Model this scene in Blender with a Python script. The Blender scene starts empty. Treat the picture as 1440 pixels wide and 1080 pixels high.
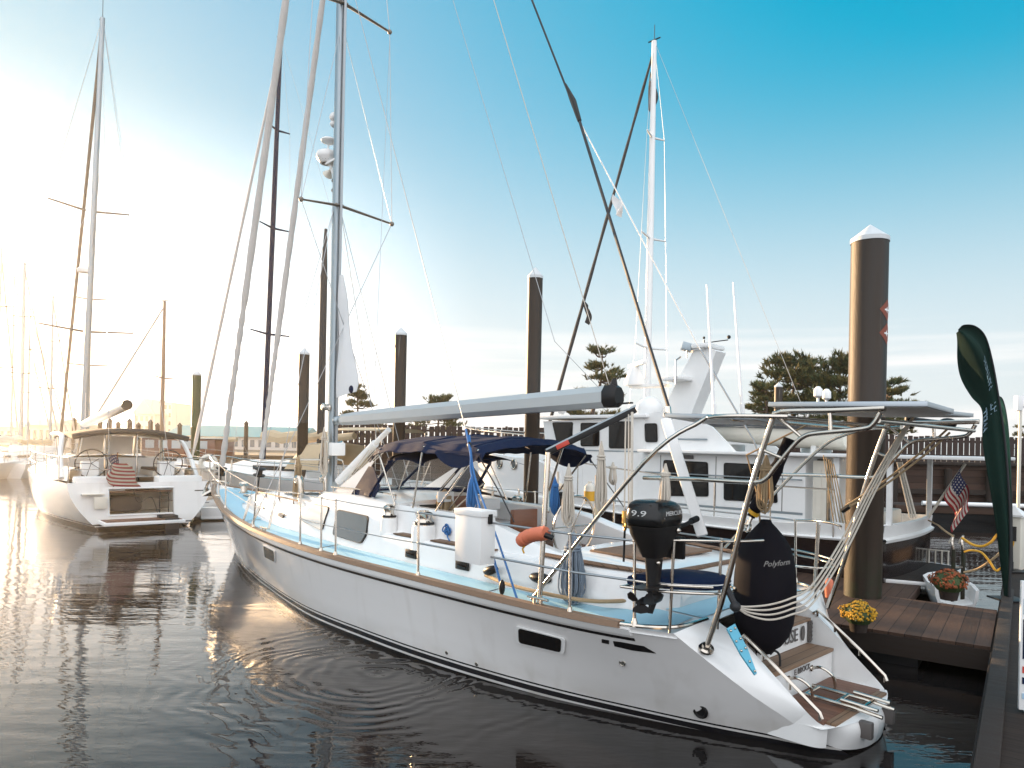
import bpy, bmesh, math, random
from mathutils import Vector, Matrix, Euler, Quaternion
random.seed(7)
SC = bpy.context.scene
COL = SC.collection
D = math.radians
PI = math.pi

# ------------------------------------------------------------------ camera model
FPX, PY0, ROLL, CAMH = 1000.0, 627.0, D(1.2), 2.8

def ray(px, py):
    x, y = px-720.0, py-PY0
    c, s = math.cos(ROLL), math.sin(ROLL)
    return Vector(((c*x+s*y)/FPX, 1.0, -(-s*x+c*y)/FPX))

CAM = Vector((0, 0, CAMH))
def atY(px, py, Y): return CAM+ray(px, py)*Y
def atZ(px, py, z):
    r = ray(px, py)
    return CAM+r*((z-CAMH)/r.z)

class Frame:
    """a thing's own axes: x along its heading, y to its left, z up"""
    def __init__(s, ox, oy, deg):
        s.o = Vector((ox, oy, 0)); s.a = D(deg)
        s.h = Vector((math.cos(s.a), math.sin(s.a), 0)); s.l = Vector((-s.h.y, s.h.x, 0))
    def loc(s, p):
        q = Vector((p[0], p[1], 0))-s.o
        return Vector((q.dot(s.h), q.dot(s.l), p[2]))
    def w(s, p): return s.o+s.h*p[0]+s.l*p[1]+Vector((0, 0, p[2]))
    def V(s, px, py, y):
        r = ray(px, py); o = CAM-s.o
        return s.loc(CAM+r*((y-o.dot(s.l))/r.dot(s.l)))
    def U(s, px, py, u):
        r = ray(px, py); o = CAM-s.o
        return s.loc(CAM+r*((u-o.dot(s.h))/r.dot(s.h)))
    def Z(s, px, py, z): return s.loc(atZ(px, py, z))

# ------------------------------------------------------------------ materials
def new_mat(name):
    m = bpy.data.materials.new(name); m.use_nodes = True
    nt = m.node_tree
    return m, nt, nt.nodes['Principled BSDF']

def mat(name, col, rough=0.5, metal=0.0, var=0.12, vscale=6.0, bump=0.0, bscale=60.0, spec=0.5, coat=0.0, stretch=None, alpha=None):
    m, nt, b = new_mat(name)
    N, L = nt.nodes, nt.links
    tc = N.new('ShaderNodeTexCoord'); vec = tc.outputs['Object']
    if stretch:
        mp = N.new('ShaderNodeMapping'); mp.inputs['Scale'].default_value = stretch
        L.new(vec, mp.inputs['Vector']); vec = mp.outputs['Vector']
    n1 = N.new('ShaderNodeTexNoise'); n1.inputs['Scale'].default_value = vscale; n1.inputs['Detail'].default_value = 5
    L.new(vec, n1.inputs['Vector'])
    mx = N.new('ShaderNodeMix'); mx.data_type = 'RGBA'
    c = Vector(col)
    mx.inputs['A'].default_value = (*(c*(1-var)), 1)
    mx.inputs['B'].default_value = (*[min(1, k) for k in (c*(1+var))], 1)
    L.new(n1.outputs['Fac'], mx.inputs['Factor']); L.new(mx.outputs['Result'], b.inputs['Base Color'])
    mr = N.new('ShaderNodeMapRange'); mr.inputs['To Min'].default_value = rough*0.8; mr.inputs['To Max'].default_value = min(1, rough*1.25)
    L.new(n1.outputs['Fac'], mr.inputs['Value']); L.new(mr.outputs['Result'], b.inputs['Roughness'])
    b.inputs['Metallic'].default_value = metal
    b.inputs['Specular IOR Level'].default_value = spec
    b.inputs['Coat Weight'].default_value = coat
    b.inputs['Coat Roughness'].default_value = 0.08
    if alpha is not None: b.inputs['Alpha'].default_value = alpha
    if bump:
        n2 = N.new('ShaderNodeTexNoise'); n2.inputs['Scale'].default_value = bscale; n2.inputs['Detail'].default_value = 4
        L.new(vec, n2.inputs['Vector'])
        bp = N.new('ShaderNodeBump'); bp.inputs['Strength'].default_value = bump; bp.inputs['Distance'].default_value = 0.01
        L.new(n2.outputs['Fac'], bp.inputs['Height']); L.new(bp.outputs['Normal'], b.inputs['Normal'])
    return m

def plank_mat(name, col, axis, width, gap=0.06, rough=0.6, var=0.35, grain=(40, 3, 3)):
    """boards side by side along `axis` (0 x, 1 y, 2 z) with dark seams"""
    m, nt, b = new_mat(name)
    N, L = nt.nodes, nt.links
    tc = N.new('ShaderNodeTexCoord')
    sp = N.new('ShaderNodeSeparateXYZ'); L.new(tc.outputs['Object'], sp.inputs[0])
    dv = N.new('ShaderNodeMath'); dv.operation = 'DIVIDE'; dv.inputs[1].default_value = width
    L.new(sp.outputs[axis], dv.inputs[0])
    fr = N.new('ShaderNodeMath'); fr.operation = 'FRACT'; L.new(dv.outputs[0], fr.inputs[0])
    fl = N.new('ShaderNodeMath'); fl.operation = 'FLOOR'; L.new(dv.outputs[0], fl.inputs[0])
    wn = N.new('ShaderNodeTexWhiteNoise'); wn.noise_dimensions = '1D'; L.new(fl.outputs[0], wn.inputs['W'])
    mp = N.new('ShaderNodeMapping'); mp.inputs['Scale'].default_value = grain; L.new(tc.outputs['Object'], mp.inputs['Vector'])
    nz = N.new('ShaderNodeTexNoise'); nz.inputs['Scale'].default_value = 1.0; nz.inputs['Detail'].default_value = 6; L.new(mp.outputs['Vector'], nz.inputs['Vector'])
    ad = N.new('ShaderNodeMath'); ad.operation = 'ADD'; L.new(wn.outputs['Value'], ad.inputs[0]); L.new(nz.outputs['Fac'], ad.inputs[1])
    hf = N.new('ShaderNodeMath'); hf.operation = 'MULTIPLY'; hf.inputs[1].default_value = 0.5; L.new(ad.outputs[0], hf.inputs[0])
    mx = N.new('ShaderNodeMix'); mx.data_type = 'RGBA'
    c = Vector(col); mx.inputs['A'].default_value = (*(c*(1-var)), 1); mx.inputs['B'].default_value = (*[min(1, k) for k in (c*(1+var))], 1)
    L.new(hf.outputs[0], mx.inputs['Factor'])
    lt = N.new('ShaderNodeMath'); lt.operation = 'LESS_THAN'; lt.inputs[1].default_value = gap; L.new(fr.outputs[0], lt.inputs[0])
    m2 = N.new('ShaderNodeMix'); m2.data_type = 'RGBA'; m2.inputs['B'].default_value = (*(c*0.12), 1)
    L.new(lt.outputs[0], m2.inputs['Factor']); L.new(mx.outputs['Result'], m2.inputs['A'])
    L.new(m2.outputs['Result'], b.inputs['Base Color'])
    b.inputs['Roughness'].default_value = rough; b.inputs['Specular IOR Level'].default_value = 0.25
    bp = N.new('ShaderNodeBump'); bp.inputs['Strength'].default_value = 0.35; bp.inputs['Distance'].default_value = 0.01
    sb = N.new('ShaderNodeMath'); sb.operation = 'SUBTRACT'; L.new(nz.outputs['Fac'], sb.inputs[0]); L.new(lt.outputs[0], sb.inputs[1])
    L.new(sb.outputs[0], bp.inputs['Height']); L.new(bp.outputs['Normal'], b.inputs['Normal'])
    return m

def glass_mat(name, col, alpha, rough=0.04):
    m, nt, b = new_mat(name)
    N, L = nt.nodes, nt.links
    tc = N.new('ShaderNodeTexCoord'); nz = N.new('ShaderNodeTexNoise'); nz.inputs['Scale'].default_value = 3.0
    L.new(tc.outputs['Object'], nz.inputs['Vector'])
    bp = N.new('ShaderNodeBump'); bp.inputs['Strength'].default_value = 0.15; bp.inputs['Distance'].default_value = 0.02
    L.new(nz.outputs['Fac'], bp.inputs['Height']); L.new(bp.outputs['Normal'], b.inputs['Normal'])
    b.inputs['Base Color'].default_value = (*col, 1); b.inputs['Alpha'].default_value = alpha
    b.inputs['Roughness'].default_value = rough
    return m

M = {}
M['gelcoat'] = mat('white_gelcoat', (0.80, 0.80, 0.79), 0.22, var=0.03, coat=0.4)
M['deckwhite'] = mat('deck_gelcoat', (0.78, 0.79, 0.79), 0.35, var=0.04)
M['nonskid'] = mat('nonskid_blue', (0.32, 0.55, 0.66), 0.55, var=0.07, bump=0.3, bscale=220)
M['teak'] = plank_mat('teak_planks', (0.20, 0.12, 0.075), 1, 0.055, 0.09, 0.6, 0.25)
M['teakrail'] = mat('teak_rail', (0.22, 0.14, 0.09), 0.5, var=0.25, vscale=14, stretch=(1, 8, 8), bump=0.2)
M['steel'] = mat('sun_warmed_stainless', (0.56, 0.51, 0.45), 0.17, 1.0, var=0.06, vscale=20)  # warm cast puts the low sun's gold into the metal's base colour
M['alu'] = mat('silver_anodised_alloy', (0.30, 0.35, 0.38), 0.38, 0.8, var=0.06, stretch=(1, 1, 0.1))
M['boomgrey'] = mat('grey_boom_paint', (0.44, 0.47, 0.48), 0.4, 0.2, var=0.05)
M['white'] = mat('white_paint', (0.78, 0.78, 0.77), 0.4, var=0.04)
M['offwhite'] = mat('cream_paint', (0.66, 0.62, 0.54), 0.5, var=0.06)
M['black'] = mat('black_paint', (0.007, 0.007, 0.008), 0.4, var=0.2, spec=0.3)
M['rubber'] = mat('black_rubber', (0.008, 0.008, 0.009), 0.65, var=0.25, bump=0.2, spec=0.25)
M['gloss_black'] = mat('gloss_black_cowling', (0.006, 0.007, 0.008), 0.2, var=0.15, spec=0.35)
M['navy'] = mat('navy_canvas', (0.003, 0.012, 0.042), 0.85, var=0.2, bump=0.35, bscale=300, spec=0.2)
M['fendercloth'] = mat('black_fender_cloth', (0.007, 0.0065, 0.010), 0.9, var=0.25, bump=0.5, bscale=260, spec=0.15)
M['sailcloth'] = mat('white_sailcloth', (0.72, 0.73, 0.74), 0.65, var=0.05, bump=0.2, bscale=20)
M['sailuv'] = mat('weathered_sailcloth', (0.55, 0.52, 0.49), 0.75, var=0.12, vscale=10, bump=0.3, bscale=30)
M['darksail'] = mat('dark_sail_cover', (0.035, 0.033, 0.034), 0.8, var=0.2, bump=0.2)
M['tan'] = mat('tan_canvas', (0.52, 0.41, 0.27), 0.8, var=0.1, bump=0.3)
M['charcoal'] = mat('charcoal_canvas', (0.030, 0.028, 0.028), 0.85, var=0.15, bump=0.3)
M['rope'] = mat('white_rope', (0.55, 0.50, 0.43), 0.85, var=0.2, vscale=60, bump=0.6, bscale=120)
M['ropetan'] = mat('tan_rope', (0.36, 0.26, 0.15), 0.85, var=0.2, vscale=60, bump=0.6, bscale=120)
M['ropeblue'] = mat('blue_rope', (0.03, 0.14, 0.36), 0.8, var=0.3, vscale=60, bump=0.6, bscale=120)
M['ropegrey'] = mat('grey_net_rope', (0.20, 0.25, 0.31), 0.85, var=0.3, vscale=60, bump=0.6)
M['wire'] = mat('rigging_wire', (0.35, 0.36, 0.37), 0.35, 0.8, var=0.1)
M['wireblack'] = mat('black_rigging', (0.012, 0.013, 0.016), 0.6, var=0.2)
M['orange'] = mat('faded_orange_vinyl', (0.62, 0.17, 0.09), 0.6, var=0.12, bump=0.3)
M['red'] = mat('red_tape', (0.50, 0.05, 0.03), 0.5, var=0.1)
M['tealplate'] = mat('blue_step_pad', (0.10, 0.42, 0.58), 0.4, var=0.1)
M['winglass'] = mat('smoked_acrylic', (0.055, 0.075, 0.085), 0.08, var=0.1, coat=0.5)
M['curtain'] = mat('screened_window', (0.44, 0.47, 0.47), 0.3, var=0.05, coat=0.6)
M['darkglass'] = mat('dark_window_glass', (0.006, 0.006, 0.007), 0.06, var=0.1, spec=0.3)
M['vinyl'] = glass_mat('clear_vinyl', (0.80, 0.78, 0.72), 0.22)
M['clearpane'] = glass_mat('clear_window', (0.75, 0.76, 0.74), 0.3)
M['wood'] = mat('varnished_mahogany', (0.17, 0.055, 0.022), 0.3, var=0.3, vscale=5, stretch=(1, 1, 12), coat=0.4)
M['brownpaint'] = mat('brown_cushion', (0.10, 0.05, 0.03), 0.7, var=0.2)
M['solar'] = mat('solar_cells', (0.012, 0.016, 0.035), 0.12, var=0.2, coat=0.5)
M['solarframe'] = mat('solar_frame', (0.40, 0.44, 0.48), 0.3, 0.7, var=0.05)
M['trawlhull'] = mat('dark_hull_paint', (0.009, 0.005, 0.005), 0.14, var=0.2, coat=0.4)
M['yellowhose'] = mat('yellow_hose', (0.62, 0.33, 0.02), 0.5, var=0.1)
M['spreader'] = mat('weathered_spreader', (0.20, 0.17, 0.14), 0.5, 0.4, var=0.15)
M['brasslike'] = mat('bronze_fitting', (0.42, 0.26, 0.08), 0.3, 1.0, var=0.1)

def striped_hull(name, base, bands, drop=0.0):
    """paint bands by height above the water, stripes of the hull itself"""
    m, nt, b = new_mat(name)
    N, L = nt.nodes, nt.links
    tc = N.new('ShaderNodeTexCoord'); sp = N.new('ShaderNodeSeparateXYZ'); L.new(tc.outputs['Object'], sp.inputs[0])
    nz = N.new('ShaderNodeTexNoise'); nz.inputs['Scale'].default_value = 1.3; nz.inputs['Detail'].default_value = 6
    mp = N.new('ShaderNodeMapping'); mp.inputs['Scale'].default_value = (0.6, 0.6, 2.5); L.new(tc.outputs['Object'], mp.inputs['Vector']); L.new(mp.outputs['Vector'], nz.inputs['Vector'])
    mx = N.new('ShaderNodeMix'); mx.data_type = 'RGBA'; c = Vector(base)
    mx.inputs['A'].default_value = (*(c*0.93), 1); mx.inputs['B'].default_value = (*[min(1, k) for k in c*1.04], 1)
    L.new(nz.outputs['Fac'], mx.inputs['Factor'])
    # faint run-off streaks, scuffs and a dirty tide mark
    def nzz(st, sc):
        q = N.new('ShaderNodeMapping'); q.inputs['Scale'].default_value = st; L.new(tc.outputs['Object'], q.inputs['Vector'])
        n = N.new('ShaderNodeTexNoise'); n.inputs['Scale'].default_value = sc; n.inputs['Detail'].default_value = 6; L.new(q.outputs['Vector'], n.inputs['Vector']); return n.outputs['Fac']
    def rmp_(v, a_, c_, lo, hi):
        r = N.new('ShaderNodeMapRange'); r.inputs['From Min'].default_value = a_; r.inputs['From Max'].default_value = c_; r.inputs['To Min'].default_value = lo; r.inputs['To Max'].default_value = hi; r.clamp = True; L.new(v, r.inputs['Value']); return r.outputs[0]
    dirt = N.new('ShaderNodeMath'); dirt.operation = 'ADD'; dirt.use_clamp = True
    L.new(rmp_(nzz((2.6, 2.6, 0.22), 1.6), 0.55, 0.80, 0.0, 0.30), dirt.inputs[0])
    sc2 = N.new('ShaderNodeMath'); sc2.operation = 'MULTIPLY'; L.new(rmp_(sp.outputs[2], 0.42, 0.12, 0.0, 0.5), sc2.inputs[0]); L.new(rmp_(nzz((1.2, 1.2, 3), 1.5), 0.35, 0.65, 0.2, 1.0), sc2.inputs[1]); L.new(sc2.outputs[0], dirt.inputs[1])
    dm = N.new('ShaderNodeMix'); dm.data_type = 'RGBA'; dm.inputs['B'].default_value = (*(c*0.62-Vector((0.0, 0.02, 0.05))*c.length), 1); L.new(dirt.outputs[0], dm.inputs['Factor']); L.new(mx.outputs['Result'], dm.inputs['A'])
    zz = N.new('ShaderNodeMath'); zz.operation = 'MULTIPLY_ADD'; zz.inputs[1].default_value = -drop; zz.inputs[2].default_value = drop*6.0; L.new(sp.outputs[0], zz.inputs[0])
    zm = N.new('ShaderNodeMath'); zm.operation = 'MAXIMUM'; zm.inputs[1].default_value = 0.0; L.new(zz.outputs[0], zm.inputs[0])
    za = N.new('ShaderNodeMath'); za.operation = 'ADD'; L.new(zm.outputs[0], za.inputs[0]); L.new(sp.outputs[2], za.inputs[1])
    cur = dm.outputs['Result']
    for z0, z1, col in bands:
        a = N.new('ShaderNodeMath'); a.operation = 'GREATER_THAN'; a.inputs[1].default_value = z0; L.new(za.outputs[0], a.inputs[0])
        d = N.new('ShaderNodeMath'); d.operation = 'LESS_THAN'; d.inputs[1].default_value = z1; L.new(za.outputs[0], d.inputs[0])
        k = N.new('ShaderNodeMath'); k.operation = 'MULTIPLY'; L.new(a.outputs[0], k.inputs[0]); L.new(d.outputs[0], k.inputs[1])
        x = N.new('ShaderNodeMix'); x.data_type = 'RGBA'; x.inputs['B'].default_value = (*col, 1)
        L.new(k.outputs[0], x.inputs['Factor']); L.new(cur, x.inputs['A']); cur = x.outputs['Result']
    L.new(cur, b.inputs['Base Color'])
    b.inputs['Roughness'].default_value = 0.18; b.inputs['Coat Weight'].default_value = 0.5; b.inputs['Coat Roughness'].default_value = 0.05
    n3 = N.new('ShaderNodeTexNoise'); n3.inputs['Scale'].default_value = 0.8; L.new(tc.outputs['Object'], n3.inputs['Vector'])
    bp = N.new('ShaderNodeBump'); bp.inputs['Strength'].default_value = 0.08; bp.inputs['Distance'].default_value = 0.05
    L.new(n3.outputs['Fac'], bp.inputs['Height']); L.new(bp.outputs['Normal'], b.inputs['Normal'])
    return m

# ------------------------------------------------------------------ mesh building
def interp(xs, ys, x):
    """smooth interpolation through points"""
    n = len(xs)
    if x <= xs[0]:
        return ys[0]+(ys[1]-ys[0])/(xs[1]-xs[0])*(x-xs[0])
    if x >= xs[-1]:
        return ys[-1]+(ys[-1]-ys[-2])/(xs[-1]-xs[-2])*(x-xs[-1])
    i = 0
    while x > xs[i+1]: i += 1
    def slope(j):
        if j <= 0: return (ys[1]-ys[0])/(xs[1]-xs[0])
        if j >= n-1: return (ys[-1]-ys[-2])/(xs[-1]-xs[-2])
        return (ys[j+1]-ys[j-1])/(xs[j+1]-xs[j-1])
    h = xs[i+1]-xs[i]; t = (x-xs[i])/h
    return ((2*t**3-3*t*t+1)*ys[i]+(t**3-2*t*t+t)*h*slope(i)+(-2*t**3+3*t*t)*ys[i+1]+(t**3-t*t)*h*slope(i+1))

def spline(pts, n=6):
    """Catmull-Rom through pts"""
    P = [Vector(p) for p in pts]
    if len(P) < 3: return P
    out = []
    for i in range(len(P)-1):
        a = P[max(i-1, 0)]; b = P[i]; c = P[i+1]; d = P[min(i+2, len(P)-1)]
        for k in range(n):
            t = k/n
            out.append(0.5*((2*b)+(c-a)*t+(2*a-5*b+4*c-d)*t*t+(3*b-a-3*c+d)*t**3))
    out.append(P[-1]); return out

def sag(a, b, drop, n=10):
    a, b = Vector(a), Vector(b)
    return [a.lerp(b, i/n)-Vector((0, 0, drop*4*(i/n)*(1-i/n))) for i in range(n+1)]

class MB:
    def __init__(s): s.v = []; s.f = []
    def add(s, vs, fs):
        o = len(s.v); s.v.extend([tuple(p) for p in vs]); s.f.extend([tuple(i+o for i in f) for f in fs]); return s
    def rings(s, R, closed=True, cap=True):
        n = len(R[0]); vs = [p for r in R for p in r]; fs = []
        for i in range(len(R)-1):
            for j in range(n if closed else n-1):
                a = i*n+j; b = i*n+(j+1) % n
                fs.append((a, b, b+n, a+n))
        if cap and closed:
            fs.append(tuple(range(n-1, -1, -1))); fs.append(tuple((len(R)-1)*n+j for j in range(n)))
        return s.add(vs, fs)
    def grid(s, fn, nu, nv):
        vs = [fn(i/nu, j/nv) for i in range(nu+1) for j in range(nv+1)]
        fs = [(i*(nv+1)+j, i*(nv+1)+j+1, (i+1)*(nv+1)+j+1, (i+1)*(nv+1)+j) for i in range(nu) for j in range(nv)]
        return s.add(vs, fs)
    def tube(s, pts, r, seg=8, cap=True, flat=1.0, up=None):
        P = [Vector(p) for p in pts]
        P = [p for i, p in enumerate(P) if i == 0 or (p-P[i-1]).length > 1e-5]
        if len(P) < 2: return s
        rad = r if isinstance(r, (list, tuple)) else None
        T = []
        for i in range(len(P)):
            a = P[max(i-1, 0)]; b = P[min(i+1, len(P)-1)]
            T.append((b-a).normalized())
        u = Vector(up) if up else Vector((0, 0, 1))
        if abs(u.dot(T[0])) > 0.95: u = Vector((0, 1, 0)) if abs(T[0].y) < 0.9 else Vector((1, 0, 0))
        n = (u-T[0]*u.dot(T[0])).normalized()
        R = []
        for i, p in enumerate(P):
            n = n-T[i]*n.dot(T[i])
            n = n.normalized() if n.length > 1e-6 else T[i].orthogonal().normalized()
            b = T[i].cross(n)
            k = (rad[i] if len(rad) == len(P) else rad[0]+(rad[-1]-rad[0])*i/(len(P)-1)) if rad else r
            R.append([p+n*(math.cos(2*PI*j/seg)*k*flat)+b*(math.sin(2*PI*j/seg)*k) for j in range(seg)])
        return s.rings(R, True, cap)
    def box(s, c, size, rot=None, bev=0.0):
        x, y, z = [k/2 for k in size]
        Mx = rot if rot is not None else Matrix.Identity(3)
        c = Vector(c)
        if bev <= 0:
            vs = [c+Mx @ Vector((a*x, b*y, d*z)) for d in (-1, 1) for b in (-1, 1) for a in (-1, 1)]
            return s.add(vs, [(0, 2, 3, 1), (4, 5, 7, 6), (0, 1, 5, 4), (2, 6, 7, 3), (0, 4, 6, 2), (1, 3, 7, 5)])
        bm = bmesh.new(); bmesh.ops.create_cube(bm, size=1.0)
        for v in bm.verts: v.co = Vector((v.co.x*2*x, v.co.y*2*y, v.co.z*2*z))
        bmesh.ops.bevel(bm, geom=list(bm.edges), offset=min(bev, 0.49*min(size)), segments=2, affect='EDGES', profile=0.6)
        bm.verts.index_update()
        vs = [c+Mx @ v.co for v in bm.verts]; fs = [[v.index for v in f.verts] for f in bm.faces]
        bm.free(); return s.add(vs, fs)
    def bar(s, a, b, w, h, up=(0, 0, 1), bev=0.0):
        a, b = Vector(a), Vector(b); d = b-a; t = d.normalized(); u = Vector(up)
        if abs(u.dot(t)) > 0.98: u = Vector((1, 0, 0))
        y = u.cross(t).normalized(); z = t.cross(y)
        return s.box((a+b)/2, (d.length, w, h), Matrix((t, y, z)).transposed(), bev)
    def prism(s, pts, vec):
        P = [Vector(p) for p in pts]; n = len(P); v = Vector(vec)
        fs = [tuple(range(n-1, -1, -1)), tuple(range(n, 2*n))]+[(i, (i+1) % n, (i+1) % n+n, i+n) for i in range(n)]
        return s.add(P+[p+v for p in P], fs)
    def lathe(s, prof, c=(0, 0, 0), seg=20, rot=None, sx=1.0, sy=1.0):
        Mx = rot if rot is not None else Matrix.Identity(3); c = Vector(c)
        R = [[c+Mx @ Vector((r*sx*math.cos(2*PI*j/seg), r*sy*math.sin(2*PI*j/seg), z)) for j in range(seg)] for r, z in prof]
        return s.rings(R, True, True)
    def ball(s, c, r, seg=14, rn=8, sc=(1, 1, 1), rot=None):
        prof = [(max(1e-4, math.sin(PI*i/rn))*r, -math.cos(PI*i/rn)*r) for i in range(rn+1)]
        Mx = (rot if rot is not None else Matrix.Identity(3)) @ Matrix.Diagonal(Vector(sc))
        return s.lathe(prof, c, seg, Mx)
    def torus(s, c, R, r, rot=None, seg=24, a0=0, a1=2*PI, ts=8):
        Mx = rot if rot is not None else Matrix.Identity(3); c = Vector(c)
        pts = [c+Mx @ Vector((R*math.cos(a0+(a1-a0)*i/seg), R*math.sin(a0+(a1-a0)*i/seg), 0)) for i in range(seg+1)]
        return s.tube(pts, r, ts, up=tuple(Mx @ Vector((0, 0, 1))))
    def text(s, txt, size, O, X, Y, ext=0.004, wrap=None, shear=0.0):
        cu = bpy.data.curves.new('lettering', 'FONT'); cu.body = txt; cu.size = size; cu.extrude = ext; cu.align_x = 'CENTER'; cu.align_y = 'CENTER'; cu.shear = shear
        cu.resolution_u = 2
        ob = bpy.data.objects.new('lettering', cu); COL.objects.link(ob)
        me = bpy.data.meshes.new_from_object(ob)
        X, Y, O = Vector(X).normalized(), Vector(Y).normalized(), Vector(O); Zv = X.cross(Y)
        vs = [O+X*v.co.x+Y*v.co.y+Zv*v.co.z if not wrap else wrap(v.co) for v in me.vertices]
        s.add(vs, [tuple(p.vertices) for p in me.polygons])
        bpy.data.objects.remove(ob); bpy.data.curves.remove(cu); bpy.data.meshes.remove(me)
        return s
    def build(s, name, material, parent=None, smooth=40, recalc=True):
        me = bpy.data.meshes.new(name); me.from_pydata(s.v, [], s.f)
        me.materials.append(material if not isinstance(material, str) else M[material])
        if recalc:
            bm = bmesh.new(); bm.from_mesh(me); bmesh.ops.recalc_face_normals(bm, faces=bm.faces); bm.to_mesh(me); bm.free()
        if smooth:
            me.polygons.foreach_set('use_smooth', [True]*len(me.polygons)); me.set_sharp_from_angle(angle=D(smooth))
        me.update()
        o = bpy.data.objects.new(name, me); COL.objects.link(o)
        if parent: o.parent = parent
        return o

def tag(o, label=None, cat=None, group=None, kind=None):
    if label: o['label'] = label
    if cat: o['category'] = cat
    if group: o['group'] = group
    if kind: o['kind'] = kind
    return o

def thing(name, label, cat, loc=(0, 0, 0), rz=0.0, group=None):
    o = bpy.data.objects.new(name, None); COL.objects.link(o)
    o.location = loc; o.rotation_euler = (0, 0, rz); o.empty_display_size = 0.2
    return tag(o, label, cat, group)

def framed(name, label, cat, fr, group=None): return thing(name, label, cat, fr.o, fr.a, group)

def copy_tree(o, parent=None):
    c = o.copy(); COL.objects.link(c)
    if parent: c.parent = parent
    for ch in list(o.children): copy_tree(ch, c)
    return c

def rotz(a): return Matrix.Rotation(a, 3, 'Z')
def roty(a): return Matrix.Rotation(a, 3, 'Y')
def rotx(a): return Matrix.Rotation(a, 3, 'X')
def look(d, up=(0, 0, 1)):
    """matrix whose z axis is d"""
    z = Vector(d).normalized(); u = Vector(up)
    if abs(u.dot(z)) > 0.98: u = Vector((1, 0, 0))
    x = u.cross(z).normalized(); y = z.cross(x)
    return Matrix((x, y, z)).transposed()
# ------------------------------------------------------------------ camera, sun, sky, water, air
cam = bpy.data.cameras.new('camera'); co = bpy.data.objects.new('camera', cam); COL.objects.link(co)
cam.sensor_width = 36.0; cam.lens = 36.0*FPX/1440.0; cam.clip_start = 0.05; cam.clip_end = 3000
cam.shift_y = (PY0-540.0)/1440.0
co.matrix_world = Matrix.Translation(CAM) @ Matrix.Rotation(D(90), 4, 'X') @ Matrix.Rotation(ROLL, 4, 'Z')
SC.camera = co

SKY_HUE, SKY_SAT, SKY_VAL, SKY_M, SKY_MILK = 0.490, 1.45, 2.35, (1.2, 2.15, 2.6), (2.2, 2.35, 2.42)
SKY_GLARE = (2.7, 2.75, 2.8)
SKY_FILL = (4.6, 4.75, 5.0)
SUN_AZ, SUN_EL = -43.0, 8.0        # degrees from straight ahead (negative = left), and above the horizon
sd = Vector((math.sin(D(SUN_AZ))*math.cos(D(SUN_EL)), math.cos(D(SUN_AZ))*math.cos(D(SUN_EL)), math.sin(D(SUN_EL))))
sl = bpy.data.lights.new('sun', 'SUN'); sl.energy = 5.0; sl.angle = D(0.5); sl.color = (1.0, 0.66, 0.36)
so = bpy.data.objects.new('sun', sl); COL.objects.link(so)
so.rotation_euler = (-sd).to_track_quat('-Z', 'Y').to_euler(); so.location = sd*200

W = bpy.data.worlds.new('World'); SC.world = W; W.use_nodes = True
nt = W.node_tree; N, L = nt.nodes, nt.links
bg = N['Background']
sky = N.new('ShaderNodeTexSky'); sky.sky_type = 'NISHITA'; sky.sun_disc = False
sky.sun_elevation = D(SUN_EL); sky.sun_rotation = D(SUN_AZ); sky.altitude = 0; sky.air_density = 1.0; sky.dust_density = 1.0; sky.ozone_density = 2.6
hs = N.new('ShaderNodeHueSaturation'); hs.inputs['Hue'].default_value = SKY_HUE; hs.inputs['Saturation'].default_value = SKY_SAT; hs.inputs['Value'].default_value = SKY_VAL
L.new(sky.outputs[0], hs.inputs['Color'])
def vmath(op, a, b_):
    x = N.new('ShaderNodeVectorMath'); x.operation = op
    for i, k in enumerate((a, b_)):
        if isinstance(k, tuple): x.inputs[i].default_value = k
        else: L.new(k, x.inputs[i])
    return x.outputs[0]
# bright parts of the sky level off (thin high haze), so the glow near the sun does not drown the rest
den = vmath('ADD', vmath('MULTIPLY', hs.outputs[0], (1/SKY_M[0], 1/SKY_M[1], 1/SKY_M[2])), (1, 1, 1))
skyc = vmath('MULTIPLY', vmath('DIVIDE', hs.outputs[0], den), (1.0, 1.0, 1.0))
tc = N.new('ShaderNodeTexCoord'); sp = N.new('ShaderNodeSeparateXYZ'); L.new(tc.outputs['Generated'], sp.inputs[0])
# milky band low over the horizon
hb_ = N.new('ShaderNodeMapRange'); hb_.interpolation_type = 'SMOOTHERSTEP'; hb_.inputs['From Min'].default_value = -0.05; hb_.inputs['From Max'].default_value = 0.52; hb_.inputs['To Min'].default_value = 0.95; hb_.inputs['To Max'].default_value = 0.0; L.new(sp.outputs[2], hb_.inputs['Value'])
hm = N.new('ShaderNodeMix'); hm.data_type = 'RGBA'; hm.inputs['B'].default_value = (*SKY_MILK, 1); L.new(hb_.outputs[0], hm.inputs['Factor']); L.new(skyc, hm.inputs['A'])
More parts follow.
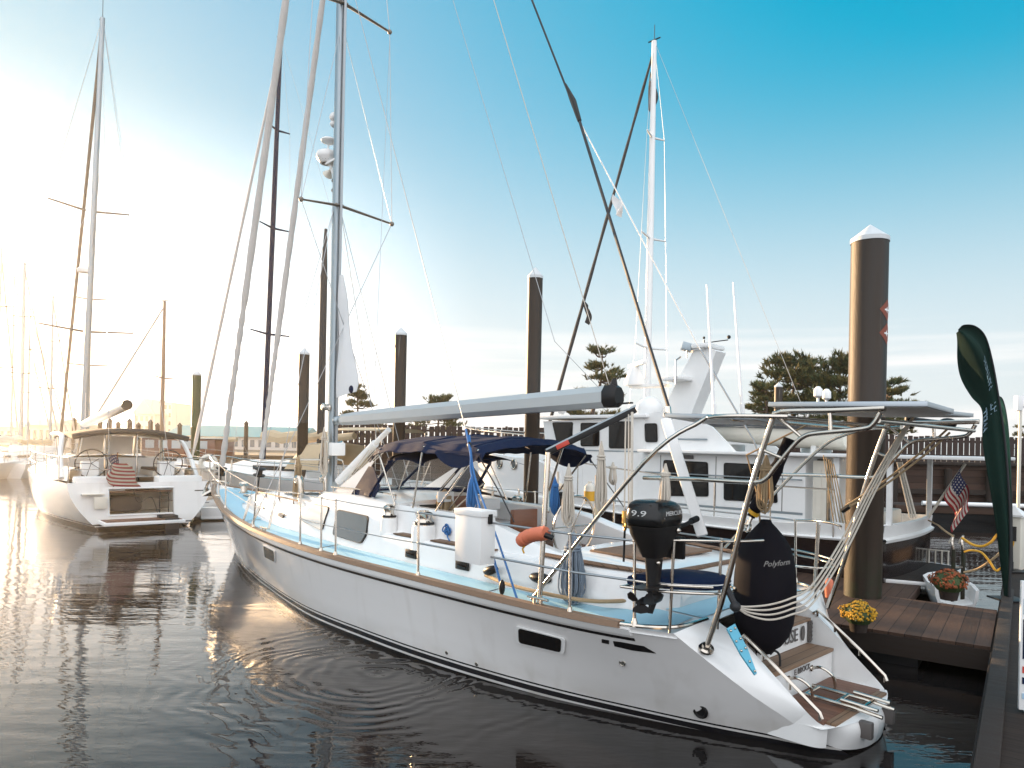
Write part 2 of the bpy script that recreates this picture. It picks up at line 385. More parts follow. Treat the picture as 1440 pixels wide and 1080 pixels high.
# thin streaks of high cloud low over the right-hand horizon
mp = N.new('ShaderNodeMapping'); mp.inputs['Scale'].default_value = (1.6, 1.6, 34.0); mp.inputs['Rotation'].default_value = (D(0.8), D(-0.6), 0); L.new(tc.outputs['Generated'], mp.inputs['Vector'])
nz = N.new('ShaderNodeTexNoise'); nz.inputs['Scale'].default_value = 1.0; nz.inputs['Detail'].default_value = 5; nz.inputs['Roughness'].default_value = 0.5; L.new(mp.outputs['Vector'], nz.inputs['Vector'])
rmp = N.new('ShaderNodeMapRange'); rmp.inputs['From Min'].default_value = 0.50; rmp.inputs['From Max'].default_value = 0.66; rmp.clamp = True; L.new(nz.outputs['Fac'], rmp.inputs['Value'])
hgt = N.new('ShaderNodeMapRange'); hgt.inputs['From Min'].default_value = 0.20; hgt.inputs['From Max'].default_value = 0.10; hgt.clamp = True; L.new(sp.outputs[2], hgt.inputs['Value'])
ml = N.new('ShaderNodeMath'); ml.operation = 'MULTIPLY'; L.new(rmp.outputs[0], ml.inputs[0]); L.new(hgt.outputs[0], ml.inputs[1])
m5 = N.new('ShaderNodeMath'); m5.operation = 'MULTIPLY'; m5.inputs[1].default_value = 0.75; L.new(ml.outputs[0], m5.inputs[0])
cm = N.new('ShaderNodeMix'); cm.data_type = 'RGBA'; cm.inputs['B'].default_value = (2.9, 2.8, 2.75, 1)
L.new(m5.outputs[0], cm.inputs['Factor']); L.new(hm.outputs['Result'], cm.inputs['A'])
# warm glare round the low sun
gd = N.new('ShaderNodeVectorMath'); gd.operation = 'DOT_PRODUCT'; gd.inputs[1].default_value = tuple(sd); L.new(tc.outputs['Generated'], gd.inputs[0])
g1 = N.new('ShaderNodeMapRange'); g1.interpolation_type = 'SMOOTHSTEP'; g1.inputs['From Min'].default_value = 0.76; g1.inputs['From Max'].default_value = 1.0; L.new(gd.outputs['Value'], g1.inputs['Value'])
g2 = N.new('ShaderNodeMapRange'); g2.interpolation_type = 'SMOOTHSTEP'; g2.inputs['From Min'].default_value = 0.42; g2.inputs['From Max'].default_value = 0.12; L.new(sp.outputs[2], g2.inputs['Value'])
g3 = N.new('ShaderNodeMath'); g3.operation = 'MULTIPLY'; L.new(g1.outputs[0], g3.inputs[0]); L.new(g2.outputs[0], g3.inputs[1])
gs = N.new('ShaderNodeVectorMath'); gs.operation = 'SCALE'; gs.inputs[0].default_value = SKY_GLARE; L.new(g3.outputs[0], gs.inputs['Scale'])
glare = vmath('ADD', cm.outputs['Result'], gs.outputs[0])
# fill added to the unseen sky overhead and behind, brightening shaded sides
dt = N.new('ShaderNodeVectorMath'); dt.operation = 'DOT_PRODUCT'; dt.inputs[1].default_value = (0.05, -0.80, 0.60); L.new(tc.outputs['Generated'], dt.inputs[0])
bm_ = N.new('ShaderNodeMapRange'); bm_.interpolation_type = 'SMOOTHSTEP'; bm_.inputs['From Min'].default_value = 0.0; bm_.inputs['From Max'].default_value = 0.75; L.new(dt.outputs['Value'], bm_.inputs['Value'])
bmx = N.new('ShaderNodeMix'); bmx.data_type = 'RGBA'; bmx.inputs['B'].default_value = (*SKY_FILL, 1); L.new(bm_.outputs[0], bmx.inputs['Factor']); L.new(glare, bmx.inputs['A'])
L.new(bmx.outputs['Result'], bg.inputs['Color']); bg.inputs['Strength'].default_value = 0.12

SC.view_settings.view_transform = 'Standard'; SC.view_settings.look = 'None'; SC.view_settings.exposure = 1.75; SC.view_settings.gamma = 1.0
SC.cycles.max_bounces = 6; SC.cycles.transparent_max_bounces = 12; SC.cycles.volume_bounces = 0
SC.cycles.sample_clamp_indirect = 6.0; SC.cycles.caustics_reflective = False; SC.cycles.caustics_refractive = False
SC.cycles.use_denoising = True

# water: one sheet with ripples in its bump
def water_material():
    m, nt, b = new_mat('harbour_water'); N, L = nt.nodes, nt.links
    b.inputs['Base Color'].default_value = (0.010, 0.009, 0.009, 1); b.inputs['Roughness'].default_value = 0.02; b.inputs['IOR'].default_value = 1.40
    tc = N.new('ShaderNodeTexCoord')
    def noise(scale, det, st=(1, 1, 1), rot=0):
        mp = N.new('ShaderNodeMapping'); mp.inputs['Scale'].default_value = st; mp.inputs['Rotation'].default_value = (0, 0, rot); L.new(tc.outputs['Object'], mp.inputs['Vector'])
        n = N.new('ShaderNodeTexNoise'); n.inputs['Scale'].default_value = scale; n.inputs['Detail'].default_value = det; n.inputs['Roughness'].default_value = 0.5
        L.new(mp.outputs['Vector'], n.inputs['Vector']); return n.outputs['Fac']
    def mul(a, k):
        x = N.new('ShaderNodeMath'); x.operation = 'MULTIPLY'
        L.new(a, x.inputs[0])
        if isinstance(k, float): x.inputs[1].default_value = k
        else: L.new(k, x.inputs[1])
        return x.outputs[0]
    def add(a, c):
        x = N.new('ShaderNodeMath'); x.operation = 'ADD'; L.new(a, x.inputs[0]); L.new(c, x.inputs[1]); return x.outputs[0]
    h = mul(noise(1.0, 2, (0.35, 1.1, 1), 0.1), 0.014)
    h = add(h, mul(noise(1.0, 3, (1.8, 4.6, 1), -0.12), 0.0046))
    h = add(h, mul(noise(1.0, 2, (6.0, 15.0, 1), 0.08), 0.0010))
    # rings spreading from the side of the near yacht
    c0 = atZ(530, 945, 0)
    mp = N.new('ShaderNodeMapping'); mp.inputs['Location'].default_value = (-c0.x, -c0.y, 0); L.new(tc.outputs['Object'], mp.inputs['Vector'])
    ln = N.new('ShaderNodeVectorMath'); ln.operation = 'LENGTH'; L.new(mp.outputs['Vector'], ln.inputs[0])
    wob = add(mul(ln.outputs['Value'], 1.0), mul(noise(0.9, 2), 0.85))
    si = N.new('ShaderNodeMath'); si.operation = 'SINE'; L.new(mul(wob, 2*PI/0.21), si.inputs[0])
    fo = N.new('ShaderNodeMapRange'); fo.inputs['From Min'].default_value = 2.9; fo.inputs['From Max'].default_value = 0.9; fo.clamp = True; L.new(ln.outputs['Value'], fo.inputs['Value'])
    pt = N.new('ShaderNodeMapRange'); pt.inputs['From Min'].default_value = 0.38; pt.inputs['From Max'].default_value = 0.62; pt.inputs['To Min'].default_value = 0.15; pt.clamp = True; L.new(noise(1.1, 2), pt.inputs['Value'])
    h = add(h, mul(mul(mul(si.outputs[0], fo.outputs[0]), pt.outputs[0]), 0.0046))
    bp = N.new('ShaderNodeBump'); bp.inputs['Strength'].default_value = 1.0; bp.inputs['Distance'].default_value = 1.0
    L.new(h, bp.inputs['Height']); L.new(bp.outputs['Normal'], b.inputs['Normal'])
    return m
M['water'] = water_material()
w = MB(); w.add([(-900, -60, 0), (900, -60, 0), (900, 1500, 0), (-900, 1500, 0)], [(0, 1, 2, 3)])
tag(w.build('water', 'water', smooth=0), kind='structure')
# ------------------------------------------------------------------ the near yacht (x forward, y to port, z up)
Y = Frame(3.37, 7.06, 133.6)
yacht = framed('sailing_yacht', 'large white sailing yacht with dark blue bimini and solar arch, moored nearest, filling the middle', 'sailboat', Y)
ZS_U = [0, 2, 4, 6, 8, 10, 12, 14, 16.3]; ZS_Z = [1.08, 1.085, 1.10, 1.125, 1.165, 1.23, 1.32, 1.44, 1.60]
WL_U = [-0.3, 0, 0.31, 0.92, 1.63, 2.39, 3.14, 4, 5, 6.5, 7.75, 10.2, 12.06, 13.6, 14.85]
WL_B = [0.40, 0.62, 0.73, 0.97, 1.20, 1.43, 1.60, 1.74, 1.84, 1.88, 1.80, 1.34, 0.90, 0.44, 0.02]
DK_U = [-0.3, 0.5, 0.95, 1.6, 2.5, 4.5, 6.5, 8, 9.4, 10.8, 12.3, 14.3, 15.5, 16.25]
DK_B = [1.10, 1.42, 1.62, 1.83, 1.94, 2.02, 2.09, 2.05, 1.93, 1.71, 1.37, 0.78, 0.36, 0.03]
def zs(u): return interp(ZS_U, ZS_Z, u)
def dkb(u): return max(0.0, interp(DK_U, DK_B, u))
def ustem(k): return 14.85+1.40*(k**1.15 if k > 0 else k)
def uaft(k): return interp([-0.4, 0.0, 0.046, 0.11, 0.28, 0.46, 0.74, 1.0], [-0.05, -0.22, -0.17, -0.02, 0.2, 0.44, 0.72, 0.95], k)
def hb(u, k):
    us = ustem(max(k, 0)); kk = max(0.0, k)
    a = max(0.015, interp(WL_U, WL_B, u*14.85/us)); b = max(0.015, interp(DK_U, DK_B, u*16.25/us))
    v = a+(b-a)*kk**1.12
    if k < 0: v = a*(1+0.6*k)
    return v
def hullpt(u, k, side, off=0.0):
    return Vector((u, side*(hb(u, k)+off), k*zs(u)))
ks = [-0.3, -0.1, 0.0, 0.05, 0.11, 0.19, 0.28, 0.37, 0.46, 0.6, 0.74, 0.87, 1.0]
NS = 64
def srow(k, side, n=NS):
    a, b = uaft(k), ustem(k)
    out = []
    for i in range(n+1):
        t = i/n; t = t+0.08*math.sin(2*PI*t)*-0.5
        out.append(hullpt(a+(b-a)*t, k, side))
    return out
M['yhull'] = striped_hull('yacht_topsides', (0.78, 0.77, 0.76), [(-5, 0.055, (0.008, 0.008, 0.01)), (0.085, 0.15, (0.010, 0.010, 0.013)), (0.175, 0.195, (0.012, 0.012, 0.015))], drop=0.017)
h = MB()
for sdn in (1, -1): h.rings([srow(k, sdn) for k in ks], closed=False)
hull = h.build('hull', 'yhull', yacht, smooth=60)
def along(u0, u1, n, f): return [f(u0+(u1-u0)*i/n) for i in range(n+1)]
# black line and pale rubbing strake under the rail
s1, s2 = MB(), MB()
for sd_ in (1, -1):
    def strake(u, z0, z1, o0, o1):
        r = []
        for z, o in ((z0, o0), (z0, o1), (z1, o1), (z1, o0)):
            k = 1-z/zs(u); p = hullpt(u, k, sd_, o); r.append(p)
        return r
    s1.rings(along(1.35, 16.0, 70, lambda u: strake(u, 0.118, 0.150, -0.01, 0.006)))
    s2.rings(along(1.35, 16.05, 70, lambda u: strake(u, 0.02, 0.085, -0.01, 0.034)))
s1.build('cove_stripe', 'black', hull); s2.build('rubbing_strake', 'gelcoat', hull)
t = MB()
p0, p1 = Y.V(862, 905, 1.72), Y.V(922, 919, 1.6)
a = MB()
def on_hull(px, py, off=0.0):
    """point of the port topsides seen at a pixel"""
    y = 1.8
    for _ in range(40):
        p = Y.V(px, py, y); k = p.z/zs(p.x); y = 0.6*y+0.4*(hb(p.x, k)+off)
    return Y.V(px, py, y)
# arrow-like end of the black line near the quarter
q = [on_hull(x, y, 0.006) for x, y in ((862, 902), (872, 903), (905, 909), (922, 919), (890, 915), (864, 909))]
a.prism(q, (0, -0.012, 0.004)); a.prism([on_hull(x, y, 0.006) for x, y in ((846, 899), (856, 901), (856, 906), (846, 904))], (0, -0.012, 0.004)); a.build('stripe_arrow', 'black', hull)
def portlight(quad, name='portlight'):
    P = [on_hull(x, y, 0.008) for x, y in quad]; c = sum(P, Vector())/4
    n = (P[1]-P[0]).cross(P[3]-P[0]).normalized(); n = n if n.y > 0 else -n
    def rnd(s):
        out = []
        for i in range(4):
            p = c+(P[i]-c)*s; a_ = c+(P[i-1]-c)*s; b_ = c+(P[(i+1) % 4]-c)*s
            e1 = (a_-p).normalized(); e2 = (b_-p).normalized(); r = 0.045*s
            for k in range(5):
                w = k/4; out.append(p+e1*r*(1-w)**2+e2*r*w**2)
        return out
    f = MB(); f.prism(rnd(1.14), n*0.012); fo = f.build(name, 'gelcoat', hull)
    g = MB(); g.prism([p+n*0.004 for p in rnd(0.98)], n*0.012); g.build('pane', 'darkglass', fo)
portlight(((729, 882), (791, 898), (790, 917), (730, 903)))
portlight(((371, 767), (386, 775), (387, 790), (373, 783)))
for (px, py, r, nm, mt) in ((985, 1000, 0.062, 'exhaust_outlet', 'black'), (875, 932, 0.03, 'drain_fitting', 'steel'), (670, 934, 0.02, 'drain_fitting', 'steel'), (628, 918, 0.02, 'drain_fitting', 'steel')):
    c = on_hull(px, py); e = MB(); R = look((-0.1, 1, -0.2))
    e.torus(c, r, r*0.28, R, 20); e.lathe([(r*0.2, -0.01), (r*0.95, 0.006), (0.001, 0.003)], c, 18, R); e.build(nm, 'steel' if nm != 'exhaust_outlet' else 'black', hull)

# deck with camber, pale working surface laid on it
def deckz(u, y):
    b = max(0.05, dkb(u)); return zs(u)-0.05+0.10*(1-min(1, (y/b))**2)
d = MB(); d.grid(lambda a, b: (lambda u: Vector((u, (2*b-1)*(dkb(u)-0.01), deckz(u, (2*b-1)*dkb(u)))))(0.93+a*15.2), 90, 32)
deck = d.build('deck', 'deckwhite', yacht)
ns = MB()
def strip(mb, u0, u1, fa, fb, n=40, dz=0.011):
    mb.grid(lambda a, b: (lambda u: (lambda y: Vector((u, y, deckz(u, y)+dz)))(fa(u)+(fb(u)-fa(u))*b))(u0+a*(u1-u0)), n, 10)
for sd_ in (1, -1):
    strip(ns, 3.45, 7.3, lambda u: sd_*1.44, lambda u: sd_*(dkb(u)-0.19))
    strip(ns, 7.36, 10.6, lambda u: sd_*interp([7.3, 9, 10.6, 11], [1.42, 1.38, 1.28, 1.22], u), lambda u: sd_*(dkb(u)-0.19))
    strip(ns, 10.66, 15.2, lambda u: sd_*interp([10.6, 12.8, 13, 15.2], [1.24, 0.72, 0.03, 0.03], u), lambda u: sd_*max(0.05, dkb(u)-0.17))
    strip(ns, 1.12, 3.39, lambda u: sd_*(1.0 if u < 1.6 else 1.44 if u > 2.6 else 1.22), lambda u: sd_*(dkb(u)-0.19))
strip(ns, 1.05, 1.5, lambda u: -0.95, lambda u: 0.95, 4)
ns.build('nonskid_panel', 'nonskid', deck)
# teak rail cap
for sd_ in (1, -1):
    r = MB()
    def cap(u):
        b = dkb(u); z = zs(u)
        return [Vector((u, sd_*(b-0.085), z-0.05)), Vector((u, sd_*(b-0.085), z+0.045)), Vector((u, sd_*(b+0.02), z+0.045)), Vector((u, sd_*(b+0.03), z-0.015))]
    r.rings(along(1.45, 16.2, 80, cap)); r.build('toe_rail', 'teakrail', yacht)
# steel rubbing band on the quarter and stern gunwale
g = MB()
for sd_ in (1, -1):
    g.tube(spline([(1.5, sd_*(dkb(1.5)-0.02), 1.1), (1.2, sd_*1.68, 1.105), (1.0, sd_*1.45, 1.11), (0.97, sd_*1.0, 1.12)], 6), 0.022, 8)
g.build('stern_band', 'steel', yacht)

# scooped stern: two wings, three steps
def inner(t, sd_):
    return Vector((interp([0, 0.12, 0.75, 1], [-0.24, -0.14, 0.62, 0.97], t), sd_*interp([0, 0.12, 0.75, 1], [0.62, 0.80, 0.84, 0.86], t), interp([0, 0.12, 0.75, 1], [0.24, 0.34, 0.92, 1.10], t)))
def wing_in(w):
    X_ = [0, 0.14, 0.27, 0.36, 0.5, 0.8, 1.0]
    return Vector((interp(X_, [-0.27, -0.225, -0.12, -0.03, 0.20, 0.66, 0.97], w), interp(X_, [0, 0.42, 0.72, 0.80, 0.82, 0.845, 0.86], w), interp(X_, [0.285, 0.29, 0.305, 0.36, 0.55, 0.93, 1.10], w)))
def wing_out(w):
    if w < 0.14:
        e0 = hullpt(uaft(0.05), 0.05, 1); t = w/0.14; return Vector((-0.275+(e0.x+0.275)*t**2.2, e0.y*t, e0.z*t*t+0.015*(1-t)))
    k = 0.05+0.15*((w-0.14)/0.22) if w < 0.36 else 0.20+0.80*((w-0.36)/0.64)**1.05
    return hullpt(uaft(k), k, 1)
tr = MB()
for sd_ in (1, -1):
    def wp(a, b):
        p, q = wing_in(a), wing_out(a); r = p.lerp(q, b)+Vector((-0.035, 0.0, 0.03))*math.sin(PI*b)
        return Vector((r.x, sd_*r.y, r.z))
    tr.grid(wp, 44, 10)
    # inside wall of the wing
    tr.grid(lambda a, b: (lambda p: Vector((p.x+b*0.02, sd_*(p.y-0.015*b), p.z*(1-b)+0.1*b)))(wing_in(0.27+0.73*a)), 20, 3)
tr.grid(lambda a, b: Vector((0.97+0.02*b, (2*a-1)*0.86, 1.09-0.02*b)), 4, 1)
trans = tr.build('transom', 'gelcoat', yacht, smooth=80)
def step(u0, u1, z, yb, name='boarding_step', bottom=0.05):
    b = MB(); b.box(((u0+u1)/2+0.01, 0, (z-0.03+bottom)/2), (u1-u0-0.02, 2*yb, z-0.03-bottom)); so_ = b.build(name, 'white', trans)
    k = MB(); k.box(((u0+u1)/2, 0, z-0.012), (u1-u0+0.025, 2*yb-0.06, 0.034), bev=0.006); k.build('tread', 'teakstep', so_)
    return so_
M['teakstep'] = plank_mat('teak_step_planks', (0.215, 0.135, 0.085), 0, 0.12, 0.06, 0.55, 0.22, grain=(14, 3, 14))
M['teakplat'] = plank_mat('teak_platform_planks', (0.15, 0.072, 0.045), 1, 0.085, 0.05, 0.5, 0.3, grain=(3, 14, 14))
st2 = step(0.45, 0.73, 0.62, 0.80); st3 = step(0.72, 1.02, 0.905, 0.82)
b = MB(); b.grid(lambda a, c: (lambda y: Vector((-0.27+0.16*(abs(y)/0.8)**2.2+(0.47+0.27-0.16*(abs(y)/0.8)**2.2)*c, y, 0.292)))((2*a-1)*0.81), 16, 3)
plat = b.build('bathing_platform', 'white', trans)
k = MB(); k.box((0.19, 0, 0.305), (0.52, 1.42, 0.026), bev=0.006); k.build('tread', 'teakplat', plat)
k = MB(); k.box((-0.115, 0, 0.303), (0.09, 1.30, 0.03), bev=0.006); k.build('tread', 'teakstep', plat)
# name on the risers
M['lettergrey'] = mat('grey_lettering', (0.10, 0.09, 0.085), 0.5)
tx = MB(); tx.text('FREE', 0.20, (0.722, -0.02+0.30, 0.76), (0, -1, 0), (0, 0, 1)); tx.build('lettering', 'lettergrey', st3); tx = MB(); tx.text('USE', 0.20, (0.722, -0.33, 0.76), (0, -1, 0), (0, 0, 1))
tx.build('lettering', 'lettergrey', st3)
ov = MB(); ov.lathe([(0.001, 0), (0.085, 0), (0.085, 0.008), (0.001, 0.008)], (0.724, -0.62, 0.76), 20, look((-1, 0, 0)), sx=0.5); ov.build('oval_badge', 'lettergrey', st3)
ov = MB(); ov.box((0.722, -0.80, 0.75), (0.02, 0.075, 0.24))
for k in range(5): ov.box((0.712, -0.80, 0.66+0.045*k), (0.02, 0.06, 0.016))
ov.build('vent_grille', 'lettergrey', st3)
tx = MB(); tx.text('E. BROCK', 0.085, (0.446, 0.0, 0.54), (0, -1, 0), (0, 0, 1)); tx.build('lettering', 'lettergrey', st2)
for y in (0.22, -0.32):
    hd_ = MB()
    hd_.tube(spline([(0.46, y+0.06, 0.50), (0.36, y+0.06, 0.53), (0.26, y+0.03, 0.47), (0.24, y, 0.38), (0.25, y, 0.31)], 6), 0.016, 8)
    hd_.lathe([(0.035, 0), (0.03, 0.012)], (0.46, y+0.06, 0.50), 12, look((-1, 0, 0)))
    hd_.build('boarding_handle', 'steel', trans)
ld = MB()
for y in (0.18, -0.14):
    ld.tube([(0.40, y, 0.36), (-0.12, y, 0.355), (-0.40, y, 0.33)], 0.019, 8)
    ld.tube([(-0.02, y+0.0, 0.40), (-0.36, y, 0.385)], 0.019, 8)
for u in (0.33, 0.03, -0.2): ld.tube([(u, 0.18, 0.36), (u, -0.14, 0.36)], 0.016, 8)
ld.build('swim_ladder', 'steel', trans)
for y in (0.30, -0.26): ld = MB(); ld.box((-0.30, y, 0.22), (0.12, 0.08, 0.16), bev=0.02); ld.build('ladder_bracket', 'lettergrey', trans)
for sd_ in (1, -1):
    rl = MB()
    P = [inner(t, sd_)+Vector((0, 0, 0.055)) for t in (0.17, 0.4, 0.62, 0.78)]
    rl.tube([P[0]-Vector((0.02, 0, 0.05))]+P+[P[-1]+Vector((0.05, 0, -0.05))], 0.017, 8)
    for p in P: rl.tube([p, p-Vector((0, 0, 0.07))], 0.012, 6)
    rl.build('wing_handrail', 'steel', trans)
sp_ = MB()
A, B = Y.V(1026, 884, 1.28), Y.V(1061, 951, 1.20)
n_ = Vector((-0.5, 0.35, 0.75)).normalized(); X_ = (B-A).normalized(); S_ = n_.cross(X_).normalized()
A += n_*0.02; B += n_*0.02
out = [A-S_*0.055, A+S_*0.055, A.lerp(B, 0.55)+S_*0.05, B+S_*0.015, B-S_*0.015, A.lerp(B, 0.55)-S_*0.05]
sp_.prism(out, n_*0.02); pad = sp_.build('chain_plate', 'tealplate', yacht)
for t in (0.08, 0.3, 0.5, 0.75, 0.95):
    for q in ((-1, 1) if t < 0.6 else (0,)): bo = MB(); bo.ball(A.lerp(B, t)+n_*0.024+S_*0.03*q, 0.013, 8, 6); bo.build('bolt', 'steel', pad)
fl = MB(); c = Y.V(993, 912, 1.36); fl.lathe([(0.001, -0.01), (0.075, -0.01), (0.072, 0.012), (0.045, 0.02), (0.04, 0.05), (0.001, 0.05)], c, 20, look((-0.35, 0.3, 0.8))); fl.build('arch_foot', 'steel', yacht)

# ---------------- superstructure
def prof(u, yb, ys_, ztop, crown, base=None):
    """half-round section from port to starboard"""
    zb = deckz(u, yb)-0.03 if base is None else base
    P = [(yb, zb), (yb-0.35*(yb-ys_), zb+0.5*(ztop-zb)), (yb-0.75*(yb-ys_), zb+0.86*(ztop-zb)), (ys_-0.01, ztop-0.02), (ys_-0.10, ztop+crown*0.25), (ys_*0.5, ztop+crown*0.78), (0, ztop+crown)]
    R = [Vector((u, y, z)) for y, z in P]+[Vector((u, -y, z)) for y, z in P[-2::-1]]
    return R
cb = MB()
cb.rings([prof(*a) for a in ((12.95, 0.62, 0.55, 1.42, 0.03), (12.7, 0.70, 0.58, 1.60, 0.05), (12.0, 0.88, 0.76, 1.615, 0.06), (11.0, 1.12, 0.98, 1.60, 0.07), (10.0, 1.28, 1.13, 1.59, 0.08), (9.25, 1.36, 1.21, 1.585, 0.10),
      (9.05, 1.37, 1.21, 1.62, 0.10), (8.45, 1.39, 1.18, 1.90, 0.07), (7.4, 1.40, 1.17, 1.91, 0.07), (6.6, 1.41, 1.18, 1.90, 0.07), (6.22, 1.41, 1.19, 1.87, 0.06))], closed=False, cap=False)
cb.grid(lambda a, b: (lambda R: R[min(12, int(round(a*12)))]*(1-b)+Vector((6.22, R[min(12, int(round(a*12)))].y*0.99, 1.0))*b)(prof(6.22, 1.41, 1.19, 1.87, 0.06)), 12, 2)
cab = cb.build('coachroof', 'gelcoat', yacht, smooth=35)
def side_y(u, z):
    yb = interp([5, 8.45, 9.25, 10, 11, 12, 12.7], [1.41, 1.39, 1.36, 1.28, 1.12, 0.88, 0.70], u); ys_ = interp([5, 8.45, 9.25, 10, 11, 12, 12.7], [1.18, 1.18, 1.21, 1.13, 0.98, 0.76, 0.58], u)
    zt = interp([5, 8.45, 9.05, 9.25, 12.7], [1.9, 1.9, 1.62, 1.59, 1.6], u); zb = deckz(u, yb)
    return yb-(yb-ys_)*max(0, min(1, (z-zb)/(zt-zb)))**1.5
def cabwin(pts, m, name, off=0.016):
    for sd_ in (1, -1):
        P = []
        for x, y in pts:
            yy = 1.3
            for _ in range(30):
                p = Y.V(x, y, yy); yy = 0.5*yy+0.5*(side_y(p.x, p.z)+off)
            p = Y.V(x, y, yy); P.append(Vector((p.x, sd_*p.y, p.z)))
        c = sum(P, Vector())/len(P)
        def rr(s, dy):
            out = []
            n = len(P)
            for i in range(n):
                p = c+(P[i]-c)*s; a_ = c+(P[i-1]-c)*s; b_ = c+(P[(i+1) % n]-c)*s
                e1 = (a_-p).normalized(); e2 = (b_-p).normalized()
                for k in range(4): w = k/3; out.append(p+e1*0.06*(1-w)**2+e2*0.06*w**2+Vector((0, sd_*dy, 0)))
            return out
        f = MB(); f.prism(rr(1.0, 0), (0, -sd_*0.05, 0)); fo = f.build(name, 'black', cab)
        f = MB(); f.prism(rr(0.955, 0.005), (0, -sd_*0.02, 0)); f.build('pane', m, fo)
cabwin([(474, 716), (518, 726), (515, 752), (507, 765), (467, 752)], 'winglass', 'cabin_window')
cabwin([(441, 708), (463, 713), (452, 746), (427, 734), (420, 728)], 'curtain', 'cabin_window')
# wiper-like stay and small opening ports on the trunk
for pts in ([(366, 708), (371, 711), (370, 716), (364, 713)], [(393, 719), (400, 723), (397, 729), (390, 725)]): cabwin(pts, 'darkglass', 'opening_port')
for sd_ in (1, -1):
    hr = MB(); hr.tube(spline([(12.6, sd_*0.5, 1.66), (11.2, sd_*0.82, 1.70), (9.6, sd_*1.02, 1.69)], 6), 0.016, 6)
    for u, y in ((12.4, 0.55), (11.5, 0.76), (10.6, 0.90), (9.8, 1.0)): hr.tube([(u, sd_*y, 1.58), (u, sd_*y, 1.69)], 0.012, 6)
    hr.build('handrail', 'teakrail', yacht)
for sd_ in (1, -1):
    hr = MB(); hr.tube(spline([(8.4, sd_*1.0, 2.02), (7.0, sd_*1.03, 2.03), (6.35, sd_*1.05, 2.0)], 6), 0.014, 6)
    for u in (8.3, 7.6, 7.0, 6.4): hr.tube([(u, sd_*1.02, 1.92), (u, sd_*1.02, 2.02)], 0.011, 6)
    hr.build('handrail', 'steel', yacht)
# cockpit: coamings with ledges, sole, seats, aft trunk
for sd_ in (1, -1):
    ck = MB()
    def cs(u):
        k = 1.0
        zt = interp([2.2, 3.0, 3.6, 4.4, 6.3], [1.49, 1.54, 1.66, 1.82, 1.87], u); yo = interp([2.2, 3.0, 6.3], [1.02, 1.08, 1.12], u)
        zb = deckz(u, 1.42)-0.02
        return [Vector((u, sd_*y, z)) for y, z in ((1.42, zb), (1.38, zb+0.2), (1.36, 1.42), (1.33, 1.45), (yo+0.04, 1.455), (yo+0.01, 1.5), (yo-0.02, zt-0.03), (yo-0.05, zt), (yo-0.18, zt), (yo-0.22, zt-0.03), (yo-0.24, 1.2))]
    ck.rings(along(2.3, 6.24, 24, cs), closed=False)
    ck.build('cockpit_coaming', 'gelcoat', yacht, smooth=40)
for sd_ in (1, -1):
    for u0, u1 in ((5.35, 6.0), (3.9, 5.1)): tk = MB(); tk.box(((u0+u1)/2, sd_*1.235, 1.467), (u1-u0, 0.18, 0.02), bev=0.005); tk.build('coaming_ledge', 'teak', yacht)
so2 = MB(); so2.box((4.6, 0, 1.0), (3.3, 1.8, 0.06)); so2.box((6.15, 0, 1.45), (0.06, 1.8, 0.85)); so2.box((3.0, 0, 1.3), (0.06, 1.8, 0.5)); so2.build('cockpit_well', 'deckwhite', yacht)
for sd_ in (1, -1): se = MB(); se.box((4.5, sd_*0.66, 1.30), (2.9, 0.42, 0.10), bev=0.03); se.build('cockpit_seat', 'brownpaint', yacht)
cm_ = MB(); cm_.box((6.10, 0.1, 1.55), (0.05, 0.62, 0.85)); cm_.build('companionway', 'wood', yacht)
tb = MB(); tb.box((5.2, -0.1, 1.62), (0.9, 0.5, 0.05), bev=0.02); tb.box((5.2, -0.1, 1.35), (0.12, 0.12, 0.55), bev=0.02); tb.box((4.7, -0.1, 1.62), (0.08, 0.5, 0.5), bev=0.02); tb.build('cockpit_table', 'wood', yacht)
pd = MB(); pd.lathe([(0.16, 1.03), (0.12, 1.3), (0.11, 1.75), (0.15, 1.85), (0.12, 1.95), (0.001, 1.96)], (3.85, 0, 0), 16); ped = pd.build('steering_pedestal', 'white', yacht)
wh = MB(); wh.torus((3.62, 0, 1.72), 0.42, 0.016, look((1, 0, 0.1)), 28)
for i in range(6): wh.tube([(3.64, 0, 1.72), (3.62, 0.42*math.cos(i*PI/3), 1.72+0.42*math.sin(i*PI/3))], 0.009, 6)
wh.build('steering_wheel', 'steel', ped)
ins = MB(); ins.box((5.95, -0.55, 1.83), (0.10, 0.36, 0.18), bev=0.02); ins.build('instrument_pod', 'white', yacht); ins = MB(); ins.box((5.88, 0.45, 1.99), (0.05, 0.3, 0.16), bev=0.015); ins.build('instrument_pod', 'white', yacht)
def at_trunk(u, y, zt):
    zb = deckz(u, y)-0.03
    P = [(y, zb), (y-0.03, zb+0.2), (y-0.07, zt-0.05), (y-0.13, zt), (y*0.5, zt+0.04), (0, zt+0.06)]
    return [Vector((u, a_, z)) for a_, z in P]+[Vector((u, -a_, z)) for a_, z in P[-2::-1]]
tr2 = MB(); tr2.rings([at_trunk(*a) for a in ((3.05, 1.41, 1.50), (2.5, 1.41, 1.49), (2.0, 1.34, 1.47), (1.65, 1.14, 1.45), (1.5, 0.92, 1.40), (1.42, 0.8, 1.20))], closed=False); 
R_ = at_trunk(1.42, 0.8, 1.20); tr2.add(R_, [tuple(range(len(R_)))])
trunk = tr2.build('aft_cabin_top', 'gelcoat', yacht, smooth=45)
